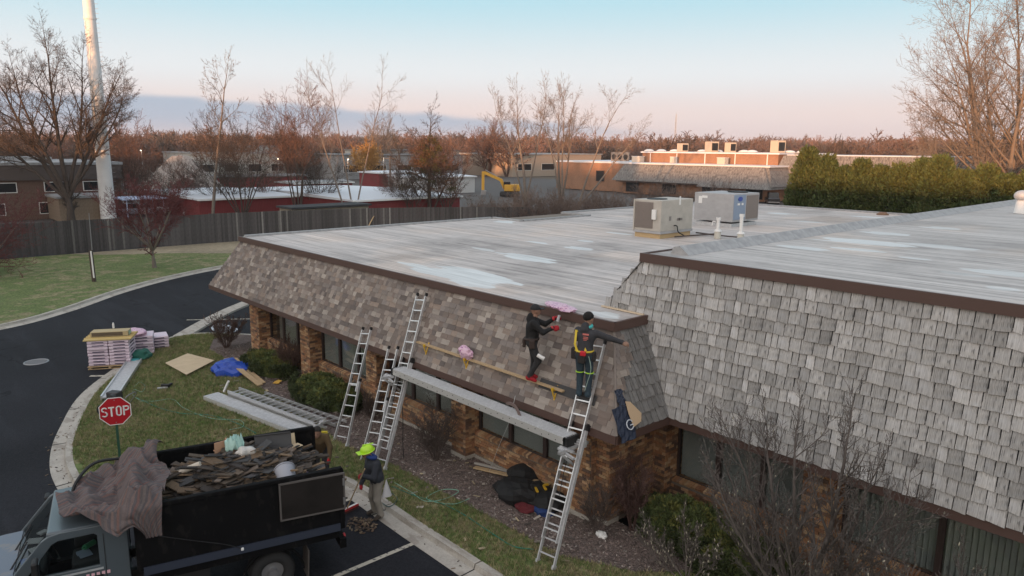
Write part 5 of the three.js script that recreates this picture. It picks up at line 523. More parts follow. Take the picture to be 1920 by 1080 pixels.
// debris load
{ rnd = RNG(931); const g = new THREE.PlaneGeometry(3.5, 2.3, 34, 24).rotateX(-Math.PI / 2), p = g.attributes.position; const hgt = (x, z) => 1.66 + .72 * Math.exp(-((x - 1.8) ** 2) / 2.6 - (z - .25) ** 2 / 1.1) + .14 * (fbm((x + 4) / 8, (z + 4) / 8, 14, 14, 4, 933) - .5); for (let i = 0; i < p.count; i++) { const x = p.getX(i) + 1.85, z = p.getZ(i); p.setXYZ(i, x, hgt(x, z) - .06, z); } g.computeVertexNormals();
  const T = new THREE.Group(); const place = o => { o.position.copy(truckPos); o.rotation.y = truckRy; return o; };
  place(single('debris_bed', g, MAT([.03, .025, .022], 1), 'dark crumbled roofing waste filling the truck box', 'debris', null, { kind: 'stuff' }));
  const mk = (geo, n, cols, sx, tilt) => { const im = new THREE.InstancedMesh(geo, MAT([1, 1, 1], .9, { map: barkTex }), n), m = new THREE.Matrix4(), q = new THREE.Quaternion(), e = new THREE.Euler(), c = new THREE.Color(); for (let i = 0; i < n; i++) { const x = rr(.4, 3.1), z = rr(-.95, .95), side = sstep(.45, .9, Math.abs(z)); e.set(rr(-tilt, tilt) * (1 - side), (rr(-.75, .75) + (rnd() < .25 ? rr(-1.2, 1.2) : 0)) * (1 - side * .92), rr(-tilt, tilt)); q.setFromEuler(e); m.compose(V(x, hgt(x, z) + rr(-.03, .09), z), q, V(rr(.5, 1.3) * sx, rr(.7, 1.6), rr(.6, 1.4))); im.setMatrixAt(i, m); c.setRGB(...mul(pick(cols), rr(.6, 1.3))); im.setColorAt(i, c); } im.castShadow = im.receiveShadow = true; return im; };
  const dark = [[.045, .038, .034], [.07, .055, .045], [.03, .028, .028], [.10, .075, .055], [.06, .06, .062], [.13, .10, .08], [.16, .11, .07], [.055, .05, .052]];
  const a = place(mk(box(.62, .016, .15), 620, dark, 1, .35)); a.name = 'broken_shakes'; tag(a, 'broken dark wood shakes heaped in the truck box', 'debris', null, 'stuff'); scene.add(a);
  const b = place(mk(box(1.1, .025, .08), 150, [[.14, .095, .06], [.08, .06, .045], [.19, .13, .08], [.05, .042, .04]], 1, .25)); b.name = 'broken_laths'; tag(b, 'broken thin laths mixed into the load of the truck', 'debris', null, 'stuff'); scene.add(b);
  const item = (n, l, geo, m, cat) => place(single(n, geo, m, l, cat));
  item('cardboard_tube', 'long pale cardboard tube lying along the near side of the load', [tube([2.0, hgt(2, -.85) + .16, -.82], [3.35, hgt(3.3, -.85) + .08, -.95], .075, .075, 16)], MAT([.46, .38, .27], .85), 'tube');
  item('cardboard_tube', 'short white cardboard tube sticking out of the load near the blanket', [tube([2.45, hgt(2.4, .1) + .16, .1], [3.05, hgt(3, .15) + .14, .35], .06, .06, 12)], MAT([.5, .45, .38], .85), 'tube');
  item('shingle_wrapper', 'dark printed shingle carton on top of the load by the far side', [box(.75, .3, .03, .95, hgt(.95, .75) + .3, .78, -.15, .5), box(.74, .02, .1, .95, hgt(.95, .75) + .44, .84, -.15, .5)], MAT([.035, .035, .037], .6), 'carton');
  item('plywood_offcut', 'pale plywood offcut standing at the far side of the load', [box(.6, .28, .015, .75, hgt(.7, .95) + .34, .98, .05, .3), box(.4, .012, .2, .55, hgt(.5, .8) + .25, .8, .4)], M.ply, 'board');
  item('plastic_bucket', 'grey round plastic bucket lying in the load near the tailgate', [new THREE.CylinderGeometry(.2, .17, .34, 20, 1, true).rotateX(1.1).translate(.95, hgt(.9, -.6) + .24, -.55), new THREE.TorusGeometry(.2, .015, 6, 20).rotateX(1.1 + 1.57).translate(.95, hgt(.9, -.6) + .32, -.4)], MAT([.3, .31, .35], .5), 'bucket');
  item('plastic_bag', 'pale mint plastic bag on the peak of the load', [new THREE.IcosahedronGeometry(.16, 2).scale(1.2, .9, 1).translate(1.75, hgt(1.75, .5) + .22, .55)].map(g => { const p = g.attributes.position; for (let i = 0; i < p.count; i++) { const k = 1 + .2 * Math.sin(p.getX(i) * 40) * Math.sin(p.getZ(i) * 35); p.setY(i, (p.getY(i) - 2) * k + 2); } g.computeVertexNormals(); return g; }), MAT([.36, .55, .5], .4), 'bag');
  item('plastic_bag', 'crumpled white plastic bag below the mint bag', [new THREE.IcosahedronGeometry(.15, 3).scale(1.4, .7, .9)].map(g => { const p = g.attributes.position; for (let i = 0; i < p.count; i++) { const k = .6 + .8 * fbm((p.getX(i) + .5), (p.getY(i) + p.getZ(i) + 1) / 2, 9, 9, 3, 941); p.setXYZ(i, p.getX(i) * k, p.getY(i) * k, p.getZ(i) * k); } g.computeVertexNormals(); return g.translate(1.6, hgt(1.6, .3) + .12, .3); }), MAT([.5, .48, .45], .5), 'bag');
  item('cardboard_box', 'brown torn cardboard box beside the mint bag', [box(.28, .22, .02, 2.0, hgt(2, .6) + .22, .62, .3), box(.02, .22, .2, 1.87, hgt(2, .6) + .22, .7, .3), box(.24, .02, .2, 2.0, hgt(2, .6) + .1, .72, .3)], MAT([.42, .25, .16], .9), 'box');
  item('plastic_wrap', 'lavender plastic wrap bunched near the tailgate', [new THREE.IcosahedronGeometry(.12, 1).scale(1.5, .5, 1).translate(.62, hgt(.6, -.4) + .12, -.35)], MAT([.42, .28, .5], .5), 'wrap');
  item('white_sheet', 'white foam sheet lying across the rear of the load', [box(.55, .02, .22, .3, hgt(.3, -.75) + .14, -.75, .2, .1), box(.4, .02, .16, .35, hgt(.3, -.6) + .19, -.55, -.3)], MAT([.55, .54, .55], .7), 'sheet');
  item('cyan_glove', 'small cyan glove in the load beside the blanket', [rbox(.12, .04, .09, .015, 3.15, hgt(3.1, -.3) + .1, -.35), ...[0, 1, 2, 3].map(i => tube([3.08, hgt(3.1, -.3) + .1, -.38 + i * .022], [3.0, hgt(3.1, -.3) + .09, -.39 + i * .03], .011, .009, 5))], MAT([.05, .35, .42], .6), 'glove');
  item('torn_paper', 'torn white paper corners sticking up at the near rail', [prism([[0, 0], [.2, .02], [.06, .16]], .006).translate(3.1, hgt(3, -1) + .12, -1.08), prism([[0, 0], [.16, .02], [.12, .14]], .006).translate(2.8, hgt(2.8, -1) + .13, -1.06)], M.white, 'paper'); }
// ------------------------------------------------------------------ stop sign
{ const q = atD(216, 771, 19.1), t = thing('stop_sign', 'red octagonal STOP sign on a green post at the kerb island', 'sign', [q.x, 0, q.z], Math.atan2(-q.x, -q.z) - .12); const R = .4, oct = r => Array.from({ length: 8 }, (_, i) => [Math.cos((i + .5) * Math.PI / 4) * r, Math.sin((i + .5) * Math.PI / 4) * r + q.y]);
  part('post', [box(.06, q.y + .2, .03, 0, (q.y + .2) / 2, -.03), box(.03, q.y + .2, .05, 0, (q.y + .2) / 2, -.045)], MAT([.02, .075, .045], .6), t); const pl = part('plate', prism(oct(R), .006), M.white, t); part('red_face', prism(oct(R - .022), .004).translate(0, 0, .004), MAT([.42, .008, .018], .45), pl);
  // S T O P
  const st = .038, z0 = .009, y0 = q.y, h = .26, w = .13; const bx = (x, y, a, b) => box(a, b, .006, x, y0 + y, z0); const arc = (x, y, r, a, b, sx = 1) => new THREE.TorusGeometry(r, st / 2, 4, 14, b).rotateZ(a).scale(sx, 1, .2).translate(x, y0 + y, z0 + .001);
  const xs = [-.245, -.085, .085, .25];
  part('letter', [arc(xs[0], .06, .052, .3, 4.2), arc(xs[0], -.06, .058, 3.6, 4.2)], M.white, pl); part('letter', [bx(xs[1], .11, .14, st), bx(xs[1], -.02, st, .22)], M.white, pl); part('letter', [arc(xs[2], .07, .05, 0, 3.15), arc(xs[2], -.07, .05, 3.14, 3.15), bx(xs[2] - .05, 0, st, .15), bx(xs[2] + .05, 0, st, .15)], M.white, pl); part('letter', [bx(xs[3] - .05, 0, st, .26), arc(xs[3] + .015, .06, .05, -1.57, 3.15), bx(xs[3] - .015, .11, .06, st), bx(xs[3] - .015, .01, .06, st)], M.white, pl); part('bolt', [tube([0, q.y + .3, .0], [0, q.y + .3, .016], .014, .014, 8), tube([0, q.y - .3, 0], [0, q.y - .3, .016], .014, .014, 8)], M.steel, t); }
// ------------------------------------------------------------------ ladders
const OFF = .1; const lpl = (x, y, o = 0) => V(x, y, LZ - K * (y - E1) + OFF + o);   // plane just above the mansard slope
function ladder(name, label, F, T, w, o = {}) { const t = thing(name, label, 'ladder', [0, 0, 0], 0, o.group); const d = T.clone().sub(F), L = d.length(); d.normalize(); const side = V(1, 0, 0).addScaledVector(d, -d.x).normalize(); const nrm = V().crossVectors(side, d).normalize(); const sec = (a, b, off, wd, mat) => { const A = F.clone().addScaledVector(d, a).addScaledVector(nrm, off), B = F.clone().addScaledVector(d, b).addScaledVector(nrm, off); for (const s of [-1, 1]) { const fl = o.flare || 0; const pa = A.clone().addScaledVector(side, s * (wd / 2 + (o.flare && a === 0 ? fl : 0))), pb = B.clone().addScaledVector(side, s * wd / 2); part('rail', bar(pa, pb, .026, .07, nrm), mat, t); part('end_cap', [bar(pb.clone().addScaledVector(d, -.04), pb.clone().addScaledVector(d, .05), .036, .08, nrm)], M.black, t); if (a === 0) part('foot', [bar(pa.clone().addScaledVector(d, -.02), pa.clone().addScaledVector(d, .07), .05, .1, nrm)], M.aluDull, t); } for (let s = a + .22; s < b - .1; s += .305) { const c = F.clone().addScaledVector(d, s).addScaledVector(nrm, off); part('rung', bar(c.clone().addScaledVector(side, -wd / 2), c.clone().addScaledVector(side, wd / 2), .03, .03, nrm), mat, t); } };
  if (o.ext) { sec(0, L * .62, 0, w, M.aluDull); sec(L * .06 + .22, L, .06, w - .06, M.alu); const g = []; for (const s of [-1, 1]) g.push(bar(F.clone().addScaledVector(d, L * .6).addScaledVector(side, s * w / 2), F.clone().addScaledVector(d, L * .6 + .12).addScaledVector(side, s * w / 2), .05, .14, nrm)); part('lock', g, M.black, t); part('rope', path([F.clone().addScaledVector(d, L * .55).addScaledVector(nrm, .1), F.clone().addScaledVector(d, L * .4).addScaledVector(nrm, .13), F.clone().addScaledVector(d, L * .3).addScaledVector(nrm, .1)], .008, 5), M.black, t); } else { sec(0, L * .55, 0, w + .05, M.alu); sec(L * .45, L, .035, w, M.alu); } return t; }
ladder('extension_ladder', 'tall aluminium extension ladder at the roof corner with a worker on it', lpl(-9.83, 0), lpl(-10.25, 4.35), .46, { ext: 1, group: 'ladders leaning on the roof' });
ladder('extension_ladder', 'tall aluminium extension ladder standing behind the end of the aluminium plank', lpl(-16.15, 0), lpl(-16.82, 4.38), .46, { ext: 1, group: 'ladders leaning on the roof' });
ladder('folding_ladder', 'short aluminium ladder with splayed feet leaning on the eave by the yew', lpl(-18.28, 0), lpl(-18.9, 3.1), .42, { flare: .12, group: 'ladders leaning on the roof' });
ladder('folding_ladder', 'aluminium ladder with a clamp carrying one end of the plank, beside the sweeping worker', lpl(-16.62, 0, .1), lpl(-17.25, 2.88, .05), .42, { flare: .08, group: 'ladders leaning on the roof' });
// aluminium plank on ladder brackets
{ const t = thing('scaffold_plank', 'long aluminium scaffold plank spanning two ladders below the eave', 'plank', [-13.33, 2.36, -10.9]); const L = 6.55; part('deck', [box(L, .03, .38, 0, .145, 0), ...[-.15, -.09, -.03, .03, .09, .15].map(z => box(L, .012, .02, 0, .165, z))], M.aluDull, t); part('side_beam', box(L, .16, .02, 0, .08, .2), MAT([.5, .5, .49], .55, { metalness: .3 }), t); part('side_beam', box(L, .16, .02, 0, .08, -.2), M.aluDull, t); const rv = []; for (let x = -L / 2 + .2; x < L / 2; x += .42) rv.push(new THREE.CylinderGeometry(.012, .012, .006, 8).rotateX(1.57).translate(x, .11, .213), new THREE.CylinderGeometry(.012, .012, .006, 8).rotateX(1.57).translate(x + .2, .05, .213)); part('rivet', rv, M.black, t); part('end_hook', [box(.1, .2, .42, -L / 2, .06, 0), box(.1, .2, .42, L / 2, .06, 0)], M.black, t);
  for (const [x, l] of [[-16.75, 'steel ladder bracket holding the plank beside the sweeping worker'], [-10.05, 'steel ladder bracket holding the plank at the roof corner']]) { const b = thing('ladder_bracket', l, 'bracket', [x, 2.3, -10.9], 0, 'ladder brackets'); part('arm', [box(.06, .06, .9, .1, 0, .05), box(.4, .05, .05, .1, .02, .25)], M.alu, b); part('strut', [bar([.1, -.02, .45], [.1, -.5, -.1], .05, .05), bar([-.1, 0, .3], [.35, -.1, .3], .05, .05)], M.aluDull, b); part('clamp', rbox(.16, .16, .2, .02, .1, .02, -.2), M.aluDull, b); } }
single('curved_flashing', (() => { const q = onZ(975, 775, -10.98); const s = new THREE.Shape(); s.absarc(0, 0, .34, .15, 2.6); s.absarc(0, 0, .27, 2.6, .15, true); const g = new THREE.ExtrudeGeometry(s, { depth: .03, bevelEnabled: false }); return g.rotateZ(-.5).translate(q.x - .2, 2.42, -10.9); })(), MAT([.16, .12, .11], .7), 'curved brown shingle strip drooping over the aluminium plank', 'shingle strip');
// timber walk rail on yellow roof brackets
{ const y = 3.2, mz = LZ - K * (y - E1) + .02; const t = thing('roof_walk_board', 'long tan timber walk board held on the shingles by yellow roof brackets', 'board', [0, 0, 0]); part('board', box(5.6, .035, .1, -13.6, y, mz + .07), M.wood, t); for (const x of [-15.95, -14.2, -11.05]) part('roof_bracket', [box(.035, .02, .2, x, y - .03, mz + .09), bar([x, y + .06, mz], [x, y - .26, mz + .12], .035, .015), bar([x, y - .03, mz + .18], [x, y - .22, mz + .11], .035, .015), box(.05, .05, .05, x, y + .01, mz + .17)], M.yellow, t); }
{ const y = 3.22, mz = LZ - K * (y - E1) + .03; single('roof_strip', box(1.7, .012, .22, -10.75, y - .02, mz + .03, 0, 1.1), MAT([.05, .05, .052], .9), 'dark underlayment strip lying along the walk board', 'underlayment'); }
function crumple(name, label, c, s, mat, cat, seed) { const g = new THREE.IcosahedronGeometry(1, 3), p = g.attributes.position; for (let i = 0; i < p.count; i++) { const x = p.getX(i), y = p.getY(i), z = p.getZ(i); const n = fbm((x + 1.5) / 3, (y * .7 + z * .3 + 1.5) / 3, 7, 7, 3, seed); const k = .55 + .9 * n; p.setXYZ(i, x * s[0] * k, y * s[1] * k, z * s[2] * k); } g.computeVertexNormals(); const m = single(name, g, mat, label, cat); m.position.copy(c.isVector3 ? c : V(...c)); return m; }
M.pink = MAT([1, 1, 1], .45, { map: tex(128, 128, (u, v) => mixc([.62, .42, .52], [.30, .10, .28], sstep(.6, .66, fbm(u, v, 10, 10, 3, 951))), [.4, .4]) });
crumple('plastic_wrapper', 'crumpled pink shingle wrapper caught on the walk board', [-14.25, 3.34, -11.4], [.26, .16, .14], M.pink, 'wrapper', 953);
crumple('plastic_wrapper', 'flat pink shingle wrapper lying on the roof edge in front of the worker in black', onY(1052, 576, T1 + .04), [.62, .07, .22], M.pink, 'wrapper', 955).rotation.y = -.25;
single('safety_rope', path([onZ(966, 742, -11.15), onZ(955, 790, -10.75), onZ(938, 830, -10.75), V(-13.2, .5, -11.3)], .006, 4), MAT([.45, .47, .46], .8), 'thin pale safety rope hanging from the eave past the plank', 'rope');
single('hose_line', path([V(-16.35, 2.0, -10.8), V(-16.2, 1.2, -10.75), V(-16.15, .5, -10.7), V(-16.2, .02, -10.75)], .012, 5), M.rubber, 'dark cable hanging down from the plank end beside the tall ladder', 'cable');
// ------------------------------------------------------------------ materials stacked on the ground
function bundleStack(label, x, z, ry, w, d, rows, cols, seed) { rnd = RNG(seed); const t = thing('shingle_pallet', label, 'pallet', [x, -.12, z], ry, 'shingle pallets on the drive'); part('pallet', [box(w + .06, .022, d + .06, 0, .12, 0), box(w + .06, .022, .1, 0, .02, d / 2 - .05), box(w + .06, .022, .1, 0, .02, -d / 2 + .05), ...[-1, 0, 1].map(k => box(.09, .09, d, k * (w / 2 - .05), .07, 0))], M.wood, t); const h = .125;
  for (let r = 0; r < rows; r++) for (let c = 0; c < cols; c++) { const cw = w / cols, g = rbox(cw - .02, h - .012, d - .02 + rr(-.03, .02), .03, -w / 2 + (c + .5) * cw + rr(-.01, .01), .14 + h * (r + .5), rr(-.02, .02), rr(-.02, .02)); part('shingle_bundle', g, M.bundle, t); part('print_band', [box(cw * .55, .035, .004, -w / 2 + (c + .5) * cw + .02, .14 + h * (r + .5), d / 2 + .003), box(.004, .045, d * .5, (c === cols - 1 ? w / 2 : -w) - .003, .14 + h * (r + .5), .05)].slice(0, c === cols - 1 ? 2 : 1), M.print, t); } return t; }
M.bundle = MAT([1, 1, 1], .4, { map: tex(128, 128, (u, v) => mixc([.60, .46, .56], [.70, .62, .68], fbm(u, v, 6, 14, 3, 961)), [.7, .7]) }); M.print = MAT([.05, .04, .09], .5);
{ const a = onY(190, 693, -.12); const pr = Math.atan2(a.x * .2, 1) ; const ry = -1.15 + Math.PI / 2 - .35; const P1 = onY(205, 680, -.12); bundleStack('pallet of pink wrapped shingle bundles with a tan carton on top', -31.55, -7.35, 1.08, 1.5, 1.1, 8, 2, 963); bundleStack('partly used pallet of pink wrapped bundles behind the carton pallet', -32.45, -8.6, 1.25, 1.1, 1.0, 6, 1, 965); bundleStack('low loose pallet of pink wrapped bundles next to the kerb', -32.9, -9.4, 1.35, .9, .9, 4, 1, 967);
  const t = thing('shingle_carton', 'long tan carton of ridge shingles lying on the bundle pallet', 'carton', [-31.55, 1.03, -7.35], 1.08); part('board', [box(1.7, .05, 1.15, 0, .03, 0), ...[-.4, -.15, .1, .35].map(z => box(1.72, .03, .09, 0, .07, z))], MAT([.55, .42, .18], .8), t); part('carton', rbox(1.35, .2, .5, .02, .02, .19, .05), MAT([.42, .34, .2], .8), t); part('carton_print', [box(1.1, .14, .01, -.05, .19, .302), box(.01, .16, .42, .697, .19, .05)], MAT([.1, .075, .05], .7), t); part('mint_end', box(.01, .15, .4, .7, .19, .05), MAT([.35, .5, .38], .6), t); 
  const bt = thing('spray_can', 'small white spray can standing on the carton', 'can', [-31.7, 1.34, -7.5]); part('can', tube([0, 0, 0], [0, .17, 0], .04, .04, 12), M.white, bt); part('cap', tube([0, .17, 0], [0, .22, 0], .03, .025, 10), M.white, bt); 
  crumple('green_rope_coil', 'dark green coiled rope and net beside the bundle pallets', onY(263, 668, .1), [.5, .3, .4], MAT([.02, .12, .09], .8), 'rope', 969); crumple('plastic_wrapper', 'loose pink wrapper bunched on the rear bundle pallet', [-32.45, .85, -8.55], [.5, .16, .35], M.pink, 'wrapper', 971); single('cyan_box', rbox(.4, .08, .3, .02, ...onY(249, 675, .1).toArray(), .6), MAT([.08, .42, .45], .5), 'small cyan box lying beside the green rope coil', 'box'); single('white_roll', tube(onY(262, 662, .12), onY(276, 655, .12), .12, .12, 14), M.white, 'short white roll lying at the kerb by the bundle pallets', 'roll'); }
// ladder sections and plank lying on the lawn
{ const a = onY(205, 745, .1), b = onY(252, 676, .1); const t = thing('scaffold_plank', 'aluminium plank lying on the lawn between the bundle pallets and the stop sign', 'plank', [0, 0, 0]); part('deck', bar(a, b, .46, .04), M.aluDull, t); const s = V().crossVectors(b.clone().sub(a).normalize(), UPW); for (const k of [-1, 1]) part('side_beam', bar(a.clone().addScaledVector(s, k * .25), b.clone().addScaledVector(s, k * .25), .05, .14), M.alu, t); part('lower_beam', bar(a.clone().addScaledVector(s, .1).setY(.03), b.clone().addScaledVector(s, .1).setY(.03), .3, .03), M.alu, t);
  const gen = thing('air_compressor', 'black wheeled air compressor standing behind the stop sign', 'compressor', [onY(218, 775, 0).x, 0, onY(218, 775, 0).z], .6); part('tank', [tube([-.35, .3, 0], [.35, .3, 0], .17, .17, 16)], M.black, gen); part('motor', [rbox(.4, .28, .3, .04, 0, .6, 0), tube([.1, .6, .15], [.1, .6, .28], .12, .12, 12)], MAT([.04, .04, .042], .6), gen); for (const s of [-1, 1]) part('wheel', new THREE.TorusGeometry(.13, .05, 8, 18).translate(-.3, .17, s * .26), M.rubber, gen); part('handle', path([[.4, .35, -.2], [.65, .7, -.2], [.65, .7, .2], [.4, .35, .2]], .015, 6), M.steel, gen); }
{ const A = onY(418, 738, .05), B = onY(598, 806, .05); const d = B.clone().sub(A).setY(0).normalize(), s = V(-d.z, 0, d.x); const P = (u, w, y) => V(A.x + d.x * u + s.x * w, y, A.z + d.z * u + s.z * w); const L = A.distanceTo(B);
  const t1 = thing('scaffold_plank', 'wide aluminium plank lying flat on the lawn under the ladder sections', 'plank', [0, 0, 0]); part('deck', bar(P(0, .45, .14), P(L, .45, .14), .5, .03), M.aluDull, t1); for (const k of [.2, .7]) part('side_beam', bar(P(0, k, .08), P(L, k, .08), .04, .15), MAT([.55, .55, .54], .5, { metalness: .3 }), t1);
  const mkL = (label, w0, y, u0, u1) => { const t = thing('extension_ladder', label, 'ladder', [0, 0, 0], 0, 'ladders lying on the lawn'); for (const k of [-.21, .21]) part('rail', bar(P(u0, w0 + k, y), P(u1, w0 + k, y), .035, .09), M.alu, t); for (let u = u0 + .2; u < u1 - .1; u += .305) part('rung', bar(P(u, w0 - .21, y), P(u, w0 + .21, y), .035, .03), M.alu, t); };
  mkL('aluminium ladder lying on the lawn on top of the flat plank', -.05, .3, .6, L); mkL('aluminium ladder lying on the lawn below the other sections', -.12, .16, .5, L - .1); mkL('aluminium ladder section lying at the mulch edge', -.65, .12, 1.2, L + .25);
  part('stub_post', bar(P(.25, .1, .2), P(.5, .05, .62), .06, .06), M.white, thing('ladder_standoff', 'white stub bar sticking up from the stacked ladders', 'bar', [0, 0, 0])); const q = P(L + .2, .1, .15); const t = thing('ladder_jack', 'aluminium ladder jack lying at the end of the stacked ladders by the truck', 'bracket', q); part('frame', [box(.5, .05, .05, 0, .1, 0, .4), box(.05, .05, .6, .1, .2, 0, .3), bar([-.2, 0, .2], [.2, .35, -.1], .05, .05)], M.alu, t); part('hinge', [tube([0, .1, -.06], [0, .1, .06], .07, .07, 12), tube([.1, .25, -.06], [.1, .25, .06], .06, .06, 12)], M.aluDull, t); }
{ const p = [[310, 683], [352, 665], [402, 678], [350, 705]].map(q => { const w = onY(q[0], q[1], .06); return [w.x, w.z]; }); const s = new THREE.Shape([...p].map(q => new THREE.Vector2(q[0], -q[1]))); const g = new THREE.ExtrudeGeometry(s, { depth: .02, bevelEnabled: false }).rotateX(-Math.PI / 2).translate(0, .1, 0); single('plywood_sheet', g, M.ply, 'pale plywood sheet lying on the lawn next to the blue tarp', 'plywood'); }
crumple('blue_tarp', 'crumpled bright blue tarp under two boards at the edge of the mulch', onY(432, 694, .12), [.72, .48, .5], MAT([.012, .06, .38], .4), 'tarp', 973).rotation.y = .6;
single('timber_board', bar(onY(424, 672, .42), onY(488, 722, .08), .2, .035), M.wood, 'pale timber board lying over the blue tarp', 'board'); single('timber_board', bar(onY(440, 672, .36), onY(494, 718, .05), .16, .035), M.wood, 'second timber board lying beneath the first over the blue tarp', 'board');
{ const q = onY(310, 724, .08); const t = thing('nail_gun', 'black nail gun lying on the lawn near the plywood', 'tool', [q.x, .02, q.z], .8); part('body', rbox(.3, .12, .1, .03, 0, .08, 0), M.black, t); part('handle', rbox(.1, .08, .3, .03, .08, .06, -.15), M.black, t); part('magazine', box(.34, .05, .06, -.05, .03, .1, .4), M.aluDull, t); }
single('yellow_scrap', [prism([[0, 0], [.3, .03], [.24, .2], [.05, .16]], .02).rotateX(-1.3).translate(...onY(514, 716, .05).toArray()), box(.24, .02, .1, ...onY(518, 718, .05).toArray(), .6)], MAT([.55, .33, .06], .7), 'folded yellow scrap lying on the mulch between the yews', 'scrap');
// pile by the wall: black bags, boards, yellow level
{ const q = onY(975, 918, .2); crumple('black_bag', 'big black bag lying against the brick wall under the plank', [q.x + .05, .16, q.z + .1], [.8, .3, .42], MAT([.008, .008, .009], .75), 'bag', 975).rotation.y = .1; crumple('black_bag', 'smaller black bag at the wall beside the yellow brackets', onY(1012, 932, .15), [.7, .3, .45], MAT([.009, .009, .01], .75), 'bag', 977); crumple('black_bag', 'flat black cloth heaped behind the big black bag at the wall', onY(985, 893, .2), [.55, .26, .35], MAT([.012, .012, .013], .8), 'bag', 981);
  single('timber_board', bar(onY(890, 876, .06), onY(1030, 908, .3), .13, .04), M.wood, 'rough timber board on the mulch behind the black bags', 'board'); single('timber_board', bar(onY(890, 868, .1), onY(960, 885, .1), .06, .05), MAT([.4, .38, .35], .8), 'thin grey bar lying on the mulch by the pier', 'board'); single('yellow_bracket', [bar(onY(990, 915, .42), onY(1028, 908, .42), .05, .04), bar(onY(1000, 908, .42), onY(1008, 922, .42), .05, .04), bar(onY(1014, 906, .42), onY(1024, 918, .42), .05, .04)], M.yellow, 'yellow metal roof brackets lying on the black bags', 'brackets'); crumple('red_cloth', 'dark red cloth lying on the mulch below the black bags', onY(985, 952, .06), [.26, .1, .2], MAT([.11, .015, .02], .9), 'cloth', 983); crumple('blue_cloth', 'blue cloth lying on the mulch at the tall ladder', onY(1018, 958, .06), [.3, .1, .2], MAT([.015, .04, .14], .9), 'cloth', 985); }
crumple('paper_scrap', 'white crumpled paper on the mulch near the corner pier', onY(1128, 1003, .05), [.14, .08, .1], M.white, 'paper', 987); 
// hoses
{ const gm = MAT([.02, .17, .11], .5), pm = MAT([.22, .42, .32], .5); const w = (l, y = .03) => l.map(p => onY(p[0], p[1], y)); single('air_hose', path(w([[255, 745], [270, 752], [300, 765], [340, 775], [390, 778], [440, 792], [480, 812]]), .014, 5, 60), gm, 'green air hose snaking over the lawn from the compressor', 'hose'); single('air_hose', path(w([[262, 752], [290, 752], [320, 748], [345, 765], [400, 785], [450, 788], [455, 800], [430, 806]]), .011, 5, 60), pm, 'pale green air hose looping over the lawn beside the green hose', 'hose'); single('air_hose', path(w([[252, 725], [262, 716], [272, 725], [265, 735], [252, 730], [250, 742], [262, 750]]), .01, 5, 50), pm, 'small pale hose loop on the lawn next to the aluminium plank', 'hose');
  single('air_hose', path(w([[735, 912], [780, 930], [830, 945], [870, 965], [900, 985], [930, 1005], [965, 1025], [1000, 1030]]), .014, 5, 70), gm, 'green air hose lying along the grass strip towards the tall ladder', 'hose'); single('air_hose', path(w([[740, 905], [770, 922], [800, 940], [835, 935], [860, 920], [830, 918], [800, 935], [850, 945], [880, 935]]), .011, 5, 70), pm, 'pale green hose looped on the grass strip beside the sweeping worker', 'hose'); single('air_hose', path([...w([[640, 905], [665, 910], [690, 918]], -.09), ...w([[730, 950], [745, 935], [735, 925]], .03)], .011, 5, 50), MAT([.03, .09, .09], .5), 'dark hose crossing the kerb behind the sweeping worker', 'hose'); }
{ rnd = RNG(991); const q = onY(678, 985, -.12); const im = []; for (let i = 0; i < 90; i++) { const a = rr(0, 6.28), r = .32 * Math.sqrt(rnd()); im.push(tint(box(rr(.03, .11), rr(.006, .03), rr(.02, .05), q.x + Math.cos(a) * r * 1.3, -.105 + (.32 - r) * .22 * rnd(), q.z + Math.sin(a) * r, rr(0, 3), rr(-.5, .5)), mul(pick([[.14, .09, .06], [.09, .065, .05], [.2, .15, .1]]), rr(.6, 1.2)))); } single('sweepings', im, MAT([1, 1, 1], 1, { vertexColors: true }), 'small heap of brown sweepings on the asphalt before the broom', 'debris', null, { kind: 'stuff', keepUV: true }); }

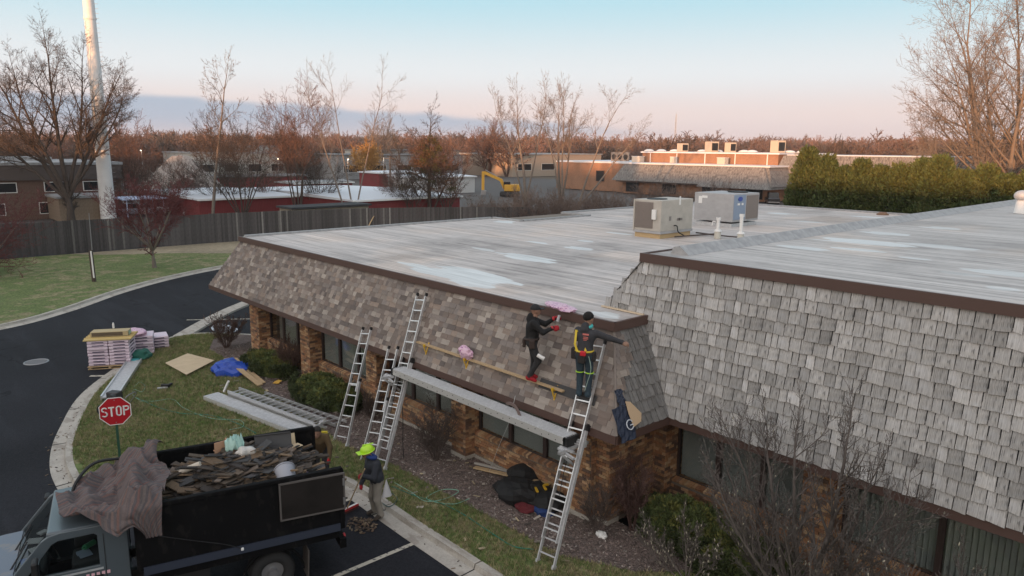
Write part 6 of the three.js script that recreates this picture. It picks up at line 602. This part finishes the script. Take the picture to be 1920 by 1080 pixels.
// small litter: leaves and twigs in the gutter, shingle scraps on the lawn and in the bed
{ rnd = RNG(995); const leaf = box(.05, .006, .03), n = 340, im = new THREE.InstancedMesh(leaf, MAT([1, 1, 1], 1), n), m = new THREE.Matrix4(), q = new THREE.Quaternion(), c = new THREE.Color(); for (let i = 0; i < n; i++) { const k = Math.floor(rr(0, islKerb.length - 2)), a = islKerb[k], b = islKerb[k + 1], t = rnd(); let dx = b[0] - a[0], dz = b[1] - a[1]; const l = Math.hypot(dx, dz); dx /= l; dz /= l; const o = .2 + .5 * Math.pow(rnd(), 1.8); q.setFromEuler(new THREE.Euler(rr(-.3, .3), rr(0, 6.28), rr(-.3, .3))); m.compose(V(lerp(a[0], b[0], t) - dz * o, -.1, lerp(a[1], b[1], t) + dx * o), q, V(rr(.4, 1.8), 1, rr(.4, 1.3))); im.setMatrixAt(i, m); c.setRGB(...mul(pick([[.10, .07, .05], [.16, .11, .07], [.06, .05, .045]]), rr(.6, 1.3))); im.setColorAt(i, c); } im.name = 'leaf_litter'; tag(im, 'dead leaves and grit lying in the gutter along the kerb', 'leaves', null, 'stuff'); scene.add(im);
  const sc = box(.14, .01, .08), n2 = 130, im2 = new THREE.InstancedMesh(sc, MAT([1, 1, 1], 1), n2); for (let i = 0; i < n2; i++) { const x = rr(-26, -9.5), z = rr(-11.9, -9.3); q.setFromEuler(new THREE.Euler(rr(-.2, .2), rr(0, 6.28), rr(-.2, .2))); m.compose(V(x, .035, z), q, V(rr(.3, 1.6), 1, rr(.4, 1.2))); im2.setMatrixAt(i, m); c.setRGB(...mul(pick([[.2, .17, .145], [.12, .1, .09], [.34, .30, .26], [.4, .33, .22]]), rr(.6, 1.2))); im2.setColorAt(i, c); } im2.name = 'roofing_scraps'; tag(im2, 'small shingle and wood scraps dropped on the grass and mulch below the eave', 'scraps', null, 'stuff'); scene.add(im2); }
// ------------------------------------------------------------------ people
function figure(name, label, pos, yaw, J, bones, cols, o = {}) {
  const res = o.res || 92, span = o.span || 1.12, c = o.c || [0, .95, 0]; const mc = new MarchingCubes(res, M.black, false, false, 120000); mc.isolation = 0; const half = res / 2, sz2 = res * res; mc.field.fill(-1);
  const B = bones.map(([a, b, ra, rb, k]) => { a = Array.isArray(a) ? a : J[a]; b = Array.isArray(b) ? b : J[b]; return { a, b, ra, rb, k, d: [b[0] - a[0], b[1] - a[1], b[2] - a[2]], l: (b[0] - a[0]) ** 2 + (b[1] - a[1]) ** 2 + (b[2] - a[2]) ** 2 || 1e-9 }; });
  const D = (b, x, y, z) => { const px = x - b.a[0], py = y - b.a[1], pz = z - b.a[2]; const t = clamp((px * b.d[0] + py * b.d[1] + pz * b.d[2]) / b.l, 0, 1); return Math.hypot(px - b.d[0] * t, py - b.d[1] * t, pz - b.d[2] * t) - (b.ra + (b.rb - b.ra) * t); };
  const k = .035; for (const b of B) { const R = Math.max(b.ra, b.rb) + .09; const lo = [0, 1, 2].map(i => Math.max(1, Math.floor(((Math.min(b.a[i], b.b[i]) - R - c[i]) / span + 1) * half))), hi = [0, 1, 2].map(i => Math.min(res - 2, Math.ceil(((Math.max(b.a[i], b.b[i]) + R - c[i]) / span + 1) * half)));
    for (let z = lo[2]; z <= hi[2]; z++) for (let y = lo[1]; y <= hi[1]; y++) for (let x = lo[0]; x <= hi[0]; x++) { const d = D(b, (x / half - 1) * span + c[0], (y / half - 1) * span + c[1], (z / half - 1) * span + c[2]); const i = z * sz2 + y * res + x, e = -mc.field[i]; const h = Math.max(k - Math.abs(d - e), 0) / k; mc.field[i] = -(Math.min(d, e) - h * h * k * .25); } }
  mc.update(); const n = mc.count; const fold = (x, y, z) => fbm((x + z * .6 + 2) / 4, (y + 2) / 4, 44, 30, 3, 78), P = new Float32Array(n * 3), N = new Float32Array(n * 3), C = new Float32Array(n * 3);
  for (let i = 0; i < n; i++) { for (let q = 0; q < 3; q++) { P[i * 3 + q] = mc.positionArray[i * 3 + q] * span + c[q]; N[i * 3 + q] = mc.normalArray[i * 3 + q]; } const fo = (fold(P[i * 3], P[i * 3 + 1], P[i * 3 + 2]) - .5) * .045 * sstep(1.5, 1.4, P[i * 3 + 1]); for (let q = 0; q < 3; q++) P[i * 3 + q] += N[i * 3 + q] * fo; let best = 1e9, bk = 0; for (const b of B) { const d = D(b, P[i * 3], P[i * 3 + 1], P[i * 3 + 2]); if (d < best) { best = d; bk = b.k; } } const w = .82 + .36 * fbm((P[i * 3] + 2) / 4, (P[i * 3 + 1] + P[i * 3 + 2] + 4) / 8, 60, 60, 3, 77); C.set(mul(cols[bk], w), i * 3); }
  const g = new THREE.BufferGeometry(); g.setAttribute('position', new THREE.BufferAttribute(P, 3)); g.setAttribute('color', new THREE.BufferAttribute(C, 3)); g.setAttribute('uv', new THREE.BufferAttribute(new Float32Array(n * 2), 2)); const gm = mergeVertices(g, 1e-4); gm.computeVertexNormals();
  const t = thing('person', label, 'person', pos, yaw); part('body', gm, MAT([1, 1, 1], .9, { vertexColors: true }), t, { keepUV: true }); if (o.scale) t.scale.setScalar(o.scale); return t; }
// palm and five curled fingers as extra bones: from wrist w along dir d, with palm side n
function handBones(w, d, n, k) { d = V(...d).normalize(); n = V(...n).normalize(); const s = V().crossVectors(d, n); const W = V(...w), P = (f, l, h) => W.clone().addScaledVector(d, f).addScaledVector(s, l).addScaledVector(n, h).toArray(); const out = [[P(0, -.02, 0), P(.07, -.025, 0), .026, .02, k], [P(0, .02, 0), P(.07, .025, 0), .026, .02, k]]; for (const [l, L] of [[-.036, .06], [-.012, .075], [.012, .07], [.036, .055]]) out.push([P(.075, l, 0), P(.075 + L * .6, l * 1.1, .012), .013, .012, k], [P(.075 + L * .6, l * 1.1, .012), P(.075 + L * .85, l * 1.1, .045), .012, .01, k]); out.push([P(.015, -.035, .005), P(.055, -.065, .02), .015, .013, k], [P(.055, -.065, .02), P(.085, -.06, .04), .013, .011, k]); return out; }
const headBones = (h, f, skin) => { const H = V(...h), F = V(...f).normalize(), S = V().crossVectors(UPW, F).normalize(), p = (u, l, y) => H.clone().addScaledVector(F, u).addScaledVector(S, l).addScaledVector(UPW, y).toArray(); return [[p(-.02, 0, .03), p(.0, 0, .03), .102, .1, skin], [p(.025, 0, -.05), p(.035, 0, -.07), .072, .06, skin], [p(.095, 0, .0), p(.112, 0, -.02), .014, .017, skin], [p(-.01, .098, -.005), p(-.02, .1, -.03), .02, .016, skin], [p(-.01, -.098, -.005), p(-.02, -.1, -.03), .02, .016, skin]]; };
function face(t, h, f, hairC, o = {}) { const H = V(...h), F = V(...f).normalize(), S = V().crossVectors(UPW, F).normalize(), p = (u, l, y) => H.clone().addScaledVector(F, u).addScaledVector(S, l).addScaledVector(UPW, y); part('eye', [1, -1].map(s => new THREE.SphereGeometry(.011, 8, 6).translate(...p(.088, s * .035, .012).toArray())), M.black, t); part('mouth', bar(p(.098, -.024, -.068), p(.098, .024, -.068), .012, .008), MAT([.25, .09, .08], .7), t); if (hairC) { const g = new THREE.SphereGeometry(.114, 16, 12, 0, 6.283, 0, 1.75); g.applyQuaternion(new THREE.Quaternion().setFromUnitVectors(UPW, UPW.clone().addScaledVector(F, -.45).normalize())); part('hair', g.translate(...p(-.012, 0, .035).toArray()), MAT(hairC, .9), t); } }
const yawOf = v => Math.atan2(v.x, v.z);
// worker in black on the walk board, arms out to the roof edge
{ const f = V(.72, 0, -.69), yaw = yawOf(f); const J = { pel: [0, .95, 0], chest: [0, 1.3, .03], neck: [0, 1.5, .05], hL: [.1, .93, 0], hR: [-.1, .93, 0], kL: [.13, .5, .06], kR: [-.1, .52, .16], aL: [.14, .1, 0], aR: [-.12, .13, -.06], tL: [.16, .05, .15], tR: [-.12, .06, .1], sL: [.19, 1.42, .04], sR: [-.19, 1.42, .04], eL: [.26, 1.3, .3], eR: [-.24, 1.22, .26], wL: [.2, 1.46, .52], wR: [-.1, 1.3, .48], head: [.02, 1.68, .09] };
  const b = [['pel', 'chest', .145, .165, 0], [[-.09, 1.34, .03], [.09, 1.34, .03], .13, .13, 0], [[-.07, .98, 0], [.07, .98, 0], .125, .125, 1], ['chest', 'neck', .13, .07, 0], ['neck', 'head', .06, .06, 3], ['sL', 'eL', .075, .06, 0], ['eL', 'wL', .058, .042, 0], ['sR', 'eR', .075, .06, 0], ['eR', 'wR', .058, .042, 0], ['hL', 'kL', .105, .075, 1], ['kL', 'aL', .072, .055, 1], ['hR', 'kR', .105, .075, 1], ['kR', 'aR', .072, .055, 1], ['aL', 'tL', .058, .042, 2], ['aR', 'tR', .058, .042, 2], [[0, 1.48, -.04], [0, 1.55, -.03], .09, .07, 0], ...headBones(J.head, [.35, 0, 1], 3), ...handBones(J.wL, [-.1, .2, 1], [-.6, -.5, 0], 2), ...handBones(J.wR, [.1, .1, 1], [.6, -.5, 0], 2)];
  const t = figure('person', 'person in a black hoodie, dark cap and red shoes standing on the walk board', [-11.76, 3.215, -11.33], yaw, J, b, [[.010, .010, .011], [.022, .022, .024], [.32, .012, .02], [.30, .17, .12]], { scale: 1.0 }); face(t, J.head, [.35, 0, 1], null);
  part('cap', [new THREE.SphereGeometry(.118, 18, 10, 0, 6.283, 0, 1.6).translate(.01, 1.705, .075), rbox(.17, .015, .13, .006, .06, 1.71, .22, .35)], MAT([.015, .015, .017], .85), t); part('tool_belt', [new THREE.TorusGeometry(.155, .03, 8, 24).rotateX(1.57).scale(1.12, 1.1, 1).translate(0, 1.02, 0), rbox(.09, .22, .16, .03, .2, .92, -.02), rbox(.09, .2, .14, .03, -.2, .93, .02), rbox(.16, .2, .08, .03, 0, .92, -.17)], MAT([.035, .022, .018], .8), t); part('hammer', [tube([.24, .78, -.06], [.22, 1.02, -.06], .014, .014, 6), box(.03, .03, .12, .24, .78, -.06)], M.steel, t); part('cutter', rbox(.05, .2, .05, .015, .2, 1.16, -.1, 0, .4), M.red, t); part('bottle', tube([-.24, .7, .14], [-.26, .62, .3], .045, .045, 12), M.white, t); part('trim_cuff', [tube([.205, 1.44, .47], [.2, 1.46, .52], .05, .052, 12), tube([-.115, 1.29, .44], [-.1, 1.3, .48], .05, .052, 12)], M.red, t);
  part('held_can', tube([.05, 1.42, .58], [.08, 1.56, .62], .035, .03, 10), MAT([.4, .4, .42], .5), scene.getObjectByName(thing('caulk_tube', 'grey caulk tube in the hands of the worker in black', 'caulk tube', [-11.76, 3.215, -11.33], yaw).name)); }
// worker on the tall ladder, seen from behind, one arm out to the hip
{ const f = V(-.38, 0, -.92), yaw = yawOf(f); const J = { pel: [0, .97, 0], chest: [-.02, 1.31, .06], neck: [-.02, 1.5, .1], hL: [.1, .95, 0], hR: [-.1, .95, 0], kL: [.1, .52, .07], kR: [-.1, .52, .07], aL: [.09, .1, .0], aR: [-.1, .1, .0], tL: [.1, .05, .15], tR: [-.11, .05, .15], sL: [.18, 1.42, .1], sR: [-.2, 1.4, .08], eL: [.25, 1.2, .28], eR: [-.46, 1.3, .2], wL: [.12, 1.15, .46], wR: [-.7, 1.22, .3], head: [-.03, 1.68, .14] };
  const b = [['pel', 'chest', .15, .17, 0], [[-.1, 1.34, .06], [.1, 1.34, .06], .13, .13, 0], [[-.07, 1.0, 0], [.07, 1.0, 0], .13, .13, 0], [[-.06, .95, 0], [.06, .95, 0], .12, .12, 1], ['chest', 'neck', .13, .07, 0], ['neck', 'head', .06, .06, 3], ['sL', 'eL', .078, .06, 0], ['eL', 'wL', .058, .045, 0], ['sR', 'eR', .078, .062, 0], ['eR', 'wR', .06, .048, 0], ['hL', 'kL', .1, .075, 1], ['kL', 'aL', .075, .06, 1], ['hR', 'kR', .1, .075, 1], ['kR', 'aR', .075, .06, 1], ['aL', 'tL', .06, .045, 2], ['aR', 'tR', .06, .045, 2], [[0, 1.48, 0], [0, 1.54, .01], .1, .08, 0], ...headBones(J.head, [-.5, -.1, 1], 3), ...handBones(J.wR, [-1, -.2, .3], [0, -1, .2], 3), ...handBones(J.wL, [-.3, 0, 1], [0, -1, 0], 3)];
  const t = figure('person', 'person in a dark grey hoodie with a yellow harness standing on the tall ladder', [-10.12, 3.24, -11.3], yaw, J, b, [[.035, .036, .042], [.025, .045, .062], [.16, .075, .035], [.30, .18, .13]], { scale: 1.03 }); face(t, J.head, [-.5, -.1, 1], [.006, .005, .005]);
  part('neck_gaiter', [new THREE.TorusGeometry(.085, .036, 8, 20).rotateX(1.4).translate(-.02, 1.53, .1)], MAT([.06, .42, .42], .7), t); const strap = [bar([.17, 1.44, -.02], [-.08, 1.06, -.135], .045, .012, V(0, 0, 1)), bar([.17, 1.46, -.04], [.16, 1.2, -.12], .045, .012, V(0, 0, 1)), bar([.17, 1.2, -.12], [.1, 1.02, -.13], .045, .012, V(0, 0, 1)), new THREE.TorusGeometry(.165, .02, 6, 26).rotateX(1.57).scale(1.1, 1, 1).translate(0, 1.04, .0)]; part('harness', strap, MAT([.62, .46, .04], .6), t); part('back_print', [box(.13, .035, .005, -.06, 1.4, -.108), box(.1, .016, .005, -.06, 1.345, -.113), box(.11, .016, .005, -.06, 1.315, -.115), box(.07, .014, .005, -.05, 1.285, -.117)], MAT([.55, .16, .14], .7), t); part('tool_pouch', [rbox(.14, .24, .12, .03, .2, .96, -.02), rbox(.12, .2, .1, .03, -.19, .93, .0), rbox(.16, .2, .08, .03, 0, .9, -.16)], MAT([.02, .017, .016], .8), t); part('tape_pouch', rbox(.12, .1, .07, .02, -.04, 1.02, -.19), MAT([.5, .015, .03], .5), t); part('leg_band', [.11, -.11].map(x => new THREE.TorusGeometry(.082, .014, 6, 20).rotateX(1.57).translate(x * .95, .56, .065)), MAT([.35, .62, .03], .5), t); part('lanyard', path([[-.12, 1.0, -.1], [-.2, .7, -.14], [-.12, .4, -.1], [-.06, .2, -.08]], .008, 5), MAT([.3, .4, .35], .7), t); }
// sweeping worker
{ const f = RH.clone().multiplyScalar(-.85).addScaledVector(FH, -.52), yaw = yawOf(f); const q = onY(707, 968, -.11); const J = { pel: [0, .93, -.02], chest: [0, 1.26, .06], neck: [0, 1.45, .12], hL: [.1, .9, -.02], hR: [-.1, .9, -.02], kL: [.13, .48, .04], kR: [-.13, .48, .06], aL: [.15, .1, -.04], aR: [-.14, .1, .0], tL: [.18, .05, .11], tR: [-.17, .05, .15], sL: [.2, 1.37, .06], sR: [-.2, 1.37, .08], eL: [.3, 1.1, .16], eR: [-.28, 1.08, .1], wL: [.08, 1.1, .34], wR: [-.14, .83, .3], head: [0, 1.62, .2] };
  const b = [['pel', 'chest', .16, .18, 0], [[-.1, 1.3, .06], [.1, 1.3, .06], .135, .135, 0], [[-.08, 1.0, 0], [.08, 1.0, 0], .15, .15, 0], [[-.07, .9, -.02], [.07, .9, -.02], .125, .125, 1], ['chest', 'neck', .14, .075, 0], ['neck', 'head', .06, .06, 3], ['sL', 'eL', .085, .07, 0], ['eL', 'wL', .068, .052, 0], ['sR', 'eR', .085, .07, 0], ['eR', 'wR', .068, .052, 0], ['hL', 'kL', .11, .085, 1], ['kL', 'aL', .085, .07, 1], ['hR', 'kR', .11, .085, 1], ['kR', 'aR', .085, .07, 1], ['aL', 'tL', .06, .045, 2], ['aR', 'tR', .06, .045, 2], ...headBones(J.head, [0, -.35, 1], 3), ...handBones(J.wL, [-.8, -.3, .5], [0, -.4, -1], 4), ...handBones(J.wR, [.3, -.9, .4], [.4, 0, -1], 4)];
  const t = figure('person', 'person in a lime hard hat, dark jacket and grey trousers sweeping beside the truck', [q.x, -.115, q.z], yaw, J, b, [[.028, .032, .042], [.25, .23, .20], [.045, .035, .028], [.28, .16, .11], [.36, .012, .02]], { scale: 1.03 }); face(t, J.head, [0, -.35, 1], [.02, .018, .016]);
  part('hard_hat', [new THREE.SphereGeometry(.145, 22, 12, 0, 6.283, 0, 1.6).scale(1, .95, 1.12).rotateX(.22).translate(0, 1.66, .19), new THREE.CylinderGeometry(.155, .165, .014, 24).scale(1, 1, 1.15).rotateX(.22).translate(0, 1.655, .2), rbox(.2, .014, .1, .005, 0, 1.625, .38), rbox(.03, .02, .26, .008, 0, 1.8, .17)], MAT([.42, .72, .03], .35), t); part('hood', [new THREE.TorusGeometry(.105, .05, 10, 24).rotateX(1.2).translate(0, 1.5, .11)], MAT([.02, .05, .2], .85), t); part('bag', [new THREE.ConeGeometry(.13, .42, 9).scale(.6, 1, 1).translate(.12, .72, -.2)], MAT([.5, .5, .52], .6), t);
  // broom in his hands
  const rot = V(); const Lw = p => V(...p).multiplyScalar(1.03).applyAxisAngle(UPW, yaw).add(V(q.x, -.115, q.z)); const top = Lw([.2, 1.32, .42]), foot = onY(650, 955, -.03); const d = foot.clone().sub(top).normalize(); const br = thing('push_broom', 'push broom with a red and white head held by the sweeping worker', 'broom', [0, 0, 0]); const hA = Lw([.1, 1.08, .4]); part('handle', tube(hA.clone().addScaledVector(V().subVectors(foot, hA).normalize(), -.35), foot, .015, .015, 8), M.wood, br); const s = onY(690, 938, -.05).sub(onY(648, 958, -.05)).setY(0).normalize(); const e = (k, y) => foot.clone().addScaledVector(s, k).setY(y); part('head', bar(e(-.34, -.03), e(.34, -.03), .08, .05), M.red, br); part('bristles', bar(e(-.34, -.085), e(.34, -.085), .07, .065), MAT([.06, .02, .02], .9), br); part('white_band', bar(e(-.33, .0), e(.33, .0), .05, .012), M.white, br); }
// worker half hidden behind the truck
{ const yaw = yawOf(V(.75, 0, .66)); const J = { pel: [0, .93, -.05], chest: [0, 1.22, .12], neck: [0, 1.38, .22], hL: [.1, .9, -.05], hR: [-.1, .9, -.05], kL: [.12, .48, .06], kR: [-.12, .48, .06], aL: [.13, .1, 0], aR: [-.13, .1, 0], tL: [.14, .05, .15], tR: [-.14, .05, .15], sL: [.19, 1.32, .16], sR: [-.19, 1.32, .16], eL: [.3, 1.08, .26], eR: [-.26, 1.05, .2], wL: [.3, .84, .38], wR: [-.16, .85, .4], head: [0, 1.5, .32] };
  const b = [['pel', 'chest', .15, .17, 0], [[-.1, 1.26, .13], [.1, 1.26, .13], .13, .13, 0], [[-.07, .95, -.04], [.07, .95, -.04], .13, .13, 1], ['chest', 'neck', .13, .07, 0], ['neck', 'head', .06, .06, 3], ['sL', 'eL', .08, .065, 0], ['eL', 'wL', .062, .046, 0], ['sR', 'eR', .08, .065, 0], ['eR', 'wR', .062, .046, 0], ['hL', 'kL', .105, .08, 1], ['kL', 'aL', .08, .062, 1], ['hR', 'kR', .105, .08, 1], ['kR', 'aR', .08, .062, 1], ['aL', 'tL', .06, .045, 2], ['aR', 'tR', .06, .045, 2], ...headBones(J.head, [0, -.5, 1], 3), ...handBones(J.wL, [0, -1, .3], [-1, 0, 0], 4), ...handBones(J.wR, [0, -1, .3], [1, 0, 0], 4)];
  const t = figure('person', 'person in a brown sleeved jacket and red gloves half hidden behind the truck tailgate', [-16.35, 0, -8.35], yaw, J, b, [[.10, .065, .03], [.03, .03, .035], [.03, .025, .02], [.28, .16, .11], [.4, .012, .02]]); face(t, J.head, [0, -.5, 1], [.02, .018, .016]); part('vest', [rbox(.36, .46, .05, .02, 0, 1.15, -.07)], MAT([.5, .4, .03], .7), t); }
renderer.render(scene, camera);
